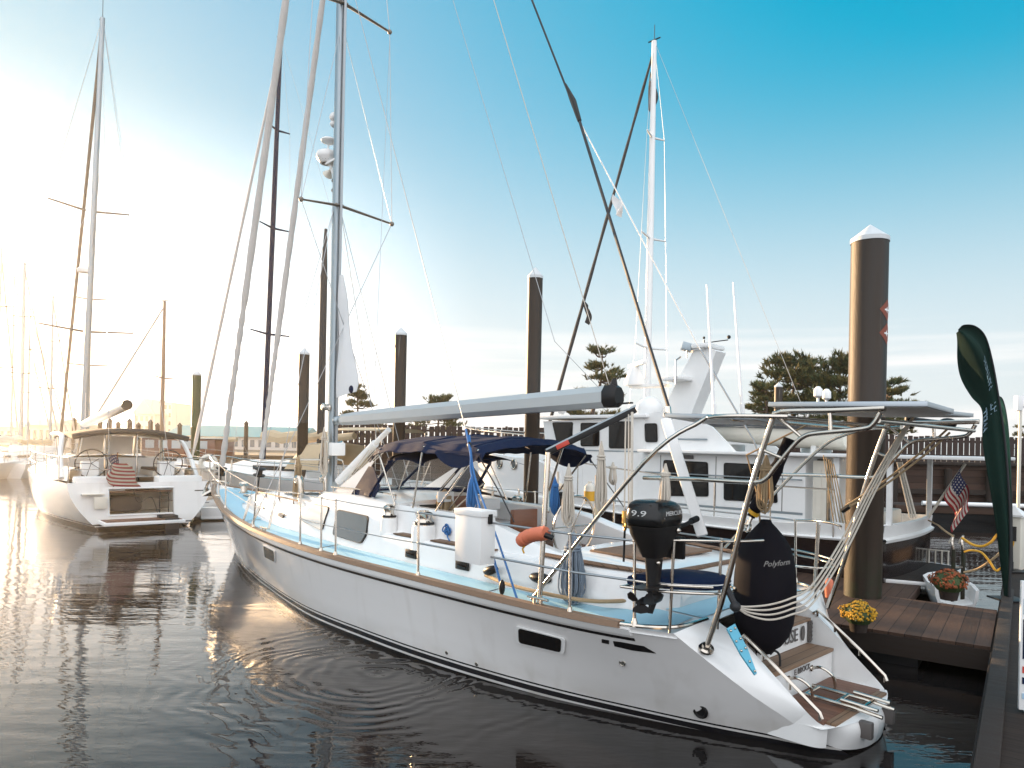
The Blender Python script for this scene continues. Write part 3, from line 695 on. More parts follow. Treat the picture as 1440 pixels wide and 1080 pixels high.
tk = MB(); tk.tube(spline([(3.0, 1.24, 1.53), (2.4, 1.22, 1.52), (1.95, 1.1, 1.50), (1.62, 0.85, 1.47), (1.56, 0.3, 1.47), (1.56, -0.3, 1.47), (1.62, -0.85, 1.47), (1.95, -1.1, 1.50), (3.0, -1.24, 1.53)], 8), 0.05, 8, flat=0.5)
tk.build('teak_trim', 'teak', trunk); tk = MB(); tk.box((2.35, 0, 1.545), (0.9, 1.3, 0.03), bev=0.01); tk.build('teak_panel', 'teak', trunk)
hz = MB(); hz.tube(spline([Y.Z(683, 809, 1.19), Y.Z(715, 822, 1.19), Y.Z(773, 836, 1.19), Y.Z(830, 845, 1.18), Y.Z(875, 845, 1.18), Y.Z(920, 842, 1.18), Y.Z(966, 832, 1.18)], 8), 0.022, 8)
tag(hz.build('water_hose', 'ropetan'), 'tan hose lying along the deck of the near white yacht', 'hose').matrix_world = yacht.matrix_basis
for pts in ((578, 779), (650, 795)):
    p = Y.V(*pts, 1.42); e = MB(); e.box(p, (0.26, 0.03, 0.12), bev=0.014); fo = e.build('opening_port', 'black', yacht)
    e = MB(); e.box(p+Vector((0, 0.012, 0)), (0.19, 0.02, 0.075), bev=0.009); e.build('pane', 'darkglass', fo)
p = Y.V(760, 813, 1.40); e = MB(); e.ball(p, 0.1, 14, 10, (1.7, 0.8, 0.62)); e.build('cowl_vent', 'black', yacht)
p = Y.V(690, 802, 1.46); e = MB(); e.ball(p, 0.07, 14, 10, (1.9, 0.8, 0.8), roty(0.3)); e.build('cowl_vent', 'black', yacht)

# winches
def winch(p, s, name='winch', pod=True):
    w_ = MB()
    if pod: w_.lathe([(0.16*s, -0.42), (0.155*s, -0.1), (0.145*s, 0.0), (0.001, 0.0)], p, 18)
    o = w_.build('winch_base', 'gelcoat', yacht) if pod else None
    k = MB(); k.lathe([(0.125*s, 0.0), (0.125*s, 0.03), (0.10*s, 0.05), (0.088*s, 0.09), (0.105*s, 0.14), (0.115*s, 0.16), (0.10*s, 0.175), (0.06*s, 0.19), (0.06*s, 0.205), (0.001, 0.205)], p, 20)
    wo = k.build('winch', 'steel', o or yacht)
    k = MB(); k.torus(Vector(p)+Vector((0, 0, 0.025)), 0.118*s, 0.018, None, 20); k.build('winch_skirt', 'black', wo) if not pod else k.build('winch_skirt', 'black', o)
winch(Y.V(547, 728, 1.22), 0.82); winch(Y.V(596, 738, 1.25), 1.12)
winch(Vector((6.0, -1.2, 1.75)), 0.82); winch(Vector((5.2, -1.22, 1.78)), 1.1)
# bow gear: windlass drum, cleats, vents, hatches
for u, z in ((8.1, 2.0), (11.4, 1.69), (13.5, 1.50)): e = MB(); e.box((u, 0, z), (0.58, 0.58, 0.05), bev=0.02); e.build('hatch', 'winglass', yacht)
e = MB(); e.lathe([(0.14, 1.42), (0.14, 1.5), (0.08, 1.55), (0.07, 1.68), (0.12, 1.74), (0.10, 1.78), (0.001, 1.78)], (14.3, 0.05, 0), 16); e.build('anchor_windlass', 'steel', yacht)
for u, sd_ in ((13.6, 1), (9.0, 1), (2.45, 1), (13.6, -1), (2.45, -1)):
    e = MB(); y = sd_*(dkb(u)-0.04); z = zs(u)+0.045
    e.tube([(u-0.15, y, z+0.06), (u+0.15, y, z+0.06)], 0.016, 8); e.tube([(u-0.05, y, z), (u-0.05, y, z+0.06)], 0.016, 8); e.tube([(u+0.05, y, z), (u+0.05, y, z+0.06)], 0.016, 8); e.build('cleat', 'steel', yacht)
for u, y in ((10.6, 0.45), (10.75, -0.2)):
    e = MB(); e.tube(spline([(u, y, 1.66), (u, y, 1.9), (u+0.03, y, 2.0), (u+0.13, y, 2.03)], 6), [0.06]*14+[0.1]*5, 12)
    e.build('dorade_vent', 'steel', yacht)
e = MB()
for sd_ in (1, -1):
    e.tube(spline([(10.95, sd_*0.75, 1.62), (10.95, sd_*0.72, 2.3), (10.95, sd_*0.62, 2.42), (10.95, sd_*0.3, 2.42), (10.95, 0, 2.42)], 6), 0.018, 8)
    e.tube([(10.95, sd_*0.4, 1.65), (10.95, sd_*0.4, 2.42)], 0.014, 8)
e.build('mast_pulpit', 'steel', yacht)

# stanchions and lifelines
ST = [(1.32, 1.84), (2.02, 1.90), (4.48, 1.97), (6.38, 2.05), (6.80, 2.05), (7.52, 2.02), (9.6, 1.86), (12.2, 1.33), (13.6, 0.93)]
tops = {1: [], -1: []}
for sd_ in (1, -1):
    for u, y in ST:
        y = min(y, dkb(u)-0.03); z = zs(u)+0.03; e = MB(); a_ = Vector((u, sd_*y, z)); b_ = Vector((u+0.02, sd_*y, z+0.80))
        if abs(u-9.6) < 0.01: b_ = a_+Vector((-0.1, 0, 0.72))
        e.tube([a_, b_], 0.0155, 8); e.lathe([(0.035, -0.02), (0.03, 0.02), (0.018, 0.06)], a_, 10); e.ball(b_, 0.02, 8, 6); e.build('stanchion', 'steel', yacht)
        tops[sd_].append((a_, b_))
    ll = MB(); T = tops[sd_]
    for i in range(2, len(T)-1):
        for f in (1.0, 0.52): ll.tube(sag(T[i][0].lerp(T[i][1], f), T[i+1][0].lerp(T[i+1][1], f), 0.012, 5), 0.007, 6)
    for f in (1.0, 0.52): ll.tube([T[0][0].lerp(T[0][1], f), T[1][0].lerp(T[1][1], f), T[2][0].lerp(T[2][1], f)], 0.0125, 8)
    ll.build('lifeline', 'wire', yacht)
pp = MB()
for f in (1.0, 0.5):
    pp.tube(spline([tops[1][-1][0].lerp(tops[1][-1][1], f), (14.9, 0.55, 1.5+0.75*f), (15.9, 0.28, 1.6+0.75*f), (16.35, 0.12, 1.62+0.75*f), (16.45, 0, 1.62+0.75*f), (16.35, -0.12, 1.62+0.75*f), (15.9, -0.28, 1.6+0.75*f), (14.9, -0.55, 1.5+0.75*f), tops[-1][-1][0].lerp(tops[-1][-1][1], f)], 6), 0.016, 8)
for sd_ in (1, -1):
    for u, y in ((14.9, 0.55), (15.9, 0.28)): pp.tube([(u, sd_*(y-0.03), zs(u)), (u, sd_*y, 1.5+0.75+0.02*(u-14.9))], 0.015, 8)
pp.build('bow_pulpit', 'steel', yacht)
an = MB(); an.tube(spline([(16.9, 0.0, 1.40), (16.75, 0, 1.62), (16.3, 0, 1.72), (15.4, 0, 1.70)], 6), 0.035, 8); an.prism([(16.95, 0, 1.45), (16.65, 0.17, 1.28), (16.5, 0, 1.42), (16.65, -0.17, 1.28)], (0.05, 0, 0.05)); an.build('bow_anchor', 'steel', yacht)
# ------------------------------------------------------------------ mast, boom, rigging of the near yacht
MX = 10.17
mz = MB()
for z0, z1 in ((1.66, 21.2),):
    ring = lambda z: [Vector((MX+0.135*math.cos(a)+(0.02 if math.cos(a) < -0.9 else 0), 0.092*math.sin(a), z)) for a in [2*PI*j/20 for j in range(20)]]
    mz.rings([ring(z) for z in (z0, 5, 10, 15, z1)])
mast = mz.build('mast', 'alu', yacht)
e = MB(); e.box((MX-0.145, 0, 11.5), (0.03, 0.05, 19.0)); e.build('mast_track', 'wire', mast)
e = MB(); e.lathe([(0.19, 1.62), (0.17, 1.78), (0.15, 1.8)], (MX, 0, 0), 16); e.build('mast_collar', 'offwhite', mast)
# furled headsails on their stays
def furl(a, b, r0, r1, m, name, wrap=0.22, parent=None):
    a, b = Vector(a), Vector(b); n = 130; pts = []; rad = []
    for i in range(n+1):
        t = i/n; pts.append(a.lerp(b, t)); r = r0+(r1-r0)*t
        rad.append(r*(0.80+0.14*math.sin(i*2.3)+0.05*math.sin(i*0.6)) if t < wrap else r*(1+0.06*math.sin(i*0.9)+0.03*math.sin(i*0.37)))
    k = MB(); k.tube(pts, rad, 10); return k.build(name, m, parent, smooth=80)
HS0, HS1 = Vector((15.93, 0, 1.75)), Vector((MX+0.15, 0, 21.0))
SS0, SS1 = Vector((13.67, 0, 1.60)), Vector((MX+0.15, 0, 14.6))
furl(HS0.lerp(HS1, 0.02), HS1, 0.085, 0.072, 'sailuv', 'furled_genoa', parent=yacht)
furl(SS0.lerp(SS1, 0.06), SS1, 0.066, 0.058, 'sailuv', 'furled_staysail', parent=yacht)
for S0, S1, t in ((HS0, HS1, 0.012), (SS0, SS1, 0.035)):
    e = MB(); p = S0.lerp(S1, t); R = look(S1-S0)
    e.lathe([(0.05, -0.1), (0.14, -0.09), (0.14, -0.07), (0.07, -0.06), (0.07, 0.06), (0.14, 0.07), (0.14, 0.09), (0.04, 0.12)], p, 14, R); e.tube([S0-Vector((0, 0, 0.25)), p], 0.02, 6); e.build('furling_drum', 'black', yacht)
# spreaders and standing rigging
tip = {}
for nm, z0, pp_, ps_ in (('lower', 7.60, (551, 315), (381, 258)), ('upper', 11.70, (548, 45), (452, -2))):
    for sd_, px in ((1, pp_), (-1, ps_)):
        p = Y.U(px[0], px[1], MX-0.45)
        if sd_ == -1: p = Vector((tip[nm, 1].x, -tip[nm, 1].y, tip[nm, 1].z))
        tip[nm, sd_] = p
        e = MB(); e.tube([(MX-0.05, sd_*0.08, z0), p], [0.055, 0.035], 8, flat=0.5); e.ball(p, 0.05, 8, 6); e.build('spreader', 'teakrail' if False else 'spreader', yacht)
def wire(pts, r=0.008, m='wire', name='stay', parent=None, seg=6):
    k = MB(); k.tube(pts, r, seg); return k.build(name, m, parent)
for sd_ in (1, -1):
    lo, up = tip['lower', sd_], tip['upper', sd_]
    cp = Vector((9.95, sd_*1.72, 1.30))
    wire([(MX, sd_*0.08, 20.5), up, lo, cp], 0.008, 'wire', 'shroud', yacht)
    wire([(MX, sd_*0.08, 11.6), lo], 0.006, 'wire', 'shroud', yacht)
    for u, nm in ((10.55, 'shroud'), (9.45, 'shroud')):
        q = Vector((u, sd_*1.62, 1.33)); wire([(MX, sd_*0.08, 7.5), q], 0.007, 'wire', nm, yacht)
    for q, d_ in ((cp, lo), (Vector((10.55, sd_*1.62, 1.33)), Vector((MX, 0, 7.5))), (Vector((9.45, sd_*1.62, 1.33)), Vector((MX, 0, 7.5)))):
        e = MB(); dd = (d_-q).normalized(); e.tube([q-dd*0.12, q+dd*0.05, q+dd*0.35, q+dd*0.4], [0.02, 0.026, 0.026, 0.012], 8); e.build('turnbuckle', 'steel', yacht)
# split backstay
node = Y.V(815, 170, 0)
wire([(MX-0.1, 0, 21.1), Y.V(748, 0, 0), Y.V(795, 120, 0), node], 0.016, 'wireblack', 'backstay', yacht)
e = MB(); e.tube([Y.V(795, 118, 0), Y.V(806, 142, 0), node], [0.016, 0.045, 0.03], 8); e.build('backstay_insulator', 'black', yacht)
bp_ = Y.V(1000, 752, 0.95)
wire([node, Y.V(940, 572, 0.62)], 0.020, 'wireblack', 'backstay', yacht)
wire([Y.V(940, 572, 0.62), Y.V(942, 590, 0.64)], 0.028, 'steel', 'backstay', yacht)
wire([node, Y.V(985, 492, -0.7)], 0.008, 'white', 'backstay', yacht)
wire([Y.V(985, 492, -0.7), Y.V(1060, 620, -1.0), Y.V(1085, 690, -1.1)], 0.011, 'wire', 'backstay', yacht)
# topping lift from the masthead to the boom end, running backstay with its blue tackle
BE = Y.V(858, 546, 0)
wire([(MX-0.15, 0, 21.0), BE], 0.0065, 'rope', 'topping_lift', yacht)
rb0 = Y.V(655, 604, 1.15)
wire([Vector((MX, 0.08, 13.0)), rb0], 0.007, 'wire', 'running_backstay', yacht)
wire([Vector((MX, 0.08, 19.0)), Y.V(780, 480, 0.3), Y.V(842, 545, 0.1)], 0.005, 'wire', 'flag_halyard', yacht)
wire([Y.U(548, 60, MX-0.4), Y.V(526, 560, 0.9)], 0.005, 'wire', 'flag_halyard', yacht)
# blue tackle
bt = [Y.V(655, 604, 1.15), Y.V(662, 640, 1.25), Y.V(664, 672, 1.3), Y.V(690, 770, 1.6), Y.V(707, 832, 1.75)]
rt = thing('rope_tackle', 'bright blue braided rope tackle hanging by the bimini of the near yacht', 'rope')
k = MB(); k.tube(spline([Y.w(p) for p in bt], 5), 0.017, 8); k.tube(spline([Y.w(Y.V(x, y, yy)) for x, y, yy in ((660, 612, 1.15), (668, 672, 1.3), (700, 760, 1.6), (727, 842, 1.78))], 5), 0.014, 8)
rope_fall = k.build('rope_fall', 'ropeblue', rt)
k = MB()
for i in range(0):
    c = Y.w(Y.V(663+random.uniform(-3, 3), 696+random.uniform(-3, 3), 1.32+0.02*i))
    k.torus(c, 0.12, 0.016, look((random.uniform(-0.4, 0.4)+0.7, -0.7, random.uniform(-0.2, 0.2))) @ Matrix.Diagonal(Vector((1, 1, 1))), 18, ts=6)
for v in k.v: pass
rnd = random.Random(21); c = Y.w(Y.V(664, 668, 1.32))
for i in range(14):
    a = rnd.uniform(0, 2*PI); d_ = Vector((math.cos(a), math.sin(a), 0)); w_ = rnd.uniform(0.03, 0.075); L_ = rnd.uniform(0.36, 0.46)
    k.tube(spline([c, c+d_*w_-Vector((0, 0, L_*0.4)), c+d_*w_-Vector((0, 0, L_*0.9)), c-Vector((0, 0, L_)), c-d_*w_-Vector((0, 0, L_*0.85)), c-d_*w_*0.7-Vector((0, 0, L_*0.3)), c], 4), 0.009, 6)
k.build('rope_coil', 'ropeblue', rt)
k = MB(); k.ball(Y.w(Y.V(660, 627, 1.2)), 0.05, 10, 8, (0.6, 0.6, 1.2)); k.build('pulley_block', 'black', rt); k = MB(); k.ball(Y.w(Y.V(706, 826, 1.75)), 0.06, 10, 8, (0.6, 0.6, 1.5)); k.build('pulley_block', 'black', rt)
# boom: faceted grey furling boom
B0, B1 = Vector((9.78, 0, 3.24)), Vector((3.10, 0, 3.455))
bm_ = MB(); ax = (B1-B0).normalized(); upv = Vector((0, 0, 1)); sv = ax.cross(upv).normalized(); uv = sv.cross(ax)
def boct(p, s):
    return [p+sv*(x*s)+uv*(z*s) for x, z in ((0.06, 0.15), (0.12, 0.07), (0.12, -0.06), (0.07, -0.125), (-0.07, -0.125), (-0.12, -0.06), (-0.12, 0.07), (-0.06, 0.15))]
bm_.rings([boct(B0, 0.75), boct(B0.lerp(B1, 0.08), 0.9), boct(B0.lerp(B1, 0.3), 1), boct(B1, 1.02)])
boom = bm_.build('boom', 'boomgrey', yacht, smooth=20)
e = MB(); e.rings([boct(B1, 1.04), boct(B1+ax*0.13, 1.06), boct(B1+ax*0.2, 0.8)]); e.tube([B1+ax*0.1+uv*0.1, B1+ax*0.12+uv*0.24], [0.07, 0.03], 8); e.bar(B1+ax*0.1-uv*0.09, B1+ax*0.4-uv*0.09, 0.05, 0.02); e.build('boom_end_cap', 'black', boom)
e = MB(); e.tube([B0, B0-ax*0.3], [0.07, 0.05], 8); e.ball(B0-ax*0.22, 0.10, 10, 8); e.build('gooseneck', 'alu', boom)
e = MB(); e.box(B0.lerp(B1, 0.875)+sv*-0.122+uv*-0.03, (0.28, 0.008, 0.04), Matrix((ax, sv, uv)).transposed()); e.box(B0.lerp(B1, 0.9)+sv*-0.115+uv*0.08, (0.55, 0.02, 0.012), Matrix((ax, sv, uv)).transposed()); e.build('boom_plate', 'black', boom)
# rigid vang under the boom, white, from the mast foot
e = MB(); v0, v1 = Vector((9.9, 0, 2.02)), Vector((8.15, 0, 3.05)); e.tube([v0, v0.lerp(v1, 0.75)], 0.075, 10); e.tube([v0.lerp(v1, 0.75), v1], 0.05, 10); e.build('boom_vang', 'white', yacht)
k = MB()
for i in range(6): k.tube([v0+Vector((-0.15, -0.1+0.04*i, -0.12-0.02*i)), v0.lerp(v1, 0.8)+Vector((0.05*i-0.1, -0.1+0.04*i, -0.18))], 0.010, 5)
k.build('vang_tackle', 'rope', yacht)
# small tail of mainsail showing above the boom, hard against the mast
sl_ = MB()
sp0 = [(MX-0.16, 6.15), (MX-0.22, 6.15), (MX-0.30, 5.6), (MX-0.62, 4.4), (MX-0.78, 3.9), (MX-0.76, 3.76), (MX-0.55, 3.70), (MX-0.16, 3.68)]
nu, nv = 16, 8
def sailpt(a, b):
    z = 6.15-2.46*a; le = interp([3.66, 3.76, 3.9, 4.4, 5.6, 6.15], [0.70, 0.76, 0.78, 0.62, 0.30, 0.14], z)
    x = MX-0.15-le*b; return Vector((x, 0.05*math.sin(PI*b)*a+0.02*math.sin(9*a+3*b), z+0.10*b*a))
sl_.grid(sailpt, nu, nv); sl_.grid(lambda a, b: sailpt(a, b)+Vector((0, 0.012, 0)), nu, nv); main = sl_.build('mainsail', 'sailcloth', yacht)
e = MB(); e.ball((MX-0.72, 0.02, 3.84), 0.08, 8, 6, (0.9, 0.5, 1.0)); e.build('sail_clew', 'navy', main)
# gear on the mast: radome, hailer horn, dome aerial, floodlight, box, coiled halyards
RD = Y.V(452, 226, 0.02); RD.x = MX+0.42
e = MB(); e.lathe([(0.001, -0.14), (0.14, -0.13), (0.215, -0.03), (0.225, 0.03), (0.20, 0.10), (0.13, 0.135), (0.001, 0.14)], RD, 22); rd = e.build('radar_dome', 'white', mast)
e = MB(); e.lathe([(0.10, -0.135), (0.17, -0.09), (0.18, -0.07)], RD, 18); e.build('radar_base', 'black', rd)
e = MB(); e.box(RD+Vector((-0.25, 0, -0.17)), (0.36, 0.16, 0.05), bev=0.01); e.tube([RD+Vector((-0.1, 0, -0.15)), RD+Vector((-0.28, 0, -0.42))], 0.03, 6); e.build('radar_bracket', 'white', mast)
e = MB(); e.lathe([(0.03, 0.0), (0.04, 0.1), (0.11, 0.2)], RD+Vector((-0.2, 0, -0.27)), 14, look((1, 0, -0.6))); e.build('loudhailer', 'offwhite', mast)
e = MB(); e.ball(RD+Vector((-0.05, 0, 0.33)), 0.16, 16, 8, (1, 1, 0.42)); e.tube([RD, RD+Vector((-0.05, 0, 0.3))], 0.02, 6); e.build('satellite_aerial', 'white', mast)
p = Y.V(459, 172, 0.0); p.x = MX+0.20
e = MB(); e.ball(p, 0.1, 12, 8); e.tube([p, p+Vector((0.02, 0, -0.13))], 0.03, 8); e.ball(p+Vector((0.02, 0, -0.13)), 0.075, 12, 8); e.build('mast_camera', 'white', mast)
for z in (7.95, 8.15): e = MB(); e.ball((MX+0.17, 0, z), 0.06, 8, 6, (1, 0.7, 0.8)); e.build('deck_light', 'black', mast)
for z, sd_ in ((2.45, 1), (2.6, -1)): winch(Vector((MX-0.02, sd_*0.12, z)), 0.0001, 'winch') if False else None
for z, sd_ in ((2.42, 1), (2.75, -1), (3.5, 1)):
    e = MB(); e.lathe([(0.075, 0), (0.06, 0.06), (0.085, 0.13), (0.05, 0.16), (0.001, 0.16)], (MX, sd_*0.09, z), 14, look((0.15, sd_, 0))); e.build('mast_winch', 'steel', mast)
e = MB(); e.box((MX-0.22, 0.02, 2.66), (0.16, 0.3, 0.26), bev=0.03); e.build('winch_control_box', 'white', mast)
def coil(name, label, cx, r, ln, n, m, parentframe=None, group=None, seed=1, rr=0.0085):
    """a hung hank of line: long loops from one point"""
    rnd = random.Random(seed); k = MB(); c = Vector(cx)
    for i in range(2*n):
        a = rnd.uniform(0, 2*PI); L_ = ln*rnd.uniform(0.85, 1.05); w_ = r*rnd.uniform(0.4, 1.0); d_ = Vector((math.cos(a), math.sin(a), 0))
        k.tube(spline([c, c+d_*w_*0.6-Vector((0, 0, L_*0.3)), c+d_*w_-Vector((0, 0, L_*0.85)), c-Vector((0, 0, L_))+d_*w_*0.3, c-d_*w_*0.8-Vector((0, 0, L_*0.85)), c-d_*w_*0.5-Vector((0, 0, L_*0.3)), c], 4), rr, 6)
    k.torus(c-Vector((0, 0, ln*0.22)), r*0.55, rr*1.6, None, 10); k.torus(c-Vector((0, 0, ln*0.26)), r*0.55, rr*1.6, None, 10)
    return tag(k.build(name, m), label, 'rope', group)
RG = 'coils of line hung on the near yacht'
coil('rope_coil', 'pale coil of halyard hung at the foot of the near yacht mast', Y.w((MX-0.05, 0.22, 3.1)), 0.10, 0.95, 7, 'rope', group=RG, seed=2)
coil('rope_coil', 'grey brown bundle of line hung on the mast pulpit ahead of the mast', Y.w(Y.U(420, 640, 10.9)), 0.12, 0.95, 9, 'ropetan', group=RG, seed=3)

# ---------------- bimini and dodger
bi = framed('bimini_frame_marker', None, None, Y) if False else None
def bimz(u, y):
    cr = 1-(y/1.22)**2
    return 2.735+0.175*cr+0.03*math.sin(PI*(6.95-u)/2.65)-0.06*max(0, u-6.6)/0.35-0.012*math.cos((u-4.3)/2.65*6*PI)*cr
bm2 = MB()
def bimpt(a, b, dz=0.0):
    u = 6.98-2.70*a; y = (2*b-1)*1.12; e_ = abs(b-0.5)
    z = bimz(u, y)-(0.11 if e_ > 0.485 else 0)+dz
    if a < 0.03 or a > 0.97: z -= 0.08
    return Vector((u, y*(1.02 if e_ > 0.485 else 1), z+0.010*math.sin(a*23)*math.sin(b*11)+0.006*math.sin(a*47+b*29)))
bm2.grid(bimpt, 54, 36); bm2.grid(lambda a, b: bimpt(a, b, -0.012), 54, 36)
bim = bm2.build('bimini', 'navy', yacht, smooth=60)
for a in (0.08, 0.5, 0.92):
    e = MB(); e.tube([bimpt(a, 0.02+0.96*i/24, 0.004) for i in range(25)], 0.009, 6); e.build('seam_piping', 'navy', bim)
for sd_ in (1, -1):
    side = MB(); side.grid(lambda a, b: (lambda u, dr: Vector((u, sd_*(1.13+0.03*b), bimz(u, 1.12)-0.07-dr*b)))(5.25-0.95*a, 0.03+0.20*math.sin(PI*a)**0.7), 18, 4)
    side.build('bimini_valance', 'navy', bim)
for sd_ in (1, -1):
    for (u0, u1, z1) in ((6.2, 6.75, 2.66), (5.75, 5.6, 2.70), (5.2, 4.40, 2.68)):
        e = MB(); e.tube([(u0, sd_*1.16, 1.86), (u1, sd_*1.12, z1)], 0.014, 8); e.build('bimini_leg', 'steel', yacht)
for u in (6.75, 5.6, 4.40):
    e = MB(); e.tube([Vector((u, 1.11*math.cos(PI*i/16), bimz(u, 1.11*math.cos(PI*i/16))-0.04)) for i in range(17)], 0.014, 8); e.build('bimini_bow', 'steel', yacht)
wire([(4.35, 1.12, 2.66), (3.9, 1.14, 2.2), (3.6, 1.16, 1.85)], 0.009, 'wireblack', 'bimini_strap', yacht); wire([(4.35, -1.12, 2.66), (3.6, -1.16, 1.85)], 0.009, 'wireblack', 'bimini_strap', yacht)
# dodger: clear front and side panes in a navy frame
def dpt(a, b):      # a across from port to starboard, b from foot to head
    y = 1.10*math.cos(PI*a); s = math.sin(PI*a)
    u0 = 6.9+0.95*s; u1 = 6.5+0.35*s
    return Vector((u0+(u1-u0)*b, y*(1-0.04*b), 1.96+0.02*s+(0.52+0.13*s)*b))
dw = MB(); dw.grid(lambda a, b: dpt(0.03+0.94*a, b), 32, 6); dod = dw.build('dodger_window', 'vinyl', yacht, recalc=False)
dn = MB()
for a in (0.03, 0.25, 0.5, 0.75, 0.97): dn.tube([dpt(a, b/6)+Vector((0.004, 0, 0)) for b in range(7)], 0.035, 6, flat=0.4)
dn.tube([dpt(0.03+0.94*i/32, 1.0) for i in range(33)], 0.045, 6); dn.tube([dpt(0.03+0.94*i/32, 0.0) for i in range(33)], 0.035, 6)
for sd_ in (1, -1):
    dn.prism([(7.75, sd_*0.98, 1.93), (6.85, sd_*1.10, 1.94), (6.72, sd_*1.09, 2.12), (7.0, sd_*1.04, 2.42), (7.15, sd_*1.03, 2.42)], (0, sd_*0.012, 0))
dn.build('dodger_frame', 'navy', dod)
dt = MB(); dt.grid(lambda a, b: (lambda p: Vector((p.x-0.9*b, p.y, p.z+0.07*math.sin(PI*min(1, b+0.05))-0.02*b)))(dpt(0.03+0.94*a, 1.0)), 32, 6); dt.build('dodger_top', 'navy', dod)
for sd_ in (1, -1): dl = MB(); dl.prism([(8.35, sd_*0.95, 1.95), (7.62, sd_*0.98, 1.97), (7.05, sd_*1.0, 2.50), (7.14, sd_*0.99, 2.52)], (0, sd_*0.01, 0)); dl.build('dodger_flap', 'sailcloth', dod)
# tan side window and poles inside
for (x0, y0, x1, y1, yy) in ((625, 725, 655, 685, 0.6), (560, 690, 578, 640, 0.2), (605, 650, 592, 682, -0.6), (640, 665, 618, 690, -0.6), (680, 680, 632, 722, 0.9)):
    wire([Y.V(x0, y0, yy), Y.V(x1, y1, yy)], 0.012, 'steel', 'cockpit_brace', yacht)
for i, (px, py, m, sc) in enumerate(((566, 706, 'orange', 0.16), (625, 708, 'ropetan', 0.22))):
    p = Y.V(px, py, 0.4)
    if m == 'orange':
        e = MB(); e.lathe([(0.10, -0.16), (0.13, 0.1), (0.14, 0.12), (0.12, 0.12)], p, 14); tag(e.build('bucket', 'orange'), 'small orange bucket in the cockpit under the bimini', 'bucket').matrix_world = yacht.matrix_basis
    else: coil('rope_coil', 'thick tan coil of rope hung inside the cockpit by the wheel', Y.w(p+Vector((0, 0, 0.22))), 0.2, 0.5, 12, 'ropetan', group=RG, seed=5, rr=0.014)

# ---------------- stern arch with solar panels
def pipe(pts, r, name, sm=6, m='steel'): 
    e = MB(); e.tube(spline(pts, sm) if sm else pts, r, 10); return e.build(name, m, yacht)
def vset(pts, y): return [Y.V(a, b, y) for a, b in pts]
AY = 1.36
for sd_ in (1, -1):
    mir = lambda P: [Vector((p.x, sd_*p.y, p.z)) for p in P]
    leg = mir(vset(((993, 912), (1020, 828), (1055, 690), (1086, 592)), AY)); top = mir([Y.V(1093, 581, AY)])
    pipe(leg+top+mir([Y.V(1110, 578, AY), Y.V(1170, 577, AY), Y.V(1245, 574, AY)]), 0.026, 'arch_leg', 5)
    pipe(mir(vset(((905, 672), (980, 674), (1055, 678), (1076, 674), (1092, 655), (1118, 624), (1132, 613), (1150, 609), (1212, 603), (1228, 596), (1238, 580)), AY)), 0.021, 'arch_hoop', 4)
    pipe(mir(vset(((1092, 585), (1126, 614)), AY)), 0.015, 'arch_strut', 0); pipe(mir(vset(((1075, 634), (1104, 646)), AY)), 0.015, 'arch_strut', 0)
    pipe(mir(vset(((1167, 581), (1168, 605)), AY)), 0.017, 'arch_strut', 0)
    if sd_ == 1:
        pipe([Vector((2.63, 1.80, 1.14))]+vset(((905, 651), (985, 593), (1000, 586), (1020, 584)), 1.72)[0:1]+vset(((985, 593), (1000, 587), (1030, 585)), 1.55)+[Vector((0.0, 1.40, 3.10))], 0.021, 'arch_brace', 6)
    else:
        pipe([Vector((2.63, -1.80, 1.14)), Vector((1.23, -1.72, 2.67)), Vector((0.62, -1.55, 3.04)), Vector((0.0, -1.4, 3.10))], 0.021, 'arch_brace', 6)
for u, z in ((0.12, 3.10), (-0.72, 3.06), (0.55, 3.09)):
    pipe([(u, AY, z), (u, -AY, z)], 0.02, 'arch_crossbar', 0)
# solar panels
def solar(c, sx, sy, tilt):
    R = rotx(tilt[0]) @ roty(tilt[1]); e = MB(); e.box(c, (sx, sy, 0.04), R, bev=0.004); o = e.build('solar_panel', 'solarframe', yacht)
    e = MB(); e.box(Vector(c)+R @ Vector((0, 0, 0.021)), (sx-0.05, sy-0.05, 0.004), R); e.build('solar_cells', 'solar', o)
    e = MB(); e.box(Vector(c)+R @ Vector((0, 0, -0.022)), (sx-0.05, sy-0.05, 0.004), R); e.build('backing_sheet', 'white', o); return o
solar((-0.44, 1.04, 3.185), 1.26, 0.68, (D(2), D(-1.5))); solar((-0.28, 0.30, 3.20), 1.15, 0.68, (D(0), D(-1))); solar((-0.18, -0.75, 3.22), 1.10, 1.10, (D(-1), D(-1)))
solar((0.80, 1.02, 3.10), 0.95, 0.68, (D(3), D(-2)))
for px, py, y in ((1150, 553, -0.2), (1162, 556, -0.4)):
    e = MB(); p = Y.V(px, py+20, y); e.tube([p, p+Vector((0, 0, 0.1))], 0.014, 6); e.lathe([(0.02, 0), (0.045, 0.02), (0.045, 0.09), (0.02, 0.12), (0.001, 0.125)], p+Vector((0, 0, 0.1)), 12); e.build('gps_aerial', 'white', yacht)
for x0, y0, x1, y1, yy in ((994, 400, 1005, 590, 1.0), (1031, 397, 1045, 590, 0.6)):
    e = MB(); e.tube([Y.V(x1, y1, yy), Y.V((x0+x1)/2, (y0+y1)/2, yy), Y.V(x0, y0, yy)], [0.016, 0.012, 0.007], 6); e.tube([Y.V(x1, y1+4, yy), Y.V(x1-1, y1-22, yy)], 0.022, 8); e.build('whip_aerial', 'white', yacht)
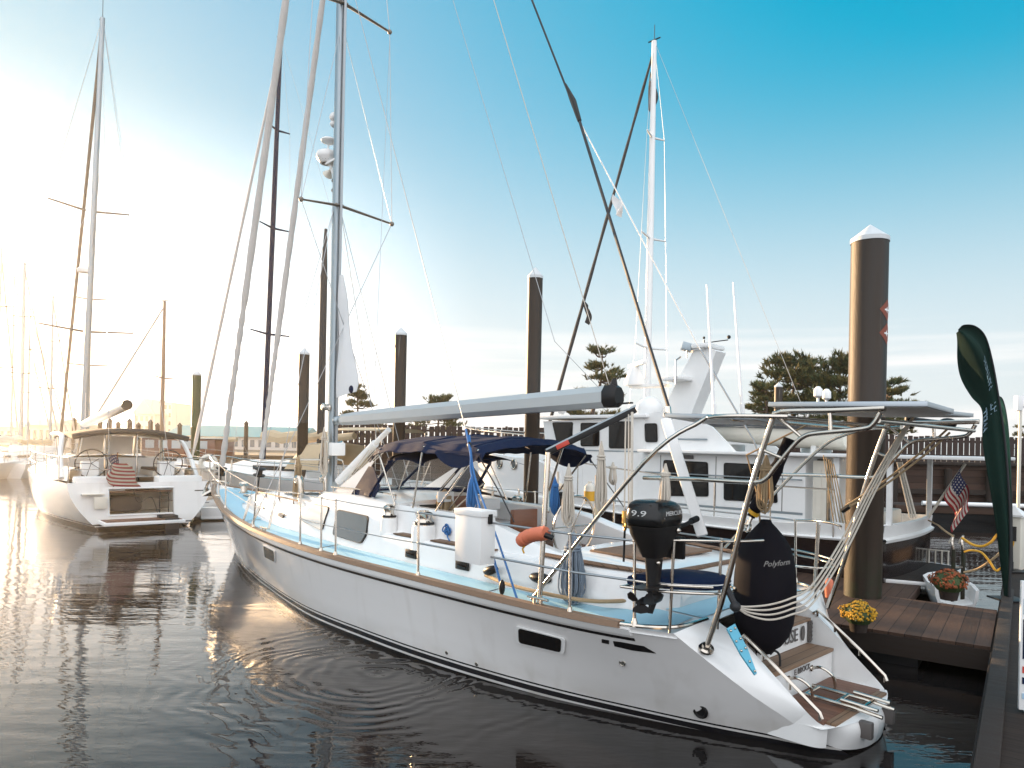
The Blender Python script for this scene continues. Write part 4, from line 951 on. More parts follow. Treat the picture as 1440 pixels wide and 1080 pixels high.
# stern rails: seats on each quarter
for sd_ in (1, -1):
    pr = lambda P: [Vector((p[0], sd_*p[1], p[2])) for p in P]
    T = tops[sd_][0]
    pipe([T[0].lerp(T[1], 1.0)]+pr([(1.05, 1.62, 1.94), (0.78, 1.42, 1.95), (0.55, 1.15, 1.95), (0.45, 0.9, 1.95)]), 0.014, 'stern_rail', 5)
    pipe([T[0].lerp(T[1], 0.52)]+pr([(1.05, 1.62, 1.52), (0.70, 1.36, 1.52)]), 0.013, 'stern_rail', 5)
    for u, y in ((1.02, 1.58), (0.80, 1.10)): pipe(pr([(u, y, 1.07), (u-0.03, y, 1.95)]), 0.015, 'rail_post', 0)
    pipe(pr([(1.45, 1.78, 1.46), (1.0, 1.62, 1.46), (0.66, 1.30, 1.46), (0.70, 0.95, 1.46), (1.05, 0.90, 1.46), (1.4, 1.2, 1.46), (1.45, 1.78, 1.46)]), 0.014, 'seat_frame', 5)
def cushion(sd_, label):
    P = [(1.40, 1.74), (1.0, 1.58), (0.70, 1.28), (0.74, 0.98), (1.05, 0.94), (1.36, 1.2)]
    c = Vector((1.04, 1.29, 0)); R = []
    for s, z in ((0.90, 1.475), (1.0, 1.49), (1.02, 1.53), (0.99, 1.565), (0.86, 1.59), (0.4, 1.615), (0.02, 1.62)):
        R.append([Vector((c.x+(x-c.x)*s, sd_*(c.y+(y-c.y)*s), z)) for x, y in [(q.x, q.y) for q in spline([(a, b, 0) for a, b in P+P[:1]], 5)][:-1]])
    e = MB(); e.rings(R); o = e.build('seat_cushion', 'navy'); o.matrix_world = yacht.matrix_basis; tag(o, label, 'cushion')
    e = MB(); e.tube(R[2]+R[2][:1], 0.006, 6); e.build('piping', 'white', o)
cushion(1, 'dark navy seat cushion on the port stern rail beside the outboard motor')
# ------------------------------------------------------------------ things hung on and resting on the near yacht
# fender hanging over the stern steps
FY = 0.46
ft, fb = Y.V(1069, 730, FY), Y.V(1081, 921, FY)
fen = framed('boat_fender', 'big black cloth covered fender hanging over the stern steps of the near white yacht', 'fender', Y)
e = MB(); H_ = ft.z-fb.z; c = Vector(((ft.x+fb.x)/2, FY, fb.z))
prof_ = [(0.02, 0), (0.075, 0.012), (0.09, 0.04), (0.17, 0.10), (0.245, 0.20), (0.285, 0.33), (0.302, 0.50), (0.305, 0.66), (0.297, 0.82), (0.278, 0.97), (0.24, 1.10), (0.18, 1.20), (0.105, 1.29), (0.06, 1.34), (0.05, 1.37), (0.001, 1.37)]
seg = 40; R = []
for r, z in prof_:
    zz = z/1.37*H_
    pl = 0.055*max(0, (z-1.0)/0.37)*min(1, (1.37-z)/0.2+0.3)
    lo = 0.05*max(0, (0.16-z)/0.16)
    R.append([c+Vector((r*(1+pl*math.sin(9*a)+lo*math.sin(8*a)+0.012*math.sin(3*a+4*z))*math.cos(a), r*(1+pl*math.sin(9*a+1)+lo*math.sin(8*a)+0.012*math.sin(2*a+5*z))*math.sin(a), zz)) for a in [2*PI*j/seg for j in range(seg)]])
e.rings(R); body = e.build('fender_body', 'fendercloth', fen, smooth=80)
cw = Y.w(c); d2 = Vector((-cw.x, -cw.y)); a0 = math.atan2(d2.y, d2.x)-Y.a      # the lettering sits on the cloth, turned to the dock
aL = a0+0.42
def fwrap(co):
    a = aL+co.x/0.29; rr = interp([0.5, 0.82, 0.97, 1.1], [0.308, 0.303, 0.284, 0.246], 0.95+co.y)+0.004+co.z
    return c+Vector((rr*math.cos(a), rr*math.sin(a), (0.97+co.y+co.x*0.1)/1.37*H_))
M['lettergrey2'] = mat('faded_print', (0.28, 0.27, 0.26), 0.8, var=0.3, vscale=40)
M['lettering_pale'] = mat('decal_print', (0.50, 0.50, 0.49), 0.5, var=0.1)
tx = MB(); tx.text('Polyform', 0.075, (0, 0, 0), (1, 0, 0), (0, 1, 0), 0.001, wrap=fwrap, shear=0.35)
tx.build('lettering', 'lettergrey2', fen)
e = MB(); e.tube([Y.V(1069, 735, FY), Y.V(1064, 690, FY+0.05), Y.V(1050, 640, 0.55), Vector((0.2, 0.6, 3.05))], 0.010, 6); e.build('lanyard', 'ropetan', fen)
e = MB(); p = Y.V(1083, 920, FY); e.tube(spline([p, p+Vector((-0.02, -0.05, 0.03)), p+Vector((-0.05, -0.1, -0.02)), p+Vector((-0.05, -0.12, -0.16))], 5), 0.012, 6); e.build('tail_rope', 'wireblack', fen)
# bunched mooring lines running across the fender up to the arch
mr = framed('mooring_line', 'four pale ropes bunched together, sagging across the black fender up to the arch', 'rope', Y)
for i in range(4):
    
    P = [Y.V(1034, 852, 1.33)]+[Y.V(x+dx*(i-1.5)*1.3, y+dyy*(i-1.5)*3.2, yy) for x, y, yy, dx, dyy in ((1052, 859, 1.12, 0, 1.2), (1082, 861, 0.93, 0, 2.2), (1112, 853, 0.80, 0, 2.4), (1142, 836, 0.55, 0.8, 2.4), (1186, 768, -0.1, 2.2, 1.2), (1224, 692, -0.55, 2.6, 0.5), (1262, 622, -0.95, 1.8, 0.2))]+[Y.V(1290, 578, -1.25)]
    k = MB(); k.tube(spline(P, 6), 0.0095, 8); k.build('rope_strand', 'rope', mr)
k = MB(); k.tube([Y.V(1020, 822, 1.34), Y.V(1034, 852, 1.33)], 0.03, 8); k.ball(Y.V(1034, 853, 1.33), 0.05, 10, 8); k.build('lashing', 'wireblack', mr)
mr = framed('davit_tackle', 'pair of tan ropes stretched from the far arch end down to a black hook', 'rope', Y)
for i in (-1, 1):
    k = MB(); k.tube(spline([Y.V(1188, 714+2*i, -1.3), Y.V(1240, 682+3*i, -1.3), Y.V(1300, 636+4*i, -1.35), Y.V(1336, 604+4*i, -1.4)], 4), 0.012, 6); k.build('rope_strand', 'ropetan', mr)
k = MB(); k.tube([Y.V(1184, 719, -1.3), Y.V(1194, 712, -1.3)], 0.03, 8); k.build('hook', 'black', mr)
mr = framed('davit_tackle', 'fan of tan ropes hanging straight below the far side of the stern arch', 'rope', Y)
for i in range(5):
    k = MB(); k.tube([Y.V(1158+3.5*i, 640+3*i, -1.3), Y.V(1172+4.5*i, 733+i, -1.4)], 0.0065, 6); k.build('rope_strand', 'ropetan', mr)
mr = framed('davit_tackle', 'three pale ropes hanging at the far right corner of the solar arch', 'rope', Y)
for i in range(3):
    k = MB(); k.tube([Y.V(1262+3*i, 650, -1.5), Y.V(1280+4*i, 728, -1.55)], 0.011, 6); k.build('rope_strand', 'rope', mr)
k = MB(); k.ball(Y.V(1280, 590, -1.4), 0.09, 12, 8, (0.7, 0.7, 1.2)); k.ball(Y.V(1332, 596, -1.45), 0.08, 12, 8, (1.2, 0.7, 0.8)); k.tube([Y.V(1280, 590, -1.4), Y.V(1332, 596, -1.45)], 0.03, 8); k.build('pulley_block', 'black', mr)
# black rolled tube slanting up inside the arch
tb = framed('rolled_cover', 'black rolled cloth tube slanting under the stern arch above the fender', 'cover', Y)
k = MB(); k.tube(spline([Y.V(1110, 617, 0.5), Y.V(1095, 652, 0.55), Y.V(1076, 690, 0.6), Y.V(1062, 716, 0.65), Y.V(1056, 727, 0.67)], 5), [0.055]*6+[0.068]*10+[0.04]*5, 12); tbo = k.build('cloth_tube', 'fendercloth', tb)
k = MB(); k.tube([Y.V(1061, 719, 0.655), Y.V(1058, 723, 0.66)], 0.060, 12); k.build('yellow_band', 'yellowhose', tb)
k = MB(); k.tube([Y.V(1057, 726, 0.66), Y.V(1052, 738, 0.68)], 0.018, 8); k.torus(Y.V(1052, 742, 0.68), 0.04, 0.012, look((0.3, 0.5, 0.2)), 14); k.build('shackle', 'steel', tb)
coil('rope_coil', 'tan knotted line hung beside the black rolled tube in the arch', Y.w(Y.V(1078, 640, 0.7)), 0.09, 0.55, 6, 'ropetan', group=RG, seed=8)
coil('rope_coil', 'pale coil of rope hung on the arch brace to the right of the black outboard', Y.w(Y.V(936, 652, 1.66)), 0.07, 0.42, 6, 'rope', group=RG, seed=9)
for px, py, yy, ln, lab, m, sd0 in ((800, 652, 0.3, 0.8, 'long pale hank of rope just right of the crane post', 'rope', 11), (846, 620, -0.2, 0.95, 'long hank of rope hung below the boom end', 'rope', 12), (862, 650, -0.4, 0.3, 'short white hook of rope right of the long hanks', 'rope', 13), (780, 670, 0.2, 0.5, 'dark blue hank of rope hung right beside the crane post', 'ropeblue', 14), (806, 748, 1.5, 0.75, 'grey net bag of line tied to the lifeline right of the orange sling', 'ropegrey', 15)):
    coil('rope_coil', lab, Y.w(Y.V(px, py, yy)), 0.09 if sd0 != 15 else 0.15, ln, 8 if sd0 != 15 else 14, m, group=RG, seed=sd0)
wire([Y.w(Y.V(846, 560, 0)), Y.w(Y.V(846, 622, -0.2))], 0.006, 'rope', 'rope_hanger') if False else None
# white locker box hung on the lifeline
bx = framed('locker_box', 'white lidded plastic box hung on the lifeline of the near yacht below the bimini', 'box', Y)
q0, q1, q2 = Y.V(648, 722, 2.0), Y.V(684, 724, 2.0), Y.V(683, 792, 2.0)
k = MB(); cx = (q0.x+q1.x)/2; hgt_ = q1.z-q2.z; k.box((cx, 1.97, (q1.z+q2.z)/2-0.02), (q0.x-q1.x, 0.22, hgt_), bev=0.008); k.build('box_body', 'white', bx)
k = MB(); k.box((cx, 1.97, q1.z+0.01), (q0.x-q1.x+0.03, 0.245, 0.07), bev=0.008); k.build('box_lid', 'white', bx)
k = MB(); k.box((q1.x-0.012, 1.95, q1.z-0.05), (0.02, 0.06, 0.11), bev=0.005); k.build('latch', 'black', bx)
# orange sling on the rail
ls = framed('rescue_sling', 'faded orange rescue sling pouch strapped round the rail stanchion', 'life sling', Y)
P = [Y.V(x, y, 1.92) for x, y in ((731, 764), (738, 757), (750, 752), (768, 750))]
k = MB(); k.tube(spline(P, 6), [0.035, 0.06, 0.07, 0.075, 0.072, 0.08, 0.078, 0.07, 0.078, 0.08, 0.07, 0.076, 0.078, 0.075, 0.076, 0.078, 0.076, 0.074, 0.07], 12); k.build('pouch', 'orange', ls)
k = MB(); k.tube([Y.V(766, 752, 1.95), Y.V(778, 757, 1.9)], 0.03, 8); k.build('strap', 'black', ls)
k = MB(); k.tube(spline([Y.V(738, 768, 1.93), Y.V(735, 772, 1.93), Y.V(737, 778, 1.93)], 4), 0.01, 6); k.build('cord', 'yellowhose', ls)
# outboard crane: sun-tinted steel post and black arm
cr = framed('outboard_crane', 'slim steel post with a black lifting arm marked by a red band', 'crane', Y)
pb, pt_ = Vector((2.46, 1.86, 1.10)), Y.V(771, 636, 1.80)
k = MB(); k.tube([pb, pt_], 0.028, 12); k.lathe([(0.06, -0.02), (0.055, 0.02), (0.03, 0.04)], pb, 12); k.build('post', 'steel', cr)
aa, ab = Y.V(768, 637, 1.80), Y.V(894, 575, 1.25)
k = MB(); k.bar(aa, ab, 0.05, 0.075, bev=0.006); k.build('arm', 'black', cr)
k = MB(); k.bar(aa.lerp(ab, 0.12), aa.lerp(ab, 0.26), 0.054, 0.05, bev=0.003); k.build('red_band', 'red', cr)
k = MB(); k.bar(aa+Vector((0, 0, 0.035)), ab+Vector((0, 0, 0.035)), 0.052, 0.018); k.build('arm_rail', 'alu', cr)
k = MB(); k.tube([Y.V(771, 720, 1.80), Y.V(772, 690, 1.6), Y.V(792, 627, 1.7)], 0.013, 8); k.build('arm_strut', 'steel', cr)
k = MB()
for i, (x0, x1) in enumerate(((880, 878), (884, 884), (889, 888))): k.tube([Y.V(x0, 580, 1.3), Y.V(x1, 720, 1.62)], 0.009 if i < 2 else 0.016, 6)
k.build('hoist_rope', 'rope', cr)
k = MB(); p = Y.V(879, 727, 1.66); k.tube([p+Vector((0, 0, 0.06)), p-Vector((0, 0, 0.06))], 0.03, 8); k.torus(p-Vector((0, 0, 0.09)), 0.04, 0.012, look((0.5, 0.6, 0)), 12); k.build('hoist_hook', 'brasslike', cr)
k = MB(); k.tube([p-Vector((0, 0, 0.1)), Y.V(877, 790, 1.75)], 0.012, 6); k.build('hoist_strap', 'black', cr)
# white plank at the backstay foot
pk = framed('boarding_plank', 'long white plank leaning up along the backstay between arch and outboard', 'plank', Y)
k = MB(); k.bar(Y.V(936, 588, 0.70), Y.V(988, 754, 0.92), 0.115, 0.05, up=(-0.5, 0.8, 0.2), bev=0.02); k.build('plank_board', 'white', pk)
k = MB(); k.torus(Y.V(937, 584, 0.70), 0.03, 0.01, look((0, 1, 0)), 10); k.build('eye', 'steel', pk)

# outboard engine on the port rail (its back looks outboard)
OB = framed('outboard_engine', 'black outboard engine with white lettering clamped to the port stern rail', 'outboard engine', Y)
oc = Y.V(921, 735, 1.72); oz = 1.62      # local axes: back of the engine towards +y (port), right flank towards -x (aft)
rot = rotz(D(6))
def ol(x, y, z):
    x *= 1.20; y *= 1.14
    z = 1.06-(1.06-interp([-0.4, 0.0, 0.3, 0.57, 1.05], [-0.4, 0.0, 0.38, 0.74, 1.06], z))*0.80
    return Vector((oc.x, oc.y, 0))+rot @ Vector((x, y, 0))+Vector((0, 0, z+1.27))
def osec(z, xb, yb0, yb1, r=0.5):
    n = 28; cy = (yb0+yb1)/2; hy = (yb1-yb0)/2; out = []
    for j in range(n):
        a = 2*PI*j/n; ca, sa = math.cos(a), math.sin(a)
        out.append(ol(math.copysign(abs(ca)**r, ca)*xb, cy+math.copysign(abs(sa)**r, sa)*hy, z))
    return out
k = MB(); k.rings([osec(0.58, 0.145, -0.22, 0.24), osec(0.64, 0.158, -0.245, 0.265), osec(0.72, 0.160, -0.25, 0.27), osec(0.82, 0.155, -0.245, 0.262), osec(0.92, 0.146, -0.22, 0.25), osec(0.99, 0.132, -0.17, 0.235), osec(1.035, 0.105, -0.10, 0.20, 0.6), osec(1.05, 0.05, 0.0, 0.12, 0.8)])
cow = k.build('cowling', 'gloss_black', OB, smooth=60)
k = MB(); k.rings([osec(0.56, 0.150, -0.235, 0.25), osec(0.59, 0.152, -0.24, 0.255)]); k.build('cowl_seam', 'rubber', OB)
k = MB(); k.rings([osec(0.30, 0.07, -0.10, 0.10), osec(0.40, 0.105, -0.17, 0.16), osec(0.50, 0.138, -0.22, 0.225), osec(0.57, 0.143, -0.225, 0.24)]); k.build('lower_pan', 'rubber', OB)
k = MB(); k.rings([osec(-0.02, 0.035, -0.06, 0.085, 0.8), osec(0.12, 0.045, -0.075, 0.085, 0.8), osec(0.32, 0.06, -0.09, 0.095, 0.8)]); k.build('midsection', 'black', OB)
k = MB(); k.prism([ol(-0.08, -0.10, 0.03), ol(-0.08, 0.16, 0.03), ol(-0.03, 0.26, 0.035), ol(0.03, 0.26, 0.035), ol(0.08, 0.16, 0.03), ol(0.08, -0.10, 0.03)], (0, 0, 0.014)); k.build('cavitation_plate', 'black', OB)
k = MB(); k.tube([ol(0, -0.16, -0.10), ol(0, -0.08, -0.10), ol(0, 0.05, -0.10), ol(0, 0.16, -0.10)], [0.012, 0.05, 0.055, 0.03], 12); k.prism([ol(-0.008, -0.07, -0.12), ol(-0.008, 0.06, -0.12), ol(-0.008, 0.08, -0.26), ol(-0.008, 0.02, -0.28)], rot @ Vector((0.016, 0, 0))); k.prism([ol(-0.02, -0.06, 0.0), ol(-0.02, 0.07, 0.0), ol(-0.02, 0.06, -0.1), ol(-0.02, -0.06, -0.1)], rot @ Vector((0.04, 0, 0))); k.build('gearcase', 'black', OB)
k = MB(); k.tube([ol(0, 0.15, -0.10), ol(0, 0.25, -0.10)], [0.04, 0.022], 12)
for i in range(3):
    a = 2*PI*i/3+0.5; ca, sa = math.cos(a), math.sin(a); w_ = Vector((-sa, 0, ca))
    def bp(rr, ww, yy): return ol(ca*rr-sa*ww, 0.20+yy, -0.10+sa*rr+ca*ww)
    B = [bp(0.03, -0.02, -0.02), bp(0.07, -0.06, -0.035), bp(0.115, -0.055, -0.03), bp(0.135, 0.0, 0.0), bp(0.115, 0.055, 0.03), bp(0.07, 0.05, 0.03), bp(0.03, 0.02, 0.02)]
    k.prism(B, rot @ Vector((0, 0.008, 0)))
k.build('propeller', 'black', OB)
k = MB(); k.box(ol(0, -0.28, 0.36), (0.30, 0.05, 0.22), rot, bev=0.015); k.tube([ol(-0.1, -0.26, 0.44), ol(-0.1, -0.12, 0.44)], 0.02, 8); k.tube([ol(0.1, -0.26, 0.44), ol(0.1, -0.12, 0.44)], 0.02, 8); k.build('clamp_bracket', 'rubber', OB)
k = MB(); k.tube(spline([ol(-0.05, -0.22, 0.52), ol(-0.06, -0.40, 0.55), ol(-0.05, -0.62, 0.60)], 5), 0.022, 8); k.tube([ol(-0.05, -0.55, 0.585), ol(-0.05, -0.66, 0.61)], 0.032, 10); k.build('tiller', 'rubber', OB)
for q, r in ((ol(-0.150, -0.1, 0.53), 0.028), (ol(-0.062, 0.05, 0.26), 0.022)): k = MB(); k.ball(q, r, 10, 6); k.build('knob', 'steel', OB)
def side_wrap(co):
    y = -0.01-co.x; z = 0.80+co.y; s = abs((y-0.01)/0.25); xb = interp([0.72, 0.82, 0.92, 0.99], [0.160, 0.155, 0.146, 0.132], z)
    return ol(-(xb*max(0, (1-min(1, s)**4))**0.25+0.002+co.z), y, z)
k = MB(); k.text('MERCURY', 0.078, (0, 0, 0), (1, 0, 0), (0, 1, 0), 0.0015, wrap=lambda co: side_wrap(Vector((co.x*0.88+0.02, co.y*1.5, co.z))), shear=0.15); k.build('lettering', 'lettering_pale', OB)
k = MB(); k.add([side_wrap(Vector((x, y, 0.002))) for x, y in ((-0.17, -0.085), (0.17, -0.085), (0.17, -0.062), (-0.17, -0.062))], [(0, 1, 2, 3)]); k.build('trim_stripe', 'lettergrey', OB)
def back_wrap(co):
    x = -0.045+co.x*-1*-1; z = 0.80+co.y; hy = interp([0.72, 0.82, 0.92], [0.27, 0.262, 0.25], z)
    s = abs(co.x-0.02)/0.155
    return ol(-(0.0)+(-co.x if False else co.x)*-1 if False else -co.x*-1, hy*max(0.0, 1-min(1, s)**4)**0.25+0.004+co.z, z)
k = MB(); k.text('9.9', 0.10, (0, 0, 0), (1, 0, 0), (0, 1, 0), 0.0015, wrap=lambda co: back_wrap(Vector((-co.x*1.1, co.y*1.5, co.z)))); k.build('lettering', 'lettering_pale', OB)
k = MB(); k.add([back_wrap(Vector((x, y, 0.003))) for x, y in ((-0.1, 0.09), (0.1, 0.09), (0.09, 0.17), (-0.09, 0.17))], [(0, 1, 2, 3)]); k.build('rear_intake', 'rubber', OB)
# odds and ends along the far side of the near yacht's aft deck
gp = framed('jerry_can', 'small white and yellow bottle strapped upright to the far rail of the near yacht', 'bottle', Y)
p = Y.V(829, 694, -1.7); k = MB(); k.lathe([(0.085, -0.17), (0.09, -0.15), (0.09, 0.10), (0.06, 0.15), (0.03, 0.17), (0.03, 0.20), (0.001, 0.20)], p, 16); k.build('bottle_body', 'offwhite', gp)
k = MB(); k.lathe([(0.092, -0.12), (0.092, 0.04)], p, 16); k.build('yellow_label', 'yellowhose', gp)
ob = framed('paddle', 'pale oval paddle blade standing upright on the far rail of the near yacht', 'paddle', Y)
p = Y.V(837, 735, -1.4); k = MB(); k.ball(p, 0.2, 16, 10, (0.28, 0.75, 1.25), rotz(0.4)); k.build('blade', 'tan', ob); k = MB(); k.tube([p+Vector((0, 0, 0.2)), p+Vector((0, 0, 0.75))], 0.016, 8); k.build('shaft', 'teakrail', ob)
gr = framed('barbecue_grill', 'round silver barbecue grill clamped to the far stern rail', 'grill', Y)
p = Y.V(960, 775, -1.3); k = MB(); k.ball(p, 0.16, 18, 10, (1.2, 1.0, 0.8)); k.build('grill_body', 'steel', gr); k = MB(); k.tube([p-Vector((0, 0, 0.5)), p], 0.02, 8); k.build('stand', 'steel', gr)
hb2 = framed('horseshoe_buoy', 'pale horseshoe buoy hung on the far lifeline behind the grey net bag', 'life buoy', Y)
p = Y.V(790, 700, -1.85); k = MB(); k.torus(p, 0.20, 0.06, look((0.1, 1, 0)), 20, D(-60), D(240)); k.build('buoy_body', 'offwhite', hb2); k = MB(); k.tube([p+Vector((0.1, 0, 0.2)), p+Vector((0.1, 0, 0.45))], 0.02, 6); k.build('hanger', 'rope', hb2)
k = MB(); p = Vector((3.80, 0.0, 2.0)); k.box(p+Vector((0.02, 0, 0.06)), (0.07, 0.36, 0.24), bev=0.02); k.build('chart_plotter', 'black', ped)
k = MB(); k.box(p+Vector((-0.02, 0, 0.06)), (0.01, 0.30, 0.18)); k.build('plotter_screen', 'darkglass', ped)
rnd = random.Random(31); k = MB(); p = Y.V(628, 743, 1.12)
for i in range(5): k.torus(p+Vector((rnd.uniform(-.06, .06), 0.02, rnd.uniform(-.04, .04))), 0.05, 0.010, look((rnd.uniform(-.5, .5), 1, rnd.uniform(-.5, .5))), 12, ts=6)
k.tube(spline([p, p+Vector((-0.1, 0.05, -0.12)), p+Vector((-0.3, 0.06, -0.26)), p+Vector((-0.42, 0.08, -0.28))], 5), 0.010, 6)
tag(k.build('rope_knot', 'ropeblue'), 'small blue knot of rope on the coaming left of the white lidded box', 'rope').matrix_world = yacht.matrix_basis
k = MB(); k.box((6.02, 0.62, 1.72), (0.06, 0.42, 0.30), bev=0.02); k.build('companion_panel', 'black', yacht)
for y in (-0.95, 0.95):
    k = MB()
    for i in range(6): k.torus((5.6+0.03*i, y*0.72, 1.42+0.025*i), 0.16-0.008*i, 0.013, None, 16, ts=6)
    k.build('sheet_coil', 'rope', yacht)
# ------------------------------------------------------------------ docks, pilings and what stands on them
DK = Frame(5.95, 8.73, 54.2)      # inner corner of the two docks; x along the main dock away from the camera, y to the left along the finger
M['dockplank'] = plank_mat('brown_dock_planks', (0.058, 0.034, 0.024), 1, 0.19, 0.05, 0.7, 0.55, grain=(2, 22, 20))
M['dockplank2'] = plank_mat('dark_dock_planks', (0.030, 0.020, 0.015), 0, 0.15, 0.05, 0.75, 0.3, grain=(22, 2, 20))
M['fascia'] = mat('dock_fascia', (0.020, 0.012, 0.008), 0.8, var=0.35, stretch=(4, 0.6, 6), bump=0.3)
def dock(name, x0, x1, y0, y1, z, mt, label=None):
    r = framed(name, label, 'dock', DK)
    k = MB(); k.box(((x0+x1)/2, (y0+y1)/2, z-0.02), (x1-x0, y1-y0, 0.04)); k.build('decking', mt, r)
    for a, b, c_, d_ in ((x0-0.02, x0+0.05, y0, y1), (x1-0.05, x1+0.02, y0, y1)):
        k = MB(); k.box(((a+b)/2, (c_+d_)/2, z-0.17), (b-a, d_-c_, 0.255)); k.build('fascia_board', 'fascia', r)
    for c_, d_ in ((y0-0.02, y0+0.05), (y1-0.05, y1+0.02)):
        k = MB(); k.box(((x0+x1)/2, (c_+d_)/2, z-0.172), (x1-x0-0.12, d_-c_, 0.25)); k.build('fascia_board', 'fascia', r)
    k = MB()
    n = max(1, int((y1-y0)/2.5))
    for i in range(n): k.box(((x0+x1)/2, y0+(i+0.5)*(y1-y0)/n, z-0.42), (x1-x0-0.3, 1.6, 0.42), bev=0.03)
    k.build('float', 'black', r); return r
finger = dock('finger_dock', 0.0, 2.6, 0.02, 9.5, 0.45, 'dockplank', 'brown plank finger dock beside the stern of the near white yacht')
maind = dock('main_dock', -14.0, 30.0, -3.4, 0.0, 0.448, 'dockplank2', 'long dark plank dock running past the right edge of the picture')
k = MB(); k.box((-3.0, -0.09, 0.475), (15.0, 0.16, 0.06), bev=0.01); k.build('edge_board', 'fascia', maind)
def pile_mat(name, col):
    """coated steel: long vertical streaks, pale droppings near the top, weed and scum at the tide line"""
    m, nt, b = new_mat(name); N, L = nt.nodes, nt.links
    tc = N.new('ShaderNodeTexCoord'); sp = N.new('ShaderNodeSeparateXYZ'); L.new(tc.outputs['Object'], sp.inputs[0])
    def nz(st, sc, det=5):
        mp = N.new('ShaderNodeMapping'); mp.inputs['Scale'].default_value = st; L.new(tc.outputs['Object'], mp.inputs['Vector'])
        n = N.new('ShaderNodeTexNoise'); n.inputs['Scale'].default_value = sc; n.inputs['Detail'].default_value = det; L.new(mp.outputs['Vector'], n.inputs['Vector']); return n.outputs['Fac']
    def ramp(v, a, c, lo=0.0, hi=1.0):
        r = N.new('ShaderNodeMapRange'); r.inputs['From Min'].default_value = a; r.inputs['From Max'].default_value = c; r.inputs['To Min'].default_value = lo; r.inputs['To Max'].default_value = hi; r.clamp = True; L.new(v, r.inputs['Value']); return r.outputs[0]
    def mix(f, a, c):
        x = N.new('ShaderNodeMix'); x.data_type = 'RGBA'; L.new(f, x.inputs['Factor'])
        for k, q in (('A', a), ('B', c)):
            if isinstance(q, tuple): x.inputs[k].default_value = (*q, 1)
            else: L.new(q, x.inputs[k])
        return x.outputs['Result']
    def mulm(a, c):
        x = N.new('ShaderNodeMath'); x.operation = 'MULTIPLY'; L.new(a, x.inputs[0]); L.new(c, x.inputs[1]); return x.outputs[0]
    st = nz((7, 7, 0.35), 1.0); c0 = Vector(col)
    cur = mix(ramp(st, 0.3, 0.7), tuple(c0*0.72), tuple(c0*1.3))
    cur = mix(mulm(ramp(nz((9, 9, 0.5), 1.3), 0.66, 0.76), ramp(sp.outputs[2], 2.5, 6.0, 0, 0.5)), cur, (0.30, 0.28, 0.25))
    cur = mix(mulm(ramp(nz((3, 3, 3), 2.0), 0.35, 0.6), ramp(sp.outputs[2], 1.3, 0.5)), cur, (0.018, 0.022, 0.010))
    L.new(cur, b.inputs['Base Color']); b.inputs['Specular IOR Level'].default_value = 0.35; L.new(ramp(st, 0.3, 0.7, 0.38, 0.62), b.inputs['Roughness'])
    bp = N.new('ShaderNodeBump'); bp.inputs['Strength'].default_value = 0.25; bp.inputs['Distance'].default_value = 0.01; L.new(nz((30, 30, 6), 1.0), bp.inputs['Height']); L.new(bp.outputs['Normal'], b.inputs['Normal'])
    return m
M['capgrey'] = mat('weathered_white_cap', (0.56, 0.58, 0.59), 0.55, var=0.16, vscale=5)
# steel pilings with white conical caps
M['pile'] = pile_mat('brown_pile_coating', (0.024, 0.015, 0.009))
M['pilegreen'] = pile_mat('green_pile_coating', (0.026, 0.046, 0.012))
def piling(x, y, top, r, label, m='pile', group='dock pilings with white cone caps', base=-1.5, bands=True):
    p = thing('dock_piling', label, 'piling', (x, y, 0), 0, group)
    k = MB(); k.lathe([(r, base), (r, 0.6), (r, top*0.55-0.02), (r+0.006, top*0.55-0.01), (r+0.006, top*0.55+0.01), (r, top*0.55+0.02), (r, top), (0.001, top)], seg=32); k.build('pile_shaft', m, p)
    k = MB(); k.lathe([(r*1.04, top-0.05), (r*1.04, top+0.02), (r*0.55, top+0.13), (0.01, top+0.25)], seg=32); k.build('cone_cap', 'capgrey', p, smooth=30)
    return p
def pile_at(px, py_top, wpx, dep, label, m='pile', dx=0):
    t = atY(px, py_top, dep); return piling(t.x, t.y, t.z-0.1, wpx/2000*dep, label, m)
bigp = atZ(1213, 838, 0.45)
bp1 = piling(bigp.x, bigp.y, 2.8+(637-337)/1000*bigp.y, 0.285, 'very thick brown piling with white cone cap, nearest, standing on the finger dock')
def pile_sign(z, w_):
    k = MB(); d_ = Vector((-bigp.x, -bigp.y)); a1 = math.atan2(d_.y, d_.x)+1.22
    def cyl(u, v, o): a = a1+u/0.285; return Vector(((0.285+o)*math.cos(a), (0.285+o)*math.sin(a), z+v))
    s = w_/2
    k.grid(lambda a, b: cyl((a-b)*s, (a+b-1)*s, 0.004), 8, 8); o = k.build('diamond_sign', 'signorange', bp1)
    k = MB(); k.grid(lambda a, b: cyl((a-0.5)*s*0.9, (b-0.5)*s*0.14, 0.007), 6, 1); k.grid(lambda a, b: cyl(-0.30*s+(a)*0.28*s, (b-0.5)*(0.15+a*0.0)*s*(4*a+0.2), 0.0075), 4, 2); k.build('arrow_mark', 'white', o)
M['signorange'] = mat('orange_sign', (0.22, 0.05, 0.025), 0.6)
zt = 2.8+(637-442)/1000*bigp.y; pile_sign(zt+0.04, 0.36); pile_sign(zt-0.34, 0.36)
pile_at(753, 384, 21, 18.6, 'dark brown piling with white cap rising behind the blue bimini and boom')
pile_at(564, 466, 17, 26, 'slim dark piling with white cap behind the grey boom, right of the mast')
pile_at(428, 494, 15, 30, 'slim dark piling with white cap just left of the near yacht mast')
pile_at(277, 524, 12, 38, 'green tinted piling with white cap at the left, behind the near yacht bow', 'pilegreen')
pile_at(1095, 541, 11, 42, 'short dark piling with white cap in front of the pine trees')
pile_at(586, 575, 5, 60, 'tiny thin piling seen under the grey boom against the trees')
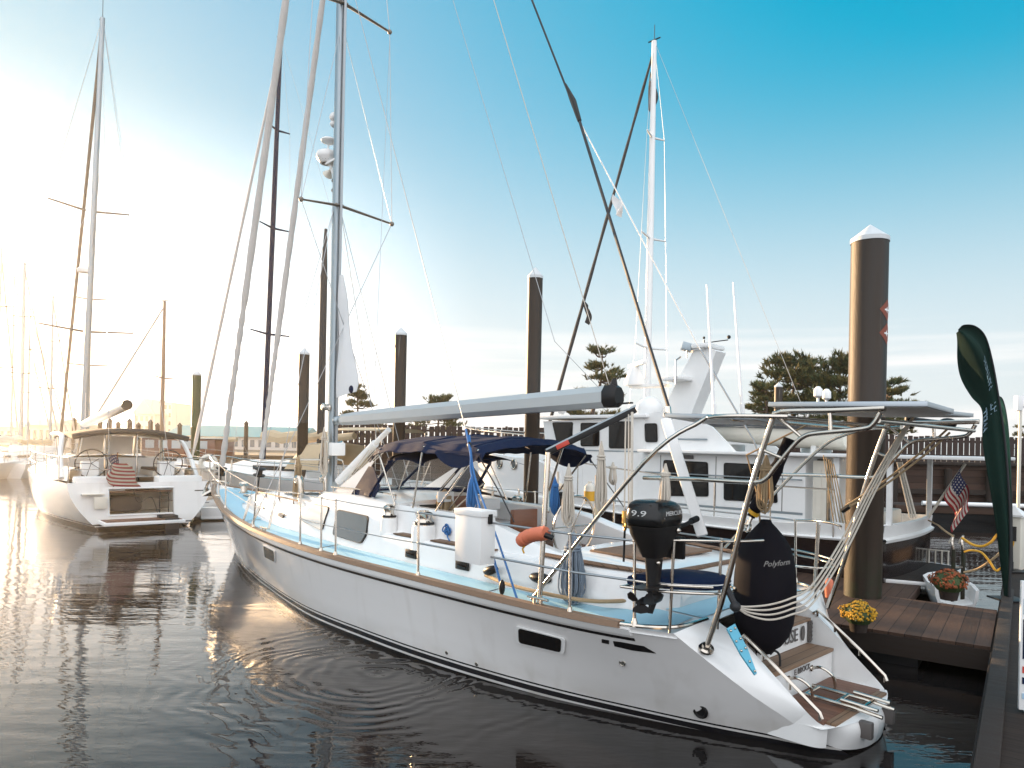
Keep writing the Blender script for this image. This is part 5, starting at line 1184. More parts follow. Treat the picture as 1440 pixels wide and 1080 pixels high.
# flower pots
M['mumyellow'] = mat('yellow_flowers', (0.55, 0.29, 0.012), 0.7, var=0.3, vscale=30)
M['mumrust'] = mat('rust_flowers', (0.22, 0.055, 0.015), 0.8, var=0.35, vscale=30)
M['mumleaf'] = mat('flower_leaves', (0.035, 0.06, 0.015), 0.7, var=0.3)
M['pot'] = mat('dark_plastic_pot', (0.03, 0.02, 0.016), 0.6, var=0.2)
def mum(px, py, w_, label, m, seed, hs=0.62):
    rnd = random.Random(seed); p = atZ(px, py, 0.45); t = thing('potted_chrysanthemum', label, 'potted flowers', p)
    k = MB(); k.lathe([(w_*0.22, 0), (w_*0.30, w_*0.42), (w_*0.33, w_*0.42), (w_*0.33, w_*0.48), (w_*0.28, w_*0.48), (0.001, w_*0.45)], seg=18); k.build('pot', 'pot', t)
    fl_, lf = MB(), MB(); c = Vector((0, 0, w_*0.5))
    for i in range(520):
        u = rnd.uniform(-0.25, 1); a = rnd.uniform(0, 2*PI); s = math.sqrt(1-u*u); rr = rnd.uniform(0.86, 1.04)
        d_ = Vector((s*math.cos(a), s*math.sin(a), u)); q = c+Vector((d_.x*w_*0.5, d_.y*w_*0.5, d_.z*w_*0.42))*rr
        lump = 0.9+0.12*math.sin(5*a)*s+0.08*math.sin(7*u+2*a); q = c+(q-c)*lump
        R = look(d_+Vector((rnd.uniform(-.4, .4), rnd.uniform(-.4, .4), rnd.uniform(0, .5)))); r = w_*rnd.uniform(0.035, 0.055)
        mb = fl_ if rnd.random() < 0.83 else lf
        n = 8; vs = [q+R @ Vector((0, 0, 0.012))]+[q+R @ Vector((r*(1 if j % 2 else 0.72)*math.cos(2*PI*j/n), r*(1 if j % 2 else 0.72)*math.sin(2*PI*j/n), 0)) for j in range(n)]
        mb.add(vs, [(0, 1+j, 1+(j+1) % n) for j in range(n)])
    lf.ball(c, w_*0.42, 12, 8, (1, 1, 0.8))
    lf.build('foliage', 'mumleaf', t, smooth=0, recalc=False); fl_.build('blossoms', m, t, smooth=0, recalc=False)
mum(1207, 888, 0.45, 'pot of bright yellow chrysanthemums on the dock at the foot of the thick piling', 'mumyellow', 1)
mum(1334, 843, 0.56, 'pot of rust orange chrysanthemums on the back edge of the dock', 'mumrust', 2)
# ------------------------------------------------------------------ flags, trawler yacht
def uv_mat(name, stripes, canton, base_red, base_white, blue):
    m, nt, b = new_mat(name); N, L = nt.nodes, nt.links
    uv = N.new('ShaderNodeUVMap'); sp = N.new('ShaderNodeSeparateXYZ'); L.new(uv.outputs[0], sp.inputs[0])
    def math_(op, a, v=None, c=None):
        x = N.new('ShaderNodeMath'); x.operation = op
        for i, k in enumerate((a, v)):
            if k is None: continue
            if isinstance(k, (int, float)): x.inputs[i].default_value = k
            else: L.new(k, x.inputs[i])
        return x.outputs[0]
    st = math_('MODULO', math_('FLOOR', math_('MULTIPLY', sp.outputs[1], 13.0)), 2.0)
    mx = N.new('ShaderNodeMix'); mx.data_type = 'RGBA'; mx.inputs['A'].default_value = (*base_red, 1); mx.inputs['B'].default_value = (*base_white, 1); L.new(st, mx.inputs['Factor'])
    ct = math_('MULTIPLY', math_('LESS_THAN', sp.outputs[0], 0.4), math_('GREATER_THAN', sp.outputs[1], 6/13))
    # rows of small stars
    fx = math_('ABSOLUTE', math_('SUBTRACT', math_('FRACT', math_('MULTIPLY', sp.outputs[0], 15.0)), 0.5)); fy = math_('ABSOLUTE', math_('SUBTRACT', math_('FRACT', math_('MULTIPLY', sp.outputs[1], 9.3)), 0.5))
    star = math_('LESS_THAN', math_('ADD', fx, fy), 0.28)
    m3 = N.new('ShaderNodeMix'); m3.data_type = 'RGBA'; m3.inputs['A'].default_value = (*blue, 1); m3.inputs['B'].default_value = (*base_white, 1); L.new(star, m3.inputs['Factor'])
    m2 = N.new('ShaderNodeMix'); m2.data_type = 'RGBA'; L.new(ct, m2.inputs['Factor']); L.new(mx.outputs['Result'], m2.inputs['A']); L.new(m3.outputs['Result'], m2.inputs['B'])
    L.new(m2.outputs['Result'], b.inputs['Base Color']); b.inputs['Roughness'].default_value = 0.8
    return m
M['flag'] = uv_mat('striped_flag', 13, 0.4, (0.32, 0.03, 0.035), (0.62, 0.58, 0.52), (0.02, 0.025, 0.09))
def cloth(name, fn, nu, nv, m, parent, th=0.006):
    """cloth with a top and an under side; u,v kept for its pattern"""
    k = MB(); k.grid(fn, nu, nv); n = len(k.v); k.grid(lambda a, b: fn(a, b)+Vector((th, th, 0)), nu, nv)
    o = k.build(name, m, parent, smooth=180, recalc=False); me = o.data
    ul = me.uv_layers.new(name='UVMap'); vi = [0]*len(me.loops); me.loops.foreach_get('vertex_index', vi)
    for li, v in enumerate(vi):
        v = v % n; ul.data[li].uv = ((v//(nv+1))/nu, (v % (nv+1))/nv)
    return o

T = Frame(8.48, 15.12, 137.0)
tw = framed('trawler_yacht', 'white motor yacht with dark hull, pilothouse and swept radar arch, lying beyond the near yacht', 'motor yacht', T)
tS_U = [0, 2, 5, 8, 10.5, 12.2, 13.9]; tS_Z = [1.10, 1.06, 1.13, 1.30, 1.45, 1.55, 1.68]
tB = [1.86, 1.93, 1.97, 1.95, 1.62, 1.05, 0.03]
tzs = lambda u: interp(tS_U, tS_Z, u); tbm = lambda u: max(0.02, interp(tS_U, tB, u))
def thull(u, k, sd_):
    us = 13.0+0.9*max(0, k); t = u/us*13.9; fl = 1-(0.10+0.30*max(0, (t-7)/7))*(1-k)**1.3 if k >= 0 else 0.78
    return Vector((u, sd_*tbm(t)*fl, tzs(t)*k))
k = MB()
for sd_ in (1, -1): k.rings([[thull((13.0+0.9*max(0, kk))*i/40, kk, sd_) for i in range(41)] for kk in (-0.3, 0, 0.25, 0.5, 0.75, 1.0)], closed=False)
k.grid(lambda a, b: thull(0, -0.3+1.3*b, 1)*(1-a)+thull(0, -0.3+1.3*b, -1)*a+Vector((-0.12*math.sin(PI*a), 0, 0)), 10, 6)
M['thull'] = striped_hull('trawler_topsides', (0.017, 0.011, 0.011), [(-5, 0.10, (0.03, 0.006, 0.004)), (0.10, 0.16, (0.45, 0.44, 0.42))])
thl = k.build('hull', 'thull', tw, smooth=60)
# white bulwark aft, raised white topsides forward
def rz(u): return interp([0, 1.0, 2.0, 5, 7.6, 8.6, 10, 14], [0.30, 0.30, 0.24, 0.22, 0.30, 1.0, 1.06, 1.12], u)
k = MB()
for sd_ in (1, -1):
    k.rings([[Vector((u, sd_*(tbm(u)+o), tzs(u)+z*rz(u))) for u in [13.9*i/50 for i in range(51)]] for o, z in ((0.05, -0.12), (0.07, 0.0), (0.06, 0.06), (0.0, 0.10), (0.04, 1.0), (-0.06, 1.02), (-0.08, 0.2))], closed=False)
k.rings([[Vector((-0.13*math.sin(PI*a/12)+x, 1.86-3.72*a/12, z)) for a in range(13)] for x, z in ((-0.05, 1.06), (-0.07, 1.12), (0, 1.16), (-0.03, 1.40), (0.06, 1.41), (0.08, 1.2))], closed=False)
blw = k.build('bulwark', 'white', tw, smooth=40)
k = MB(); k.grid(lambda a, b: (lambda u: Vector((u, (2*b-1)*(tbm(u)-0.05), tzs(u)+(0.02 if u < 8.4 else 0.9))))(13.7*a), 60, 6); k.build('deck', 'deckwhite', tw, smooth=20)
def rrect(P, r=0.06):
    out = []
    for i in range(len(P)):
        p, a_, b_ = P[i], P[i-1], P[(i+1) % len(P)]; e1 = (a_-p).normalized(); e2 = (b_-p).normalized()
        for q in range(4): w = q/3; out.append(p+e1*r*(1-w)**2+e2*r*w**2)
    return out
def twin(pts, y, name='window', parent=None, fr=0.04, pane='darkglass', both=True):
    for sd_ in ((1, -1) if both else (1,)):
        P = [T.V(a, b, y) for a, b in pts]; P = [Vector((p.x, sd_*(y+0.004), p.z)) for p in P]; c = sum(P, Vector())/len(P)
        e = MB(); e.prism(rrect([c+(p-c)*(1+fr/(p-c).length) for p in P]), (0, sd_*0.016, 0)); f = e.build(name, 'rubber', parent)
        e = MB(); e.prism(rrect(P, 0.05), (0, sd_*0.022, 0)); e.build('pane', pane, f)
# saloon and pilothouse
k = MB(); k.box((3.75, 0, 1.90), (4.2, 2.9, 1.70), bev=0.05); sal = k.build('saloon', 'white', tw, smooth=30)
twin(((935, 648), (994, 651), (995, 697), (933, 696)), 1.45, parent=sal); twin(((1020, 652), (1088, 655), (1092, 706), (1020, 702)), 1.45, parent=sal)
k = MB(); k.box((2.05, 0, 2.745), (7.3, 3.5, 0.07), bev=0.02); brf = k.build('boat_deck', 'white', tw)
P = [(8.95, 2.3), (9.12, 3.52), (5.75, 3.60), (5.75, 1.2), (8.75, 1.2)]
k = MB(); k.prism([(x, 1.36, z) for x, z in P], (0, -2.72, 0)); ph = k.build('pilothouse', 'white', tw, smooth=25)
k = MB(); k.box((7.5, 0, 3.63), (3.75, 2.98, 0.09), bev=0.03); k.build('pilothouse_roof', 'white', tw)
for q in (((778, 595), (805, 595), (804, 624), (785, 624)), ((818, 596), (842, 596), (842, 626), (818, 626)), ((858, 594), (887, 594), (887, 629), (858, 629)), ((908, 597), (923, 597), (924, 620), (909, 620))): twin(q, 1.365, parent=ph)
k = MB()
for y in (-0.85, 0, 0.85): 
    e = MB(); e.prism([(9.02, y-0.36, 2.75), (9.02, y+0.36, 2.75), (9.12, y+0.36, 3.38), (9.12, y-0.36, 3.38)], (0.03, 0, 0)); e.build('window', 'darkglass', ph)
e = MB(); e.box((7.99, 1.37, 2.45), (0.62, 0.012, 1.95)); e.box((7.78, 1.385, 2.55), (0.04, 0.03, 0.16)); e.build('door', 'white', ph)
# flybridge coaming, lower part of the bridge behind the pilothouse, foredeck trunk
for sg in (1, -1): k = MB(); k.prism([(x, sg*1.34, z) for x, z in ((5.75, 2.78), (5.75, 3.72), (4.7, 3.68), (3.9, 3.35), (3.3, 2.78))], (0, -sg*0.06, 0)); k.build('flybridge_coaming', 'white', tw)
k = MB(); k.box((10.4, 0, 2.45), (2.6, 1.9, 0.45), bev=0.08); k.build('forward_trunk', 'white', tw)
for px, py in ((700, 652), (725, 653)):
    p = T.V(px, py, 1.72); u = p.x; e = MB(); c = Vector((u, tbm(u)+0.045, p.z)); R = look((0.25, 1, 0))
    e.torus(c, 0.13, 0.03, R, 20); fo = e.build('porthole', 'steel', blw); e = MB(); e.lathe([(0.001, 0), (0.12, 0), (0.12, 0.01), (0.001, 0.012)], c, 18, R); e.build('pane', 'winglass', fo)
# rubbing lines and handrails along the sides
for sd_ in (1, -1):
    e = MB(); e.tube([Vector((u, sd_*(min(1.93, tbm(u)+0.02)), z)) for u, z in ((0.9, 2.05), (2.5, 2.07), (4.5, 2.16), (6.4, 2.30), (8.3, 2.50), (8.6, 2.42))], 0.018, 6)
    for u in (0.9, 2.2, 3.5, 4.8, 6.2, 7.4): e.tube([(u, sd_*1.93, tzs(u)), (u, sd_*1.93, interp([0.9, 4.5, 8.3], [2.05, 2.16, 2.5], u))], 0.014, 6)
    e.build('side_rail', 'steel', tw)
    e = MB(); e.tube(spline([Vector((u, sd_*(max(0.05, tbm(u)-0.02)), tzs(u)+1.12+0.62)) for u in (9.0, 10.5, 12.2, 13.6)]+[Vector((14.0, 0, 3.5))], 5), 0.018, 6)
    for u in (9.2, 10.4, 11.6, 12.8): e.tube([(u, sd_*(tbm(u)-0.02), tzs(u)+1.0), (u, sd_*(tbm(u)-0.02), tzs(u)+1.74)], 0.015, 6)
    e.build('bow_rail', 'steel', tw)
    e = MB(); e.tube([(5.6, sd_*1.52, 2.22), (1.7, sd_*1.52, 2.20)], 0.016, 6); e.tube([(5.6, sd_*1.30, 3.05), (4.0, sd_*1.38, 3.05)], 0.02, 6); e.build('grab_rail', 'alu', tw)
    e = MB(); e.box((-0.02, sd_*1.55, 2.05), (0.10, 0.10, 1.36), bev=0.01); e.build('deck_post', 'white', tw); e = MB(); e.box((1.0, sd_*1.5, 1.92), (0.12, 0.08, 1.65), bev=0.01); e.build('deck_post', 'white', tw)
for sg in (1, -1):
    e = MB(); e.box((3.75, sg*1.453, 1.47), (4.1, 0.012, 0.05)); e.build('trim_strip', 'alu', sal); e = MB(); e.box((7.3, sg*1.363, 2.72), (3.1, 0.012, 0.035)); e.build('trim_strip', 'alu', ph)
    for x in (2.15, 3.72, 5.2): e = MB(); e.box((x, sg*1.452, 2.05), (0.016, 0.006, 1.2)); e.build('panel_seam', 'lettergrey', sal)
    e = MB(); e.box((4.55, sg*1.47, 2.62), (0.5, 0.05, 0.09), bev=0.01); e.build('side_vent', 'lettergrey', sal)
# cockpit end: dark door opening, side door, steps
k = MB(); k.box((1.64, 0.4, 1.9), (0.02, 0.8, 1.5)); k.build('cockpit_door', 'darkglass', sal)
k = MB(); k.box((1.35, 1.46, 1.85), (0.28, 0.03, 1.55), bev=0.01); k.box((1.36, 1.48, 1.95), (0.10, 0.02, 1.0)); k.build('side_door', 'offwhite', tw)
k = MB(); k.box((0.7, -0.4, 1.35), (0.5, 1.6, 0.4), bev=0.05); k.build('cockpit_bench', 'offwhite', tw)
# swept radar arch with its aerials
k = MB()
k.prism([(6.05, 0.26, 3.60), (5.10, 0.26, 3.60), (4.38, 0.26, 5.30), (4.70, 0.26, 5.46), (4.98, 0.26, 5.42)], (0, -0.52, 0))
k.box((4.75, 0, 5.45), (0.5, 0.9, 0.12), bev=0.04); k.box((5.35, 0, 4.62), (0.65, 1.5, 0.10), bev=0.03); k.prism([(5.35, 0.35, 5.38), (4.7, 0.35, 5.35), (4.7, 0.35, 5.47), (5.35, 0.35, 5.46)], (0, -0.7, 0)); arch = k.build('radar_arch', 'white', tw, smooth=30)
k = MB(); k.box((6.35, 0.2, 4.5), (1.1, 0.4, 0.08), bev=0.02); k.lathe([(0.3, 0), (0.3, 0.1), (0.2, 0.35), (0.12, 0.5), (0.001, 0.5)], (6.75, 0.3, 4.53), 14); rdp = k.build('radar_pedestal', 'white', arch)
k = MB(); k.box((6.7, 0.3, 5.10), (0.14, 1.3, 0.12), rotz(0.9), bev=0.04); k.build('radar_scanner', 'white', rdp)
k = MB(); k.ball((5.9, 0.9, 3.82), 0.36, 16, 8, (1, 1, 0.95)); k.build('satellite_dome', 'white', tw)
k = MB(); p = T.V(966, 488, 0.3); k.box(p, (0.26, 0.34, 0.2), rotz(0.5) @ roty(-0.3), bev=0.02); k.tube([p, p-Vector((0, 0, 0.28))], 0.02, 6); k.build('searchlight', 'alu', arch)
k = MB(); k.tube([T.V(975, 485, 0.2), T.V(1008, 480, 0.2), T.V(1024, 478, 0.1)], 0.014, 6); k.ball(T.V(1025, 474, 0.1), 0.05, 8, 6); k.tube([T.V(990, 490, 0.3), T.V(990, 478, 0.3)], 0.02, 6); k.ball(T.V(990, 475, 0.3), 0.035, 8, 6); k.build('wind_sensor', 'black', arch)
k = MB(); k.tube([T.V(950, 540, 0.8), T.V(950, 507, 0.8), T.V(957, 502, 0.5)], 0.025, 6); k.build('aerial_post', 'wire', arch)
# dinghy on the boat deck under a dark cover
dg = framed('tender', 'cream hulled dinghy under a dark cover stowed on top of the white motor yacht', 'dinghy', T)
def dsec(u, w_, z0, z1): return [Vector((u, w_*math.cos(a), z0+(z1-z0)*(math.sin(a) if 0 <= a <= PI else 0))) for a in [PI+PI*i/10 for i in range(11)]]
k = MB(); R = []
for t in [i/14 for i in range(15)]:
    u = 1.1+3.7*t; w_ = 0.78*min(1, (1.02-t)*3.0)**0.6 if t > 0.6 else 0.78; R.append([Vector((u, 0.15+w_*math.cos(a), 3.30+0.12*t-0.46*max(0, -math.sin(a))**0.7*(1-0.3*t*t))) for a in [PI+PI*i/12 for i in range(13)]])
k.rings(R, closed=False); k.add(R[0], [tuple(range(13))]); dgh = k.build('dinghy_hull', 'offwhite', dg)
k = MB(); k.grid(lambda a, b: (lambda t, w_: Vector((1.05+3.8*t, 0.15+w_*(2*b-1), 3.32+0.12*t+0.22*(1-(2*b-1)**2)*(0.6+0.4*math.sin(7*t))-0.05*abs(2*b-1)**6)))(a, 0.83*(min(1, (1.03-a)*3.0)**0.6 if a > 0.6 else 1)), 24, 14); k.build('dinghy_cover', 'charcoal', dg, smooth=80)
for u in (1.8, 3.9): k = MB(); k.box((u, 0.15, 2.86), (0.12, 1.0, 0.18), bev=0.02); k.build('chock', 'white', dg)
k = MB(); k.tube([T.V(1140, 620, -0.9), T.V(1140, 648, -0.9)], 0.22, 14); k.build('crane_pedestal', 'white', tw)
# swim platform
k = MB(); k.prism([(0.0, 1.6, 0.27), (-0.75, 1.35, 0.27), (-0.75, -1.35, 0.27), (0.0, -1.6, 0.27)], (0, 0, 0.07)); spf = k.build('swim_platform', 'fascia', tw)
k = MB(); k.tube([(0.0, 1.62, 0.31), (-0.77, 1.37, 0.31), (-0.77, -1.37, 0.31), (0.0, -1.62, 0.31)], 0.04, 8); k.build('platform_edge', 'white', spf)
# stern flag
sf = framed('ensign', 'striped flag drooping from a slanted staff at the stern of the white motor yacht', 'flag', T)
k = MB(); f0, f1 = Vector((-0.06, -1.2, 1.35)), Vector((-0.75, -1.35, 2.62)); k.tube([f0, f1], 0.03, 8); k.build('flag_staff', 'offwhite', sf)
fu = (f1-f0).normalized()
cloth('flag_cloth', lambda a, b: f0.lerp(f1, 0.52+0.40*b)+Vector((-0.16*a+0.05*math.sin(8*a), -0.10*a+0.13*math.sin(9*a+1.5*b), -0.92*a)), 24, 12, 'flag', sf)
# ------------------------------------------------------------------ sloop moored stern-to on the left
def fin(c, R, r): pass
Lf = Frame(-11.55, 22.35, 131.0)
sb = framed('sailing_yacht', 'wide white sailing yacht on the left with an open stern garage and a flag', 'sailboat', Lf)
lU = [0, 2, 5, 8, 11, 13.5, 15.6]; lB = [2.08, 2.2, 2.28, 2.1, 1.55, 0.8, 0.03]; lZ = [1.42, 1.44, 1.48, 1.54, 1.62, 1.70, 1.78]; lW = [1.25, 1.55, 1.85, 1.75, 1.15, 0.5, 0.02]
lb_ = lambda u: max(0.02, interp(lU, lB, u)); lz_ = lambda u: interp(lU, lZ, u); lw_ = lambda u: max(0.01, interp(lU, lW, u))
def lh(u, k, sd_):
    t = u/(15.1+0.5*max(k, 0))*15.6; kk = max(0, k); b = lw_(t)+(lb_(t)-lw_(t))*(1-(1-kk)**1.8)
    return Vector((u-0.15*(1-kk)*(1-t/15.6), sd_*b*(1 if k >= 0 else 0.8), lz_(t)*k))
M['lhull'] = striped_hull('left_yacht_topsides', (0.76, 0.75, 0.73), [(-5, 0.09, (0.015, 0.015, 0.02)), (0.12, 0.17, (0.03, 0.03, 0.035))])
k = MB()
for sd_ in (1, -1): k.rings([[lh((15.1+0.5*max(kk, 0))*i/44, kk, sd_) for i in range(45)] for kk in (-0.2, 0, 0.15, 0.35, 0.6, 0.8, 1.0)], closed=False)
lhull = k.build('hull', 'lhull', sb, smooth=60)
k = MB(); k.grid(lambda a, b: (lambda u: Vector((u, (2*b-1)*(lb_(u)-0.01), lz_(u)-0.03+0.06*(1-(2*b-1)**2))))(2.2+13.2*a), 40, 6); k.build('deck', 'deckwhite', sb)
# transom frame round the garage opening
gx0, gx1, gz0, gz1 = 0.98, -0.86, 0.42, 1.24       # opening, y from gx1 to gx0
k = MB()
def tpt(y, kk): b = lh(0, kk, 1); return Vector((lh(0, kk, 1).x-0.02, y, lz_(0)*kk))
def tpanel(ya, yb, ka, kb, n=6):
    def f(a, b):
        kk = ka+(kb-ka)*b; lim = lh(0, kk, 1).y; y0 = max(-lim, min(lim, ya if abs(ya) < 5 else math.copysign(lim, ya))); y1 = max(-lim, min(lim, yb if abs(yb) < 5 else math.copysign(lim, yb)))
        return tpt(y0+(y1-y0)*a, kk)
    k.grid(f, n, 6)
tpanel(9, gx0, 0.05, 1.0); tpanel(gx1, -9, 0.05, 1.0); tpanel(gx0, gx1, 0.05, gz0/1.42); tpanel(gx0, gx1, gz1/1.42, 1.0)
lt = k.build('transom', 'lhull', sb, smooth=30)
k = MB(); P = [tpt(gx0, gz0/1.42), tpt(gx1, gz0/1.42), tpt(gx1, gz1/1.42), tpt(gx0, gz1/1.42)]; k.tube(P+P[:1], 0.03, 6); k.build('garage_frame', 'white', lt)
k = MB(); k.box((0.9, (gx0+gx1)/2, 0.80), (1.6, gx0-gx1, 0.84)); gb = k.build('stern_garage', 'brownpaint', lt) if False else None
k = MB()
k.add([(0.0, gx0, gz0), (1.5, gx0, gz0), (1.5, gx1, gz0), (0.0, gx1, gz0), (0.0, gx0, gz1), (1.5, gx0, gz1), (1.5, gx1, gz1), (0.0, gx1, gz1)], [(0, 1, 2, 3), (4, 5, 6, 7), (1, 2, 6, 5), (0, 1, 5, 4), (3, 2, 6, 7)]); k.build('stern_garage', 'offwhite', lt, recalc=False, smooth=0)
k = MB(); k.box((0.7, 0.42, 0.72), (0.9, 0.95, 0.5), bev=0.15); k.build('stowed_dinghy', 'charcoal', lt)
k = MB()
for y in (-0.50, -0.76): k.tube([(0.05, y, 0.44), (0.05, y, 1.12)], 0.018, 6)
for z in (0.6, 0.8, 1.0): k.tube([(0.05, -0.50, z), (0.05, -0.76, z)], 0.016, 6)
k.build('boarding_ladder', 'wireblack', lt)
k = MB(); k.tube(spline([(-0.02, 0.3, 1.2), (-0.04, 0.15, 0.8), (-0.05, -0.2, 0.95), (-0.05, -0.35, 0.65), (-0.1, -0.4, 0.4)], 6), 0.014, 5); k.tube([(-0.05, -0.2, 0.95), (-0.03, -1.3, 0.72), (-0.02, -2.0, 0.7)], 0.012, 5); k.build('shore_cable', 'wireblack', lt)
k = MB(); k.box((-0.5, 0.15, 0.24), (1.05, 2.25, 0.10), bev=0.02); pfm = k.build('bathing_platform', 'white', sb)
k = MB(); k.box((-0.5, 0.15, 0.30), (0.9, 2.1, 0.016)); k.build('teak_deck', 'teakplat', pfm)
k = MB(); k.box((-0.45, -0.6, 0.36), (0.5, 0.5, 0.09), bev=0.02); k.box((-0.95, -0.6, 0.15), (0.05, 0.4, 0.4), bev=0.01); k.build('passerelle', 'wireblack', pfm)
e = MB(); e.box((-0.12, 1.42, 1.08), (0.24, 0.6, 0.03)); e.box((-0.2, 1.22, 0.82), (0.05, 0.35, 0.35), bev=0.02); e.build('folding_shelf', 'offwhite', lt)
e = MB(); e.box((-0.05, -1.72, 1.12), (0.02, 0.4, 0.03)); e.build('transom_slot', 'black', lt)
# cockpit: teak sole, seats, two wheels, coamings, cabin, sprayhood
k = MB(); k.box((2.2, 0, 1.12), (4.2, 3.9, 0.06)); k.build('cockpit_sole', 'teakplat', sb)
for y in (1.15, -1.15):
    k = MB(); k.box((0.45, y, 1.34), (0.6, 1.35, 0.5), bev=0.06); k.build('helm_seat', 'white', sb)
    k = MB(); k.box((1.9, y, 1.55), (0.35, 0.5, 0.95), bev=0.06); pdl = k.build('helm_pedestal', 'white', sb)
    k = MB(); k.torus((1.62, y, 1.95), 0.46, 0.02, look((1, 0, 0.15)), 26)
    for i in range(5): k.tube([(1.66, y, 1.95), (1.62, y+0.46*math.cos(i*2*PI/5), 1.95+0.46*math.sin(i*2*PI/5))], 0.01, 5)
    k.build('steering_wheel', 'wireblack', pdl)
    k = MB(); k.box((3.3, y*1.0, 1.45), (1.9, 0.55, 0.45), bev=0.05); st_ = k.build('cockpit_seat', 'offwhite', sb)
    k = MB(); k.box((3.3, y, 1.71), (1.8, 0.5, 0.10), bev=0.04); k.build('seat_cushion', 'brownpaint', st_)
    s = 1 if y > 0 else -1
    k = MB(); k.rings([[Vector((u, s*a, z)) for a, z in ((lb_(u)-0.25, 1.42), (lb_(u)-0.35, 1.80), (lb_(u)-0.5, 1.84), (lb_(u)-0.62, 1.80), (lb_(u)-0.64, 1.15))] for u in (1.1, 2.5, 4.0, 5.0)], closed=False); k.build('cockpit_coaming', 'deckwhite', sb)
k = MB(); k.box((3.2, 0, 1.55), (1.1, 0.6, 0.55), bev=0.04); k.build('cockpit_table', 'wood', sb)
k = MB(); k.rings([[Vector((u, y*w_, z0+(z1-z0)*s)) for y, s in ((1, 0), (0.92, 0.75), (0.75, 1), (0, 1.08), (-0.75, 1), (-0.92, 0.75), (-1, 0))] for u, w_, z0, z1 in ((4.6, 1.55, 1.3, 2.12), (7, 1.5, 1.4, 2.08), (9.5, 1.15, 1.45, 1.98), (11.5, 0.7, 1.5, 1.75), (11.8, 0.6, 1.55, 1.6))], closed=False); k.grid(lambda a, b: Vector((4.6, 1.55-3.1*a, 1.2+0.88*b)), 2, 2); lc = k.build('coachroof', 'gelcoat', sb)
for sd_ in (1, -1): e = MB(); e.prism([(5.2, sd_*1.50, 1.68), (8.8, sd_*1.26, 1.70), (8.9, sd_*1.22, 1.86), (5.2, sd_*1.44, 1.92)], (0, sd_*0.03, 0)); e.build('cabin_window', 'darkglass', lc)
# sprayhood and grey bimini on a white frame
def lsp(a, b): y = 1.62*math.cos(PI*a); s = math.sin(PI*a); return Vector((4.3+1.3*s-0.5*b+0.0*s, y*(1-0.06*b), 1.85+0.25*s+(0.95-0.10*s)*b))
k = MB(); k.grid(lambda a, b: lsp(0.02+0.96*a, b), 30, 5); shd = k.build('sprayhood_window', 'clearpane', sb, recalc=False)
k = MB()
for a in (0.02, 0.3, 0.5, 0.7, 0.98): k.tube([lsp(a, b/5) for b in range(6)], 0.05 if a in (0.02, 0.98) else 0.035, 6)
k.tube([lsp(0.02+0.96*i/30, 1) for i in range(31)], 0.06, 6); k.tube([lsp(0.02+0.96*i/30, 0) for i in range(31)], 0.05, 6); k.build('sprayhood_frame', 'offwhite', shd)
for a0, a1 in ((0.32, 0.48), (0.52, 0.68)):
    k = MB(); k.grid(lambda a, b: lsp(a0+(a1-a0)*a, 0.12+0.8*b)-Vector((0.03, 0, 0)), 6, 4); k.build('sun_screen', 'sailcloth', shd)
k = MB(); k.grid(lambda a, b: Vector((5.0-3.6*a, (2*b-1)*1.75, 2.86+0.22*(1-(2*b-1)**2)+0.05*math.sin(PI*a)-0.10*(abs(2*b-1) > 0.93))), 20, 16); k.grid(lambda a, b: Vector((5.0-3.6*a, (2*b-1)*1.75, 2.84+0.22*(1-(2*b-1)**2)+0.05*math.sin(PI*a)-0.10*(abs(2*b-1) > 0.93))), 20, 16); k.tube([Vector((1.4, (2*b/16-1)*1.72, 2.80+0.22*(1-(2*b/16-1)**2))) for b in range(17)], 0.09, 8); lbim = k.build('bimini', 'charcoal', sb)
for sd_ in (1, -1):
    k = MB(); k.tube(spline([(1.3, sd_*2.0, 1.5), (2.0, sd_*1.95, 2.2), (2.6, sd_*1.82, 2.75), (3.4, sd_*1.76, 2.88), (5.0, sd_*1.74, 2.88)], 6), 0.075, 8); k.build('bimini_frame', 'white', lbim)
    k = MB(); k.tube([(4.2, sd_*1.7, 1.8), (4.6, sd_*1.72, 2.86)], 0.03, 8); k.build('bimini_leg', 'steel', lbim); k = MB(); k.tube([(3.0, sd_*0.5, 1.3), (3.0, sd_*0.5, 2.98)], 0.025, 8); k.build('bimini_leg', 'steel', lbim)
# rails
for sd_ in (1, -1):
    k = MB()
    for f in (0.75, 0.4): k.tube([Vector((u, sd_*(lb_(u)-0.06), lz_(u)+f)) for u in (0.05, 2, 4, 6, 8, 10, 12, 14, 15.4)], 0.010, 5)
    k.build('lifeline', 'wire', sb)
    for u in (0.1, 1.2, 3, 5, 7, 9, 11, 13, 15): k = MB(); k.tube([(u, sd_*(lb_(u)-0.06), lz_(u)-0.02), (u, sd_*(lb_(u)-0.06), lz_(u)+0.78)], 0.014, 6); k.build('stanchion', 'steel', sb)
k = MB()
for f in (0.75, 0.4): k.tube([(0.05, 2.0, 1.42+f), (0.0, 0.9, 1.42+f)], 0.014, 6); k.tube([(0.05, -2.0, 1.42+f), (0.0, -0.9, 1.42+f)], 0.014, 6)
k.build('stern_rail', 'steel', sb)
e = MB(); e.torus((0.15, -2.0, 2.0), 0.24, 0.07, look((1, -0.3, 0)), 20); tag(e.build('life_ring', 'offwhite'), 'pale round life ring on the starboard stern rail of the left yacht', 'life ring').matrix_world = sb.matrix_basis
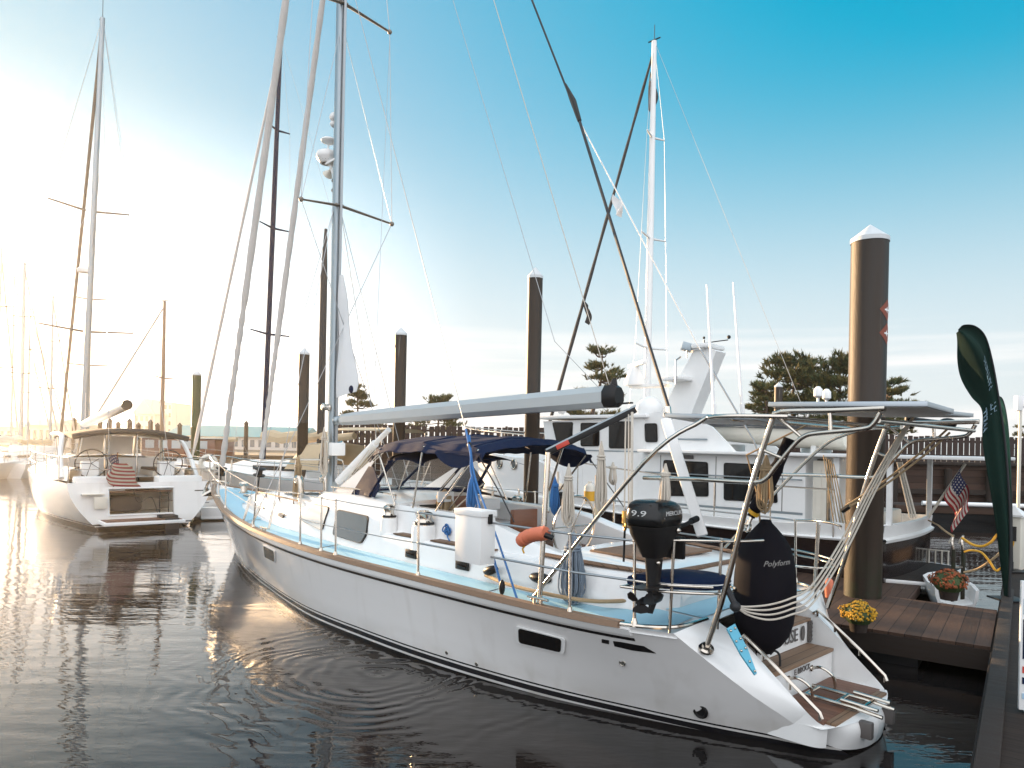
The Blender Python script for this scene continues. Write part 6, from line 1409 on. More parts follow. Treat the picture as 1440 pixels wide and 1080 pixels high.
# mast and boom
lb0, lt_ = Lf.V(117, 598, 0), Lf.V(150, 25, 0); lm = lb0.x; mt0 = Vector((lm, 0, 2.0)); mt1 = Vector((lm-2.15, 0, CAMH+ray(150, 25).z*Lf.w((lm-2.15, 0, 0)).y))
k = MB(); k.tube([mt0, mt1], [0.13, 0.12, 0.09], 12); lmast = k.build('mast', 'alu', sb)
k = MB(); k.tube([mt1, mt1+Vector((0.3, 0, 0.15)), mt1+Vector((0.55, 0, 0.15))], 0.02, 5); k.tube([mt1, mt1+Vector((0, 0, 0.7))], 0.012, 5); k.build('wind_vane', 'black', lmast)
b0 = Lf.U(118, 597, lm-0.2); b1 = Lf.U(181, 570, 2.4); b0.y = 0; b1.y = 0.0
k = MB(); k.tube([b0, b0.lerp(b1, 0.4), b1], [0.14, 0.19, 0.17], 10); k.build('boom', 'white', sb); k = MB(); k.tube([b1, b1+(b1-b0).normalized()*0.12], 0.175, 10); k.build('boom_end_cap', 'black', sb)
k = MB(); k.prism([(lm-0.12, 0, 3.0), (lm-0.55, 0.0, 3.1), (lm-0.32, 0, 6.5), (lm-0.12, 0, 8.0)], (0, 0.03, 0)); k.build('mainsail', 'sailuv', sb)
sp_t = []
for pz, pxs in ((0.0, ((75, 280), (199, 312))), (0.0, ((54, 455), (200, 474)))):
    a_ = Lf.U(*pxs[0], lm-0.3); b_ = Lf.U(*pxs[1], lm-0.3); zc = (a_.z+b_.z)/2; hw = (abs(a_.y)+abs(b_.y))/2*0.9
    for s in (1, -1): k = MB(); q = Vector((lm-0.45, s*hw, zc+0.05)); k.tube([(lm-0.15, s*0.1, zc-0.05), q], [0.05, 0.03], 6); k.build('spreader', 'spreader', sb); sp_t.append((s, q))
for s in (1, -1):
    tips_ = [q for s_, q in sp_t if s_ == s]; wire([mt1, tips_[0], tips_[1], (lm-0.3, s*2.0, 1.5)], 0.010, 'wire', 'shroud', sb); wire([(lm-0.2, 0, tips_[0].z), tips_[1]], 0.008, 'wire', 'shroud', sb)
fs0 = Vector((15.3, 0, 1.9)); wire([fs0, mt1+Vector((0.1, 0, -0.4))], 0.065, 'spreader', 'furled_genoa', sb, 8); wire([(11.5, 0, 1.9), mt1+Vector((0, 0, -6))], 0.012, 'wire', 'inner_stay', sb)
wire([mt1, (0.3, 0.9, 1.6)], 0.008, 'wire', 'backstay', sb); wire([mt1, (0.3, -0.9, 1.6)], 0.008, 'wire', 'backstay', sb)
p = Vector((lm+0.45, 0, Lf.U(127, 378, lm).z)); k = MB(); k.lathe([(0.001, -0.12), (0.26, -0.1), (0.28, 0.02), (0.2, 0.1), (0.001, 0.12)], p, 16); k.box(p+Vector((-0.25, 0, -0.12)), (0.4, 0.15, 0.05)); k.build('radar_dome', 'white', lmast)
lfl = framed('ensign', 'striped flag hanging over the stern of the wide white yacht on the left', 'flag', Lf)
k = MB(); f2, f3 = Vector((-0.02, 0.85, 1.3)), Vector((-0.50, 0.85, 2.35)); k.tube([f2, f3], 0.022, 6); k.build('flag_staff', 'wood', lfl)
cloth('flag_cloth', lambda a, b: f2.lerp(f3, 0.25+0.7*b)+Vector((-0.06*math.sin(6*a), (0.42*math.sin(PI*a*1.15+0.3)-0.13)*(1-0.3*b)+0.06*math.sin(7*b)-0.55*a*(1-b)*0.6, -0.45*a+0.35*abs(a-0.5)*a)), 20, 14, 'flag', lfl)
# small grey inflatable between the two bows
ib = thing('inflatable_dinghy', 'small pale inflatable dinghy floating at the bow of the near white yacht', 'dinghy', atZ(303, 727, 0.0), D(112))
k = MB(); k.tube(spline([(-1.3, 0.55, 0.22), (0, 0.58, 0.23), (0.8, 0.45, 0.28), (1.2, 0.0, 0.36), (0.8, -0.45, 0.28), (0, -0.58, 0.23), (-1.3, -0.55, 0.22)], 6), [0.08]+[0.2]*35+[0.08], 12); ibt = k.build('tube', 'sailuv', ib)
k = MB(); k.box((-0.2, 0, 0.10), (2.2, 0.9, 0.1), bev=0.03); k.box((-0.1, 0, 0.35), (0.25, 1.0, 0.04)); k.box((-1.25, 0, 0.28), (0.08, 0.9, 0.35), bev=0.02); k.build('floor', 'white', ib)
k = MB(); k.tube(spline([(-1.3, 0.75, 0.2), (0, 0.79, 0.2), (0.95, 0.6, 0.25), (1.41, 0, 0.32), (0.95, -0.6, 0.25), (0, -0.79, 0.2), (-1.3, -0.75, 0.2)], 6), 0.03, 6); k.build('rub_band', 'charcoal', ib)
# ------------------------------------------------------------------ other boats, shore, fence, trees, buildings
def sailboat(name, label, x, y, deg, L_, B_, mast_px=None, mast_h=None, hullm='white', coverm='navy', mastm='alu', mr_=0.09, group='sailboats moored on the far side of the basin', dodger=None, mast_at=0.55, furl_m='sailuv', sp=2, boom=True, lean=0.0, mast_base=1.6, seed=0, simple=False):
    fr = Frame(x, y, deg); r = framed(name, label, 'sailboat', fr, group); rnd = random.Random(seed)
    sc = L_/12.0
    bU = [0, 0.15, 0.4, 0.6, 0.8, 0.93, 1.0]; bB = [0.70, 0.86, 1.0, 0.93, 0.62, 0.27, 0.01]
    fb_ = lambda t: (1.05+0.45*t*t)*sc
    hbm = lambda t, k: max(0.01, interp(bU, bB, t))*B_/2*(0.72+0.28*k if k >= 0 else 0.6)
    k = MB()
    for s in (1, -1): k.rings([[Vector((L_*(i/24)*(0.90+0.10*max(0, kk))-0.3*kk*0, s*hbm(i/24, kk), fb_(i/24)*kk)) for i in range(25)] for kk in (-0.2, 0, 0.4, 0.75, 1)], closed=False)
    k.grid(lambda a, b: Vector((0.0, hbm(0, b)*(1-2*a), fb_(0)*b)), 4, 4); h_ = k.build('hull', hullm, r, smooth=60)
    k = MB(); k.grid(lambda a, b: Vector((L_*a*0.999, hbm(a, 1)*(2*b-1)*0.99, fb_(a)-0.02+0.05*(1-(2*b-1)**2))), 24, 4); k.build('deck', 'deckwhite', r)
    k = MB(); k.rings([[Vector((u*L_, y_*w_*B_, z_)) for y_, z_ in ((0.5, fb_(u)), (0.46, fb_(u)+h2*0.8), (0.35, fb_(u)+h2), (0, fb_(u)+h2*1.12), (-0.35, fb_(u)+h2), (-0.46, fb_(u)+h2*0.8), (-0.5, fb_(u))) for z_ in (z_,)] for u, w_, h2 in ((0.32, 0.62, 0.46*sc), (0.5, 0.62, 0.45*sc), (0.66, 0.45, 0.36*sc), (0.76, 0.25, 0.08))], closed=False); k.grid(lambda a, b: Vector((0.32*L_, 0.31*B_*(1-2*a), fb_(0.32)+0.44*sc*b)), 2, 2); cb_ = k.build('cabin', 'white', r)
    for s in (1, -1): k = MB(); k.box((0.46*L_, s*0.302*B_, fb_(0.46)+0.24*sc), (0.2*L_, 0.03, 0.16*sc), bev=0.01); k.build('cabin_window', 'darkglass', cb_)
    mu = mast_at*L_
    top = fr.U(mast_px[0], mast_px[1], mu).z if mast_px else mast_h
    m0, m1 = Vector((mu, 0, mast_base*sc)), Vector((mu-lean, 0, top))
    k = MB(); k.tube([m0, m0.lerp(m1, 0.6), m1], [mr_, mr_*0.95, mr_*0.7], 10); ms = k.build('mast', mastm, r)
    k = MB(); k.tube([m1, m1+Vector((0, 0, 0.6))], 0.015, 4); k.tube([m1+Vector((-0.25, 0, 0.05)), m1+Vector((0.25, 0, 0.05))], 0.03, 4); k.build('masthead_aerial', 'black', ms)
    tips = {1: [], -1: []}
    for i in range(sp):
        f = (i+1)/(sp+1)
        if sp == 2: f = (0.42, 0.72)[i]
        if sp == 3: f = (0.30, 0.55, 0.78)[i]
        c = m0.lerp(m1, f)
        for s in (1, -1):
            q = c+Vector((-0.15, s*B_*(0.27-0.06*i), 0.05)); k = MB(); k.tube([c, q], [0.04*sc+0.01, 0.03], 6); k.build('spreader', mastm if mastm != 'alu' else 'spreader', r); tips[s].append(q)
    if boom:
        b0, b1 = Vector((mu-0.1, 0, 2.55*sc)), Vector((mu-0.40*L_, 0, 2.6*sc))
        k = MB(); k.tube([b0+(b1-b0)*(i/10)+Vector((0, 0, 0.06*math.sin(i*2.1))) for i in range(11)], [0.25*sc-0.012*sc*i for i in range(11)], 8); k.build('sail_cover', coverm, r)
    wr = 0.008
    for s in (1, -1):
        wire([m1]+tips[s][::-1]+[(mu-0.1, s*B_*0.44, fb_(mast_at))], wr, 'wire', 'shroud', r, 5)
    a_ = Vector((L_*0.985, 0, fb_(1)+0.15)); k = MB(); n = 24; k.tube([a_.lerp(m1-Vector((0, 0, 0.3)), i/n) for i in range(n+1)], [0.02]+[0.075*sc-0.03*sc*i/n+0.008*math.sin(i*1.9) for i in range(n)], 7); k.build('furled_headsail', furl_m, r)
    wire([m1, (0.1, 0, fb_(0)+0.1)], wr, 'wire', 'backstay', r, 5)
    if dodger:
        k = MB(); k.rings([[Vector((u*L_, y_*0.36*B_, fb_(0.3)+0.3*sc+z_*hh)) for y_, z_ in ((1, 0), (0.97, 0.6), (0.8, 0.95), (0, 1.05), (-0.8, 0.95), (-0.97, 0.6), (-1, 0))] for u, hh in ((0.26, 0.95*sc), (0.33, 0.95*sc), (0.38, 0.5*sc), (0.40, 0.1*sc))], closed=False); k.build('dodger', dodger, r)
        k = MB(); k.grid(lambda a, b: Vector(((0.22-0.19*a)*L_, (2*b-1)*0.38*B_, fb_(0.2)+1.75*sc+0.15*(1-(2*b-1)**2))), 8, 8); k.grid(lambda a, b: Vector(((0.22-0.19*a)*L_, (2*b-1)*0.38*B_, fb_(0.2)+1.73*sc+0.15*(1-(2*b-1)**2))), 8, 8); bmn = k.build('bimini', dodger, r)
        for s in (1, -1):
            for u in (0.04, 0.21): k = MB(); k.tube([(u*L_, s*0.37*B_, fb_(u)), (u*L_, s*0.375*B_, fb_(0.2)+1.75*sc)], 0.02, 5); k.build('bimini_leg', 'steel', bmn)
    for s in (1, -1):
        k = MB()
        for f in (0.62, 0.32): k.tube([Vector((L_*t, s*(hbm(t, 1)-0.04), fb_(t)+f)) for t in (0.01, 0.2, 0.4, 0.6, 0.8, 0.97)], 0.009, 5)
        for t in (0.01, 0.2, 0.4, 0.6, 0.8, 0.95): k.tube([(L_*t, s*(hbm(t, 1)-0.04), fb_(t)), (L_*t, s*(hbm(t, 1)-0.04), fb_(t)+0.64)], 0.013, 5)
        k.build('guard_rail', 'steel', r)
    return r, fr, m0, m1
def mast_boat(px_base, px_top, dep, deg, L_, B_, name, label, **kw):
    """place a hull so that its mast stands where it is seen"""
    ma = kw.get('mast_at', 0.55); p = atY(px_base, 640, dep); a = D(deg)
    return sailboat(name, label, p.x-math.cos(a)*ma*L_, p.y-math.sin(a)*ma*L_, deg, L_, B_, mast_h=CAMH+ray(*px_top).z*dep, **kw)
# white sloop behind the trawler, with its dark furled headsail and little pennants
wsl = mast_boat(908, (921, 58), 26, 137, 12.5, 3.9, 'sloop', 'white masted sloop hidden behind the motor yacht, dark furled headsail crossing the sky', furl_m='darksail', mr_=0.13, mastm='white', sp=3, mast_at=0.56, coverm='navy', seed=1)
r, fr, m0, m1 = wsl
hs_a, hs_b = Vector((12.5*0.985, 0, 1.7)), m1-Vector((0, 0, 0.3))
def pennant(f, w_, h, m, label, seed):
    rnd = random.Random(seed); t = framed('pennant', label, 'pennant', fr); c = hs_a.lerp(hs_b, f)+Vector((-0.05, 0, 0))
    cloth('pennant_cloth', lambda a, b: c+Vector((-w_*a*(1-0.2*b)*(1 if True else 1)+0.06*math.sin(5*b+3*a), 0.10*math.sin(6*a+4*b+seed), -h*b-0.5*h*a*(1-0.6*b))), 8, 12, m, t)
pennant(0.685, 0.42, 0.75, 'sailcloth', 'white pennant halfway up the dark furled headsail', 1); pennant(0.44, 0.30, 0.85, 'darksail', 'small black pennant flying from the dark furled headsail', 2)
pennant(0.20, 0.42, 0.65, 'sailcloth', 'white pennant low on the dark furled headsail near the boom', 3); pennant(0.955, 0.30, 1.5, 'darksail', 'black cloth bunched at the top of the dark furled headsail', 4)
# ketch between the pilings behind the bow of the near yacht: dark mast, black mizzen, tan canopy
kx, kfr, km0, km1 = mast_boat(370, (385, 56), 33, 150, 14, 4.2, 'ketch', 'pale ketch behind the near yacht bow with a dark mast and a tan canopy', mastm='navy', mr_=0.12, sp=3, coverm='tan', dodger='tan', lean=0.6, mast_at=0.62, seed=2)
p = kfr.V(457, 322, 0); mu_ = p.x; k = MB(); k.tube([(mu_, 0, 1.2), (mu_, 0, 3.2), (mu_, 0, p.z-2), (mu_-0.05, 0, p.z)], [0.15, 0.17, 0.15, 0.06], 10); k.build('mizzen_mast', 'darksail', kx)
# two more mast-heads crowding behind the sloop on the left, and the far row into the sun
GF = 'sailboats moored in the hazy far row on the left'
mast_boat(122, (123, 334), 40, 120, 12, 3.8, 'sloop', 'sloop just behind the wide left yacht with a white radar on its shorter mast', group=GF, mr_=0.10, seed=3)
mast_boat(70, (78, 418), 52, 100, 11, 3.5, 'sloop', 'hazy sloop whose mast stands left of the wide yacht mast, low in the glare', group=GF, seed=4, coverm='tan')
mast_boat(38, (46, 436), 58, 80, 11, 3.5, 'sloop', 'hazy sloop with the shortest of the masts in the glare', group=GF, seed=5, coverm='sailuv')
mast_boat(29, (22, 371), 50, 95, 12, 3.7, 'sloop', 'hazy sloop whose mast leans left near the picture edge', group=GF, seed=6, mr_=0.12, coverm='offwhite')
mast_boat(15, (15, 390), 62, 85, 12, 3.7, 'sloop', 'faint far sloop with a thin upright mast almost lost in the glare', group=GF, seed=7)
mast_boat(-6, (7, 350), 48, 110, 12, 3.8, 'sloop', 'hazy sloop whose slanting mast touches the left picture edge', group=GF, seed=8, lean=-0.3, coverm='tan')
# old wooden boat with a brown mast
wbx, wfr, w0, w1 = mast_boat(227, (234, 424), 46, 172, 13, 3.8, 'wooden_ketch', 'old varnished wooden boat with a bare brown mast behind the left yacht', mastm='teakrail', mr_=0.13, sp=1, hullm='wood', coverm='tan', group=None, seed=9, mast_at=0.5)
k = MB(); k.box((4.6, 0, 2.25), (5.0, 2.4, 1.15), bev=0.08); hsw = k.build('deckhouse', 'wood', wbx)
for s in (1, -1):
    for u in (2.9, 3.8, 4.7, 5.6, 6.5): k = MB(); k.box((u, s*1.205, 2.45), (0.6, 0.02, 0.5), bev=0.005); k.build('window', 'curtain', hsw)
k = MB(); k.box((4.6, 0, 2.87), (5.5, 2.8, 0.08), bev=0.02); k.build('deckhouse_roof', 'offwhite', wbx)

# ---------------------------------------------------------------- shore
M['earth'] = mat('shore_ground', (0.10, 0.085, 0.06), 0.9, var=0.3, vscale=0.6, bump=0.3, bscale=4)
M['timber'] = plank_mat('seawall_timber', (0.060, 0.036, 0.027), 2, 0.34, 0.06, 0.8, 0.4, grain=(1.2, 1.2, 14))
M['fencewood'] = mat('dark_fence_boards', (0.035, 0.020, 0.016), 0.85, var=0.35, vscale=3, stretch=(6, 6, 0.4), bump=0.3)
k = MB(); k.grid(lambda a, b: (lambda x, y: Vector((x, y, 2.35+0.25*math.sin(x*0.21)*math.sin(y*0.17)*min(1, b*4))))(-10.5+260*a, 36.6+(140)*b), 60, 30)
tag(k.build('shore', 'earth', smooth=80), kind='structure')
sw = thing('seawall', 'dark brown timber seawall along the shore behind the motor yacht', 'seawall')
k = MB(); k.box((60, 36.2, 0.8), (141, 0.7, 3.0)); k.build('timber_face', 'timber', sw)
k = MB(); k.box((60, 36.05, 2.37), (141.2, 1.1, 0.16), bev=0.03); k.build('capping', 'fascia', sw)
k = MB(); k.box((60, 35.72, 0.95), (140, 0.22, 0.24)); k.build('waler', 'fascia', sw)
for i in range(26): k = MB(); k.lathe([(0.17, -1), (0.17, 2.1), (0.001, 2.12)], (-9.5+2.4*i+0.3*math.sin(i*3.1), 35.6, 0), 10); k.build('fender_pile', 'fascia', sw)
fn = thing('board_fence', 'tall dark fence of upright boards along the seawall behind the boats', 'fence')
rnd = random.Random(4); k = MB()
x = -9.0
while x < 62:
    w_ = 0.24; h = 1.32+rnd.uniform(-0.03, 0.03); k.box((x+w_/2, 36.6+rnd.uniform(-0.01, 0.01), 2.42+h/2), (w_, 0.03, h)); x += w_+(0.05 if rnd.random() > 0.12 else 0.14)
k.build('fence_boards', 'fencewood', fn, smooth=0)
k = MB(); k.box((26.5, 36.64, 2.75), (71, 0.05, 0.12)); k.box((26.5, 36.64, 3.5), (71, 0.05, 0.12)); k.build('fence_rails', 'fencewood', fn, smooth=0)
x = -9
while x < 62: k = MB(); k.box((x, 36.74, 3.1), (0.12, 0.12, 1.4)); k.build('fence_post', 'fencewood', fn, smooth=0); x += 2.9
# low brown float pontoon in front of the seawall at the right, white pipe along it
pn = thing('pontoon', 'low brown pontoon with a pale pipe along its edge below the fence at right', 'pontoon', (22, 29.5, 0), D(-8))
k = MB(); k.box((4, 0, 0.55), (20, 1.8, 0.3), bev=0.03); k.build('decking', 'dockplank', pn); k = MB(); k.tube([(-5, -0.95, 0.8), (14, -0.95, 0.8)], 0.09, 10); k.build('pipe', 'white', pn); k = MB(); k.box((4, 0, 0.1), (19, 1.5, 0.6)); k.build('float', 'black', pn)
# pines
M['bark'] = mat('pine_bark', (0.09, 0.06, 0.045), 0.9, var=0.3, bump=0.6, bscale=20)
M['needles'] = mat('pine_needles', (0.060, 0.075, 0.020), 0.75, var=0.45, vscale=1.2)
M['needles2'] = mat('golden_pine_needles', (0.115, 0.095, 0.022), 0.75, var=0.4, vscale=1.2)
def pine(x, y, h, w_, label, seed, z0=2.3, pads=26, lean=0.0, lo=0.3):
    rnd = random.Random(seed); t = thing('pine_tree', label, 'tree', (x, y, z0), 0, 'pines growing behind the fence')
    P = spline([(0, 0, -0.3), (lean*0.3+rnd.uniform(-.15, .15), 0.1, h*0.35), (lean*0.7+rnd.uniform(-.2, .2), 0, h*0.7), (lean, 0, h*0.97)], 5)
    k = MB(); k.tube(P, [0.028*h*(1-0.85*i/(len(P)-1)) for i in range(len(P))], 8); k.build('trunk', 'bark', t)
    br = MB(); a_, b_ = MB(), MB()
    tiers = max(5, pads//5)
    for i in range(pads):
        tr_ = i % tiers; f = lo+(1-lo)*(tr_+0.25*rnd.random())/(tiers-0.6); f = min(1.0, f); q = P[min(len(P)-1, int(f*(len(P)-1)))]
        an = rnd.uniform(0, 2*PI); g_ = (f-lo)/(1-lo); pw = (0.70+0.35*math.sin(PI*min(1, g_*1.1+0.2)))*(1.0-0.62*g_**1.5); R_ = w_*0.5*pw*rnd.uniform(0.40, 1.12)
        e_ = q+Vector((math.cos(an)*R_, math.sin(an)*R_, h*0.06*rnd.uniform(-0.4, 1.0)))
        limb = spline([q, q.lerp(e_, 0.55)-Vector((0, 0, 0.025*h)), e_], 4)
        br.tube(limb, [0.010*h, 0.009*h, 0.008*h, 0.007*h, 0.006*h, 0.005*h, 0.004*h, 0.003*h, 0.002*h], 5)
        for j in range(24):      # flat spray of needle tufts at the limb's end, tips turned up
            g = rnd.uniform(0.5, 1.08); c0 = q.lerp(e_, g); sd2 = Vector((-math.sin(an), math.cos(an), 0))
            c = c0+sd2*rnd.gauss(0, 0.085*w_)+Vector((math.cos(an), math.sin(an), 0))*rnd.gauss(0, 0.03*w_)+Vector((0, 0, abs(rnd.gauss(0, 0.014*h))))
            mb = b_ if rnd.random() < 0.45 else a_
            tl = rnd.uniform(0.05, 0.09)*h**0.5*w_**0.5; ax_ = Vector((math.cos(an)*0.6+rnd.gauss(0, 0.4), math.sin(an)*0.6+rnd.gauss(0, 0.4), rnd.uniform(0.25, 1.0))).normalized()
            for m in range(24):
                dd = (ax_+Vector((rnd.gauss(0, 0.5), rnd.gauss(0, 0.5), rnd.gauss(0.1, 0.35)))).normalized(); o = c+ax_*tl*rnd.uniform(-0.3, 0.6); ln = tl*rnd.uniform(0.5, 0.9); sdv = dd.cross(Vector((rnd.random()-.5, rnd.random()-.5, rnd.random()-.5))).normalized()*ln*0.10
                mb.add([o-sdv, o+sdv, o+dd*ln], [(0, 1, 2)])
    br.build('branches', 'bark', t); a_.build('crown', 'needles', t, smooth=0, recalc=False); b_.build('crown', 'needles2', t, smooth=0, recalc=False)
def pine_at(px, py_top, py_bot, wpx, dep, label, seed, **kw):
    p = atY(px, py_top, dep); pine(p.x, p.y, p.z-2.3, wpx/1000*dep, label, seed, **kw)
pine_at(832, 492, 600, 84, 46, 'lone pine with ragged crown right of the thick piling above the boom end', 1, lean=0.7, lo=0.36, pads=22)
pine_at(500, 541, 620, 66, 50, 'small dark pine directly right of the near yacht mast', 2, pads=30, lo=0.2)
pine_at(618, 556, 620, 84, 52, 'low sparse pine under the middle of the grey boom', 3, pads=30, lo=0.25)
pine_at(1120, 503, 600, 150, 47, 'broad golden green pine rising highest behind the solar arch', 4, pads=40, lo=0.25)
pine_at(1180, 506, 600, 160, 45, 'broad pine half hidden behind the thick nearest piling', 5, pads=40, lo=0.25)
pine_at(1076, 540, 600, 80, 44, 'lower pine left of the short dark piling', 6, pads=34, lo=0.2)
pine_at(1250, 535, 600, 100, 48, 'flat topped pine right of the thick nearest piling', 7, pads=26, lo=0.35)
pine_at(1436, 600, 640, 50, 50, 'small bush like pine at the right picture edge', 8, pads=14, lo=0.2)
# ---------------------------------------------------------------- left bank: walkway, low roof, hotel, houses
M['tealroof'] = mat('teal_metal_roof', (0.10, 0.30, 0.32), 0.5, var=0.1)
M['stucco'] = mat('pale_stucco', (0.55, 0.53, 0.50), 0.8, var=0.06)
M['greyblue'] = mat('grey_blue_wall', (0.26, 0.33, 0.38), 0.8, var=0.08)
M['bluewin'] = mat('window_glass', (0.07, 0.11, 0.14), 0.15, var=0.2)
k = MB(); k.grid(lambda a, b: (lambda x, y: Vector((x, y, 0.9+0.5*min(1, b*6))))(-420+409*a, 92+260*b), 40, 8); tag(k.build('far_shore', 'earth', smooth=80), kind='structure')
wk = thing('walkway_dock', 'long far dock on posts crossing behind the left yacht', 'dock', (0, 60, 0))
k = MB(); k.box((-29, 0, 0.75), (56, 2.0, 0.16)); k.build('decking', 'dockplank2', wk); k = MB(); k.box((-29, -0.98, 0.55), (56, 0.08, 0.3)); k.build('fascia_board', 'fascia', wk)
GP = 'short dark mooring posts along the far dock'
pr_ = None
for i, px in enumerate((133, 142, 149, 160, 170, 178, 190, 200, 206, 218, 104, 96, 250, 262, 340)):
    p = atY(px, 640, 57.5); t = thing('mooring_post', 'short dark mooring post in the row along the far dock', 'post', (p.x, 58.2+0.5*math.sin(i*2.0), 0), 0, GP)
    hgt_ = CAMH+(612-592+3*math.sin(i*1.9))/1000*58
    k = MB(); k.lathe([(0.19, -1), (0.17, hgt_), (0.001, hgt_+0.02)], seg=10); k.build('post_shaft', 'pile', t); k = MB(); k.lathe([(0.2, hgt_), (0.2, hgt_+0.06), (0.001, hgt_+0.3)], seg=10); k.build('post_cap', 'charcoal', t)
def house(name, label, cat, px0, px1, py_top, dep, dpt, wallm, roofm, rows, cols, roof='flat', z0=1.0, rh=0.25):
    a_, b_ = atY(px0, py_top, dep), atY(px1, py_top, dep); w_ = b_.x-a_.x; t = thing(name, label, cat, ((a_.x+b_.x)/2, dep+dpt/2, z0)); zt = (a_.z+b_.z)/2-z0
    wt = zt if roof == 'flat' else zt*(1-rh)
    k = MB(); k.box((0, 0, wt/2), (w_, dpt, wt)); wl = k.build('wall', wallm, t, smooth=0)
    if roof == 'flat': k = MB(); k.box((0, 0, wt+0.15), (w_+0.4, dpt+0.4, 0.3)); k.build('roof', roofm, t)
    else: k = MB(); o = 0.5; k.prism([(-w_/2-o, -dpt/2-o, wt), (-w_/2-o, dpt/2+o, wt), (-w_/2-o, 0, zt)] if roof == 'side' else [(-w_/2-o, -dpt/2-o, wt), (w_/2+o, -dpt/2-o, wt), (0, -dpt/2-o, zt)], (w_+2*o, 0, 0) if roof == 'side' else (0, dpt+2*o, 0)); k.build('roof', roofm, t, smooth=20)
    for i in range(rows):
        for j in range(cols):
            ww, wh_ = w_/cols*0.5, wt/rows*0.5
            k = MB(); k.box((-w_/2+(j+0.5)*w_/cols, -dpt/2-0.02, (i+0.55)*wt/rows), (ww, 0.08, wh_)); k.build('window', 'bluewin', t, smooth=0)
    return t
ht = house('hotel', 'tall pale hotel block with rows of windows far behind the left yacht', 'hotel', 206, 242, 567, 240, 16, 'stucco', 'greyblue', 5, 6)
p0, p1 = atY(190, 574, 236), atY(216, 560, 236)
house('hotel_wing', 'grey blue wing with sloping roof standing against the pale hotel', 'building', 189, 218, 560, 232, 14, 'greyblue', 'tealroof', 3, 4, 'front', rh=0.35)
house('boat_hall', 'long low building with teal roof on the far shore left of the mast', 'building', 232, 420, 598, 120, 14, 'stucco', 'tealroof', 1, 16, 'side', rh=0.45)
house('house', 'white house low on the hazy shore behind the far left masts', 'house', 36, 72, 588, 115, 9, 'stucco', 'greyblue', 1, 4, 'side')
house('house', 'small flat roofed white building between the hazy masts and the wide yacht', 'house', 74, 98, 598, 110, 8, 'stucco', 'stucco', 1, 3, 'flat')
house('house', 'pale house at the far left picture edge in the glare', 'house', -14, 30, 592, 118, 9, 'stucco', 'greyblue', 1, 4, 'side')
# dark hulled barge-like boat at the left edge
mb_ = thing('work_boat', 'low dark hulled work boat at the left edge in the glare', 'boat', atZ(22, 668, 0), D(170))
k = MB(); k.rings([[Vector((x, y*w_, z)) for y, z in ((1, 0.95), (0.95, 0.4), (0.8, -0.2), (-0.8, -0.2), (-0.95, 0.4), (-1, 0.95))] for x, w_ in ((-5, 1.5), (-2, 1.8), (3, 1.7), (5.5, 0.9), (6.5, 0.1))], closed=True); k.build('hull', 'trawlhull', mb_); k = MB(); k.tube([(-5, 1.52, 0.97), (-2, 1.82, 0.97), (3, 1.72, 0.99), (5.5, 0.92, 1.0), (6.5, 0, 1.0), (5.5, -0.92, 1.0), (3, -1.72, 0.99), (-2, -1.82, 0.97), (-5, -1.52, 0.97)], 0.07, 6); k.build('gunwale', 'sailuv', mb_); k = MB(); k.box((-1.5, 0, 1.5), (2.5, 1.8, 1.2), bev=0.08); k.build('wheelhouse', 'white', mb_)
# ------------------------------------------------------------------ flags, posts, signs and ropes on the right-hand docks
M['flaggreen'] = mat('dark_green_banner', (0.006, 0.022, 0.017), 0.85, var=0.3, vscale=2, bump=0.2, spec=0.15)
M['flaggreen2'] = mat('light_green_banner', (0.03, 0.075, 0.05), 0.85, var=0.25, vscale=2, spec=0.15)
M['letterblue'] = mat('pale_blue_lettering', (0.35, 0.50, 0.60), 0.6)
def feather(label, dep, pole, free, m, seed, lettering=None, group='feather banners by the dock'):
    """pole and free: pixel outlines from the top down"""
    base = atY(*pole[-1], dep); t = thing('feather_banner', label, 'banner', (base.x, base.y, 0), 0, group)
    W2 = lambda px, py, dd=0: atY(px, py, dep+dd)-Vector((base.x, base.y, 0))
    PP = spline([W2(*q) for q in pole], 6); FF = spline([W2(*q, 0.10) for q in free], 6)
    def at(L_, s):
        x = s*(len(L_)-1); i = min(len(L_)-2, int(x)); return L_[i].lerp(L_[i+1], x-i)
    def fnc(a, b):
        s = a*0.985; p, q = at(PP, s), at(FF, s); w_ = (q-p).length
        return p.lerp(q, b)+Vector((0, b**0.5*(0.20*w_*math.sin(2.4*PI*b+2.2*a+seed)+0.06*w_*math.sin(9*a+5*b)), 0))
    k = MB(); k.grid(fnc, 60, 14); k.grid(lambda a, b: fnc(a, b)+Vector((0, 0.008, 0)), 60, 14); k.build('banner_cloth', m, t, smooth=80)
    k = MB(); k.tube(PP, [0.030-0.022*i/(len(PP)-1) if False else 0.004+0.018*i/(len(PP)-1) for i in range(len(PP))], 8); k.tube([PP[-1], Vector((PP[-1].x, PP[-1].y, 0.44))], 0.03, 8); k.build('pole', 'wireblack', t)
    k = MB(); k.box((PP[-1].x, PP[-1].y, 0.47), (0.45, 0.45, 0.03), bev=0.01); k.build('foot_plate', 'black', t)
    for txt, s0, b0, size in (lettering or ()):
        L_tot = sum((PP[i+1]-PP[i]).length for i in range(len(PP)-1))
        def wr(co, s0=s0, b0=b0):
            s = max(0.02, min(0.98, s0-co.x/L_tot)); p, q = at(PP, s), at(FF, s); w_ = max(0.05, (q-p).length)
            v = fnc(s/0.985, max(0.02, min(0.98, b0+co.y/w_))); return v+Vector((0, -0.014-abs(co.z), 0))
        k = MB(); k.text(txt, size, (0, 0, 0), (1, 0, 0), (0, 1, 0), 0.001, wrap=wr); k.build('lettering', 'letterblue', t)
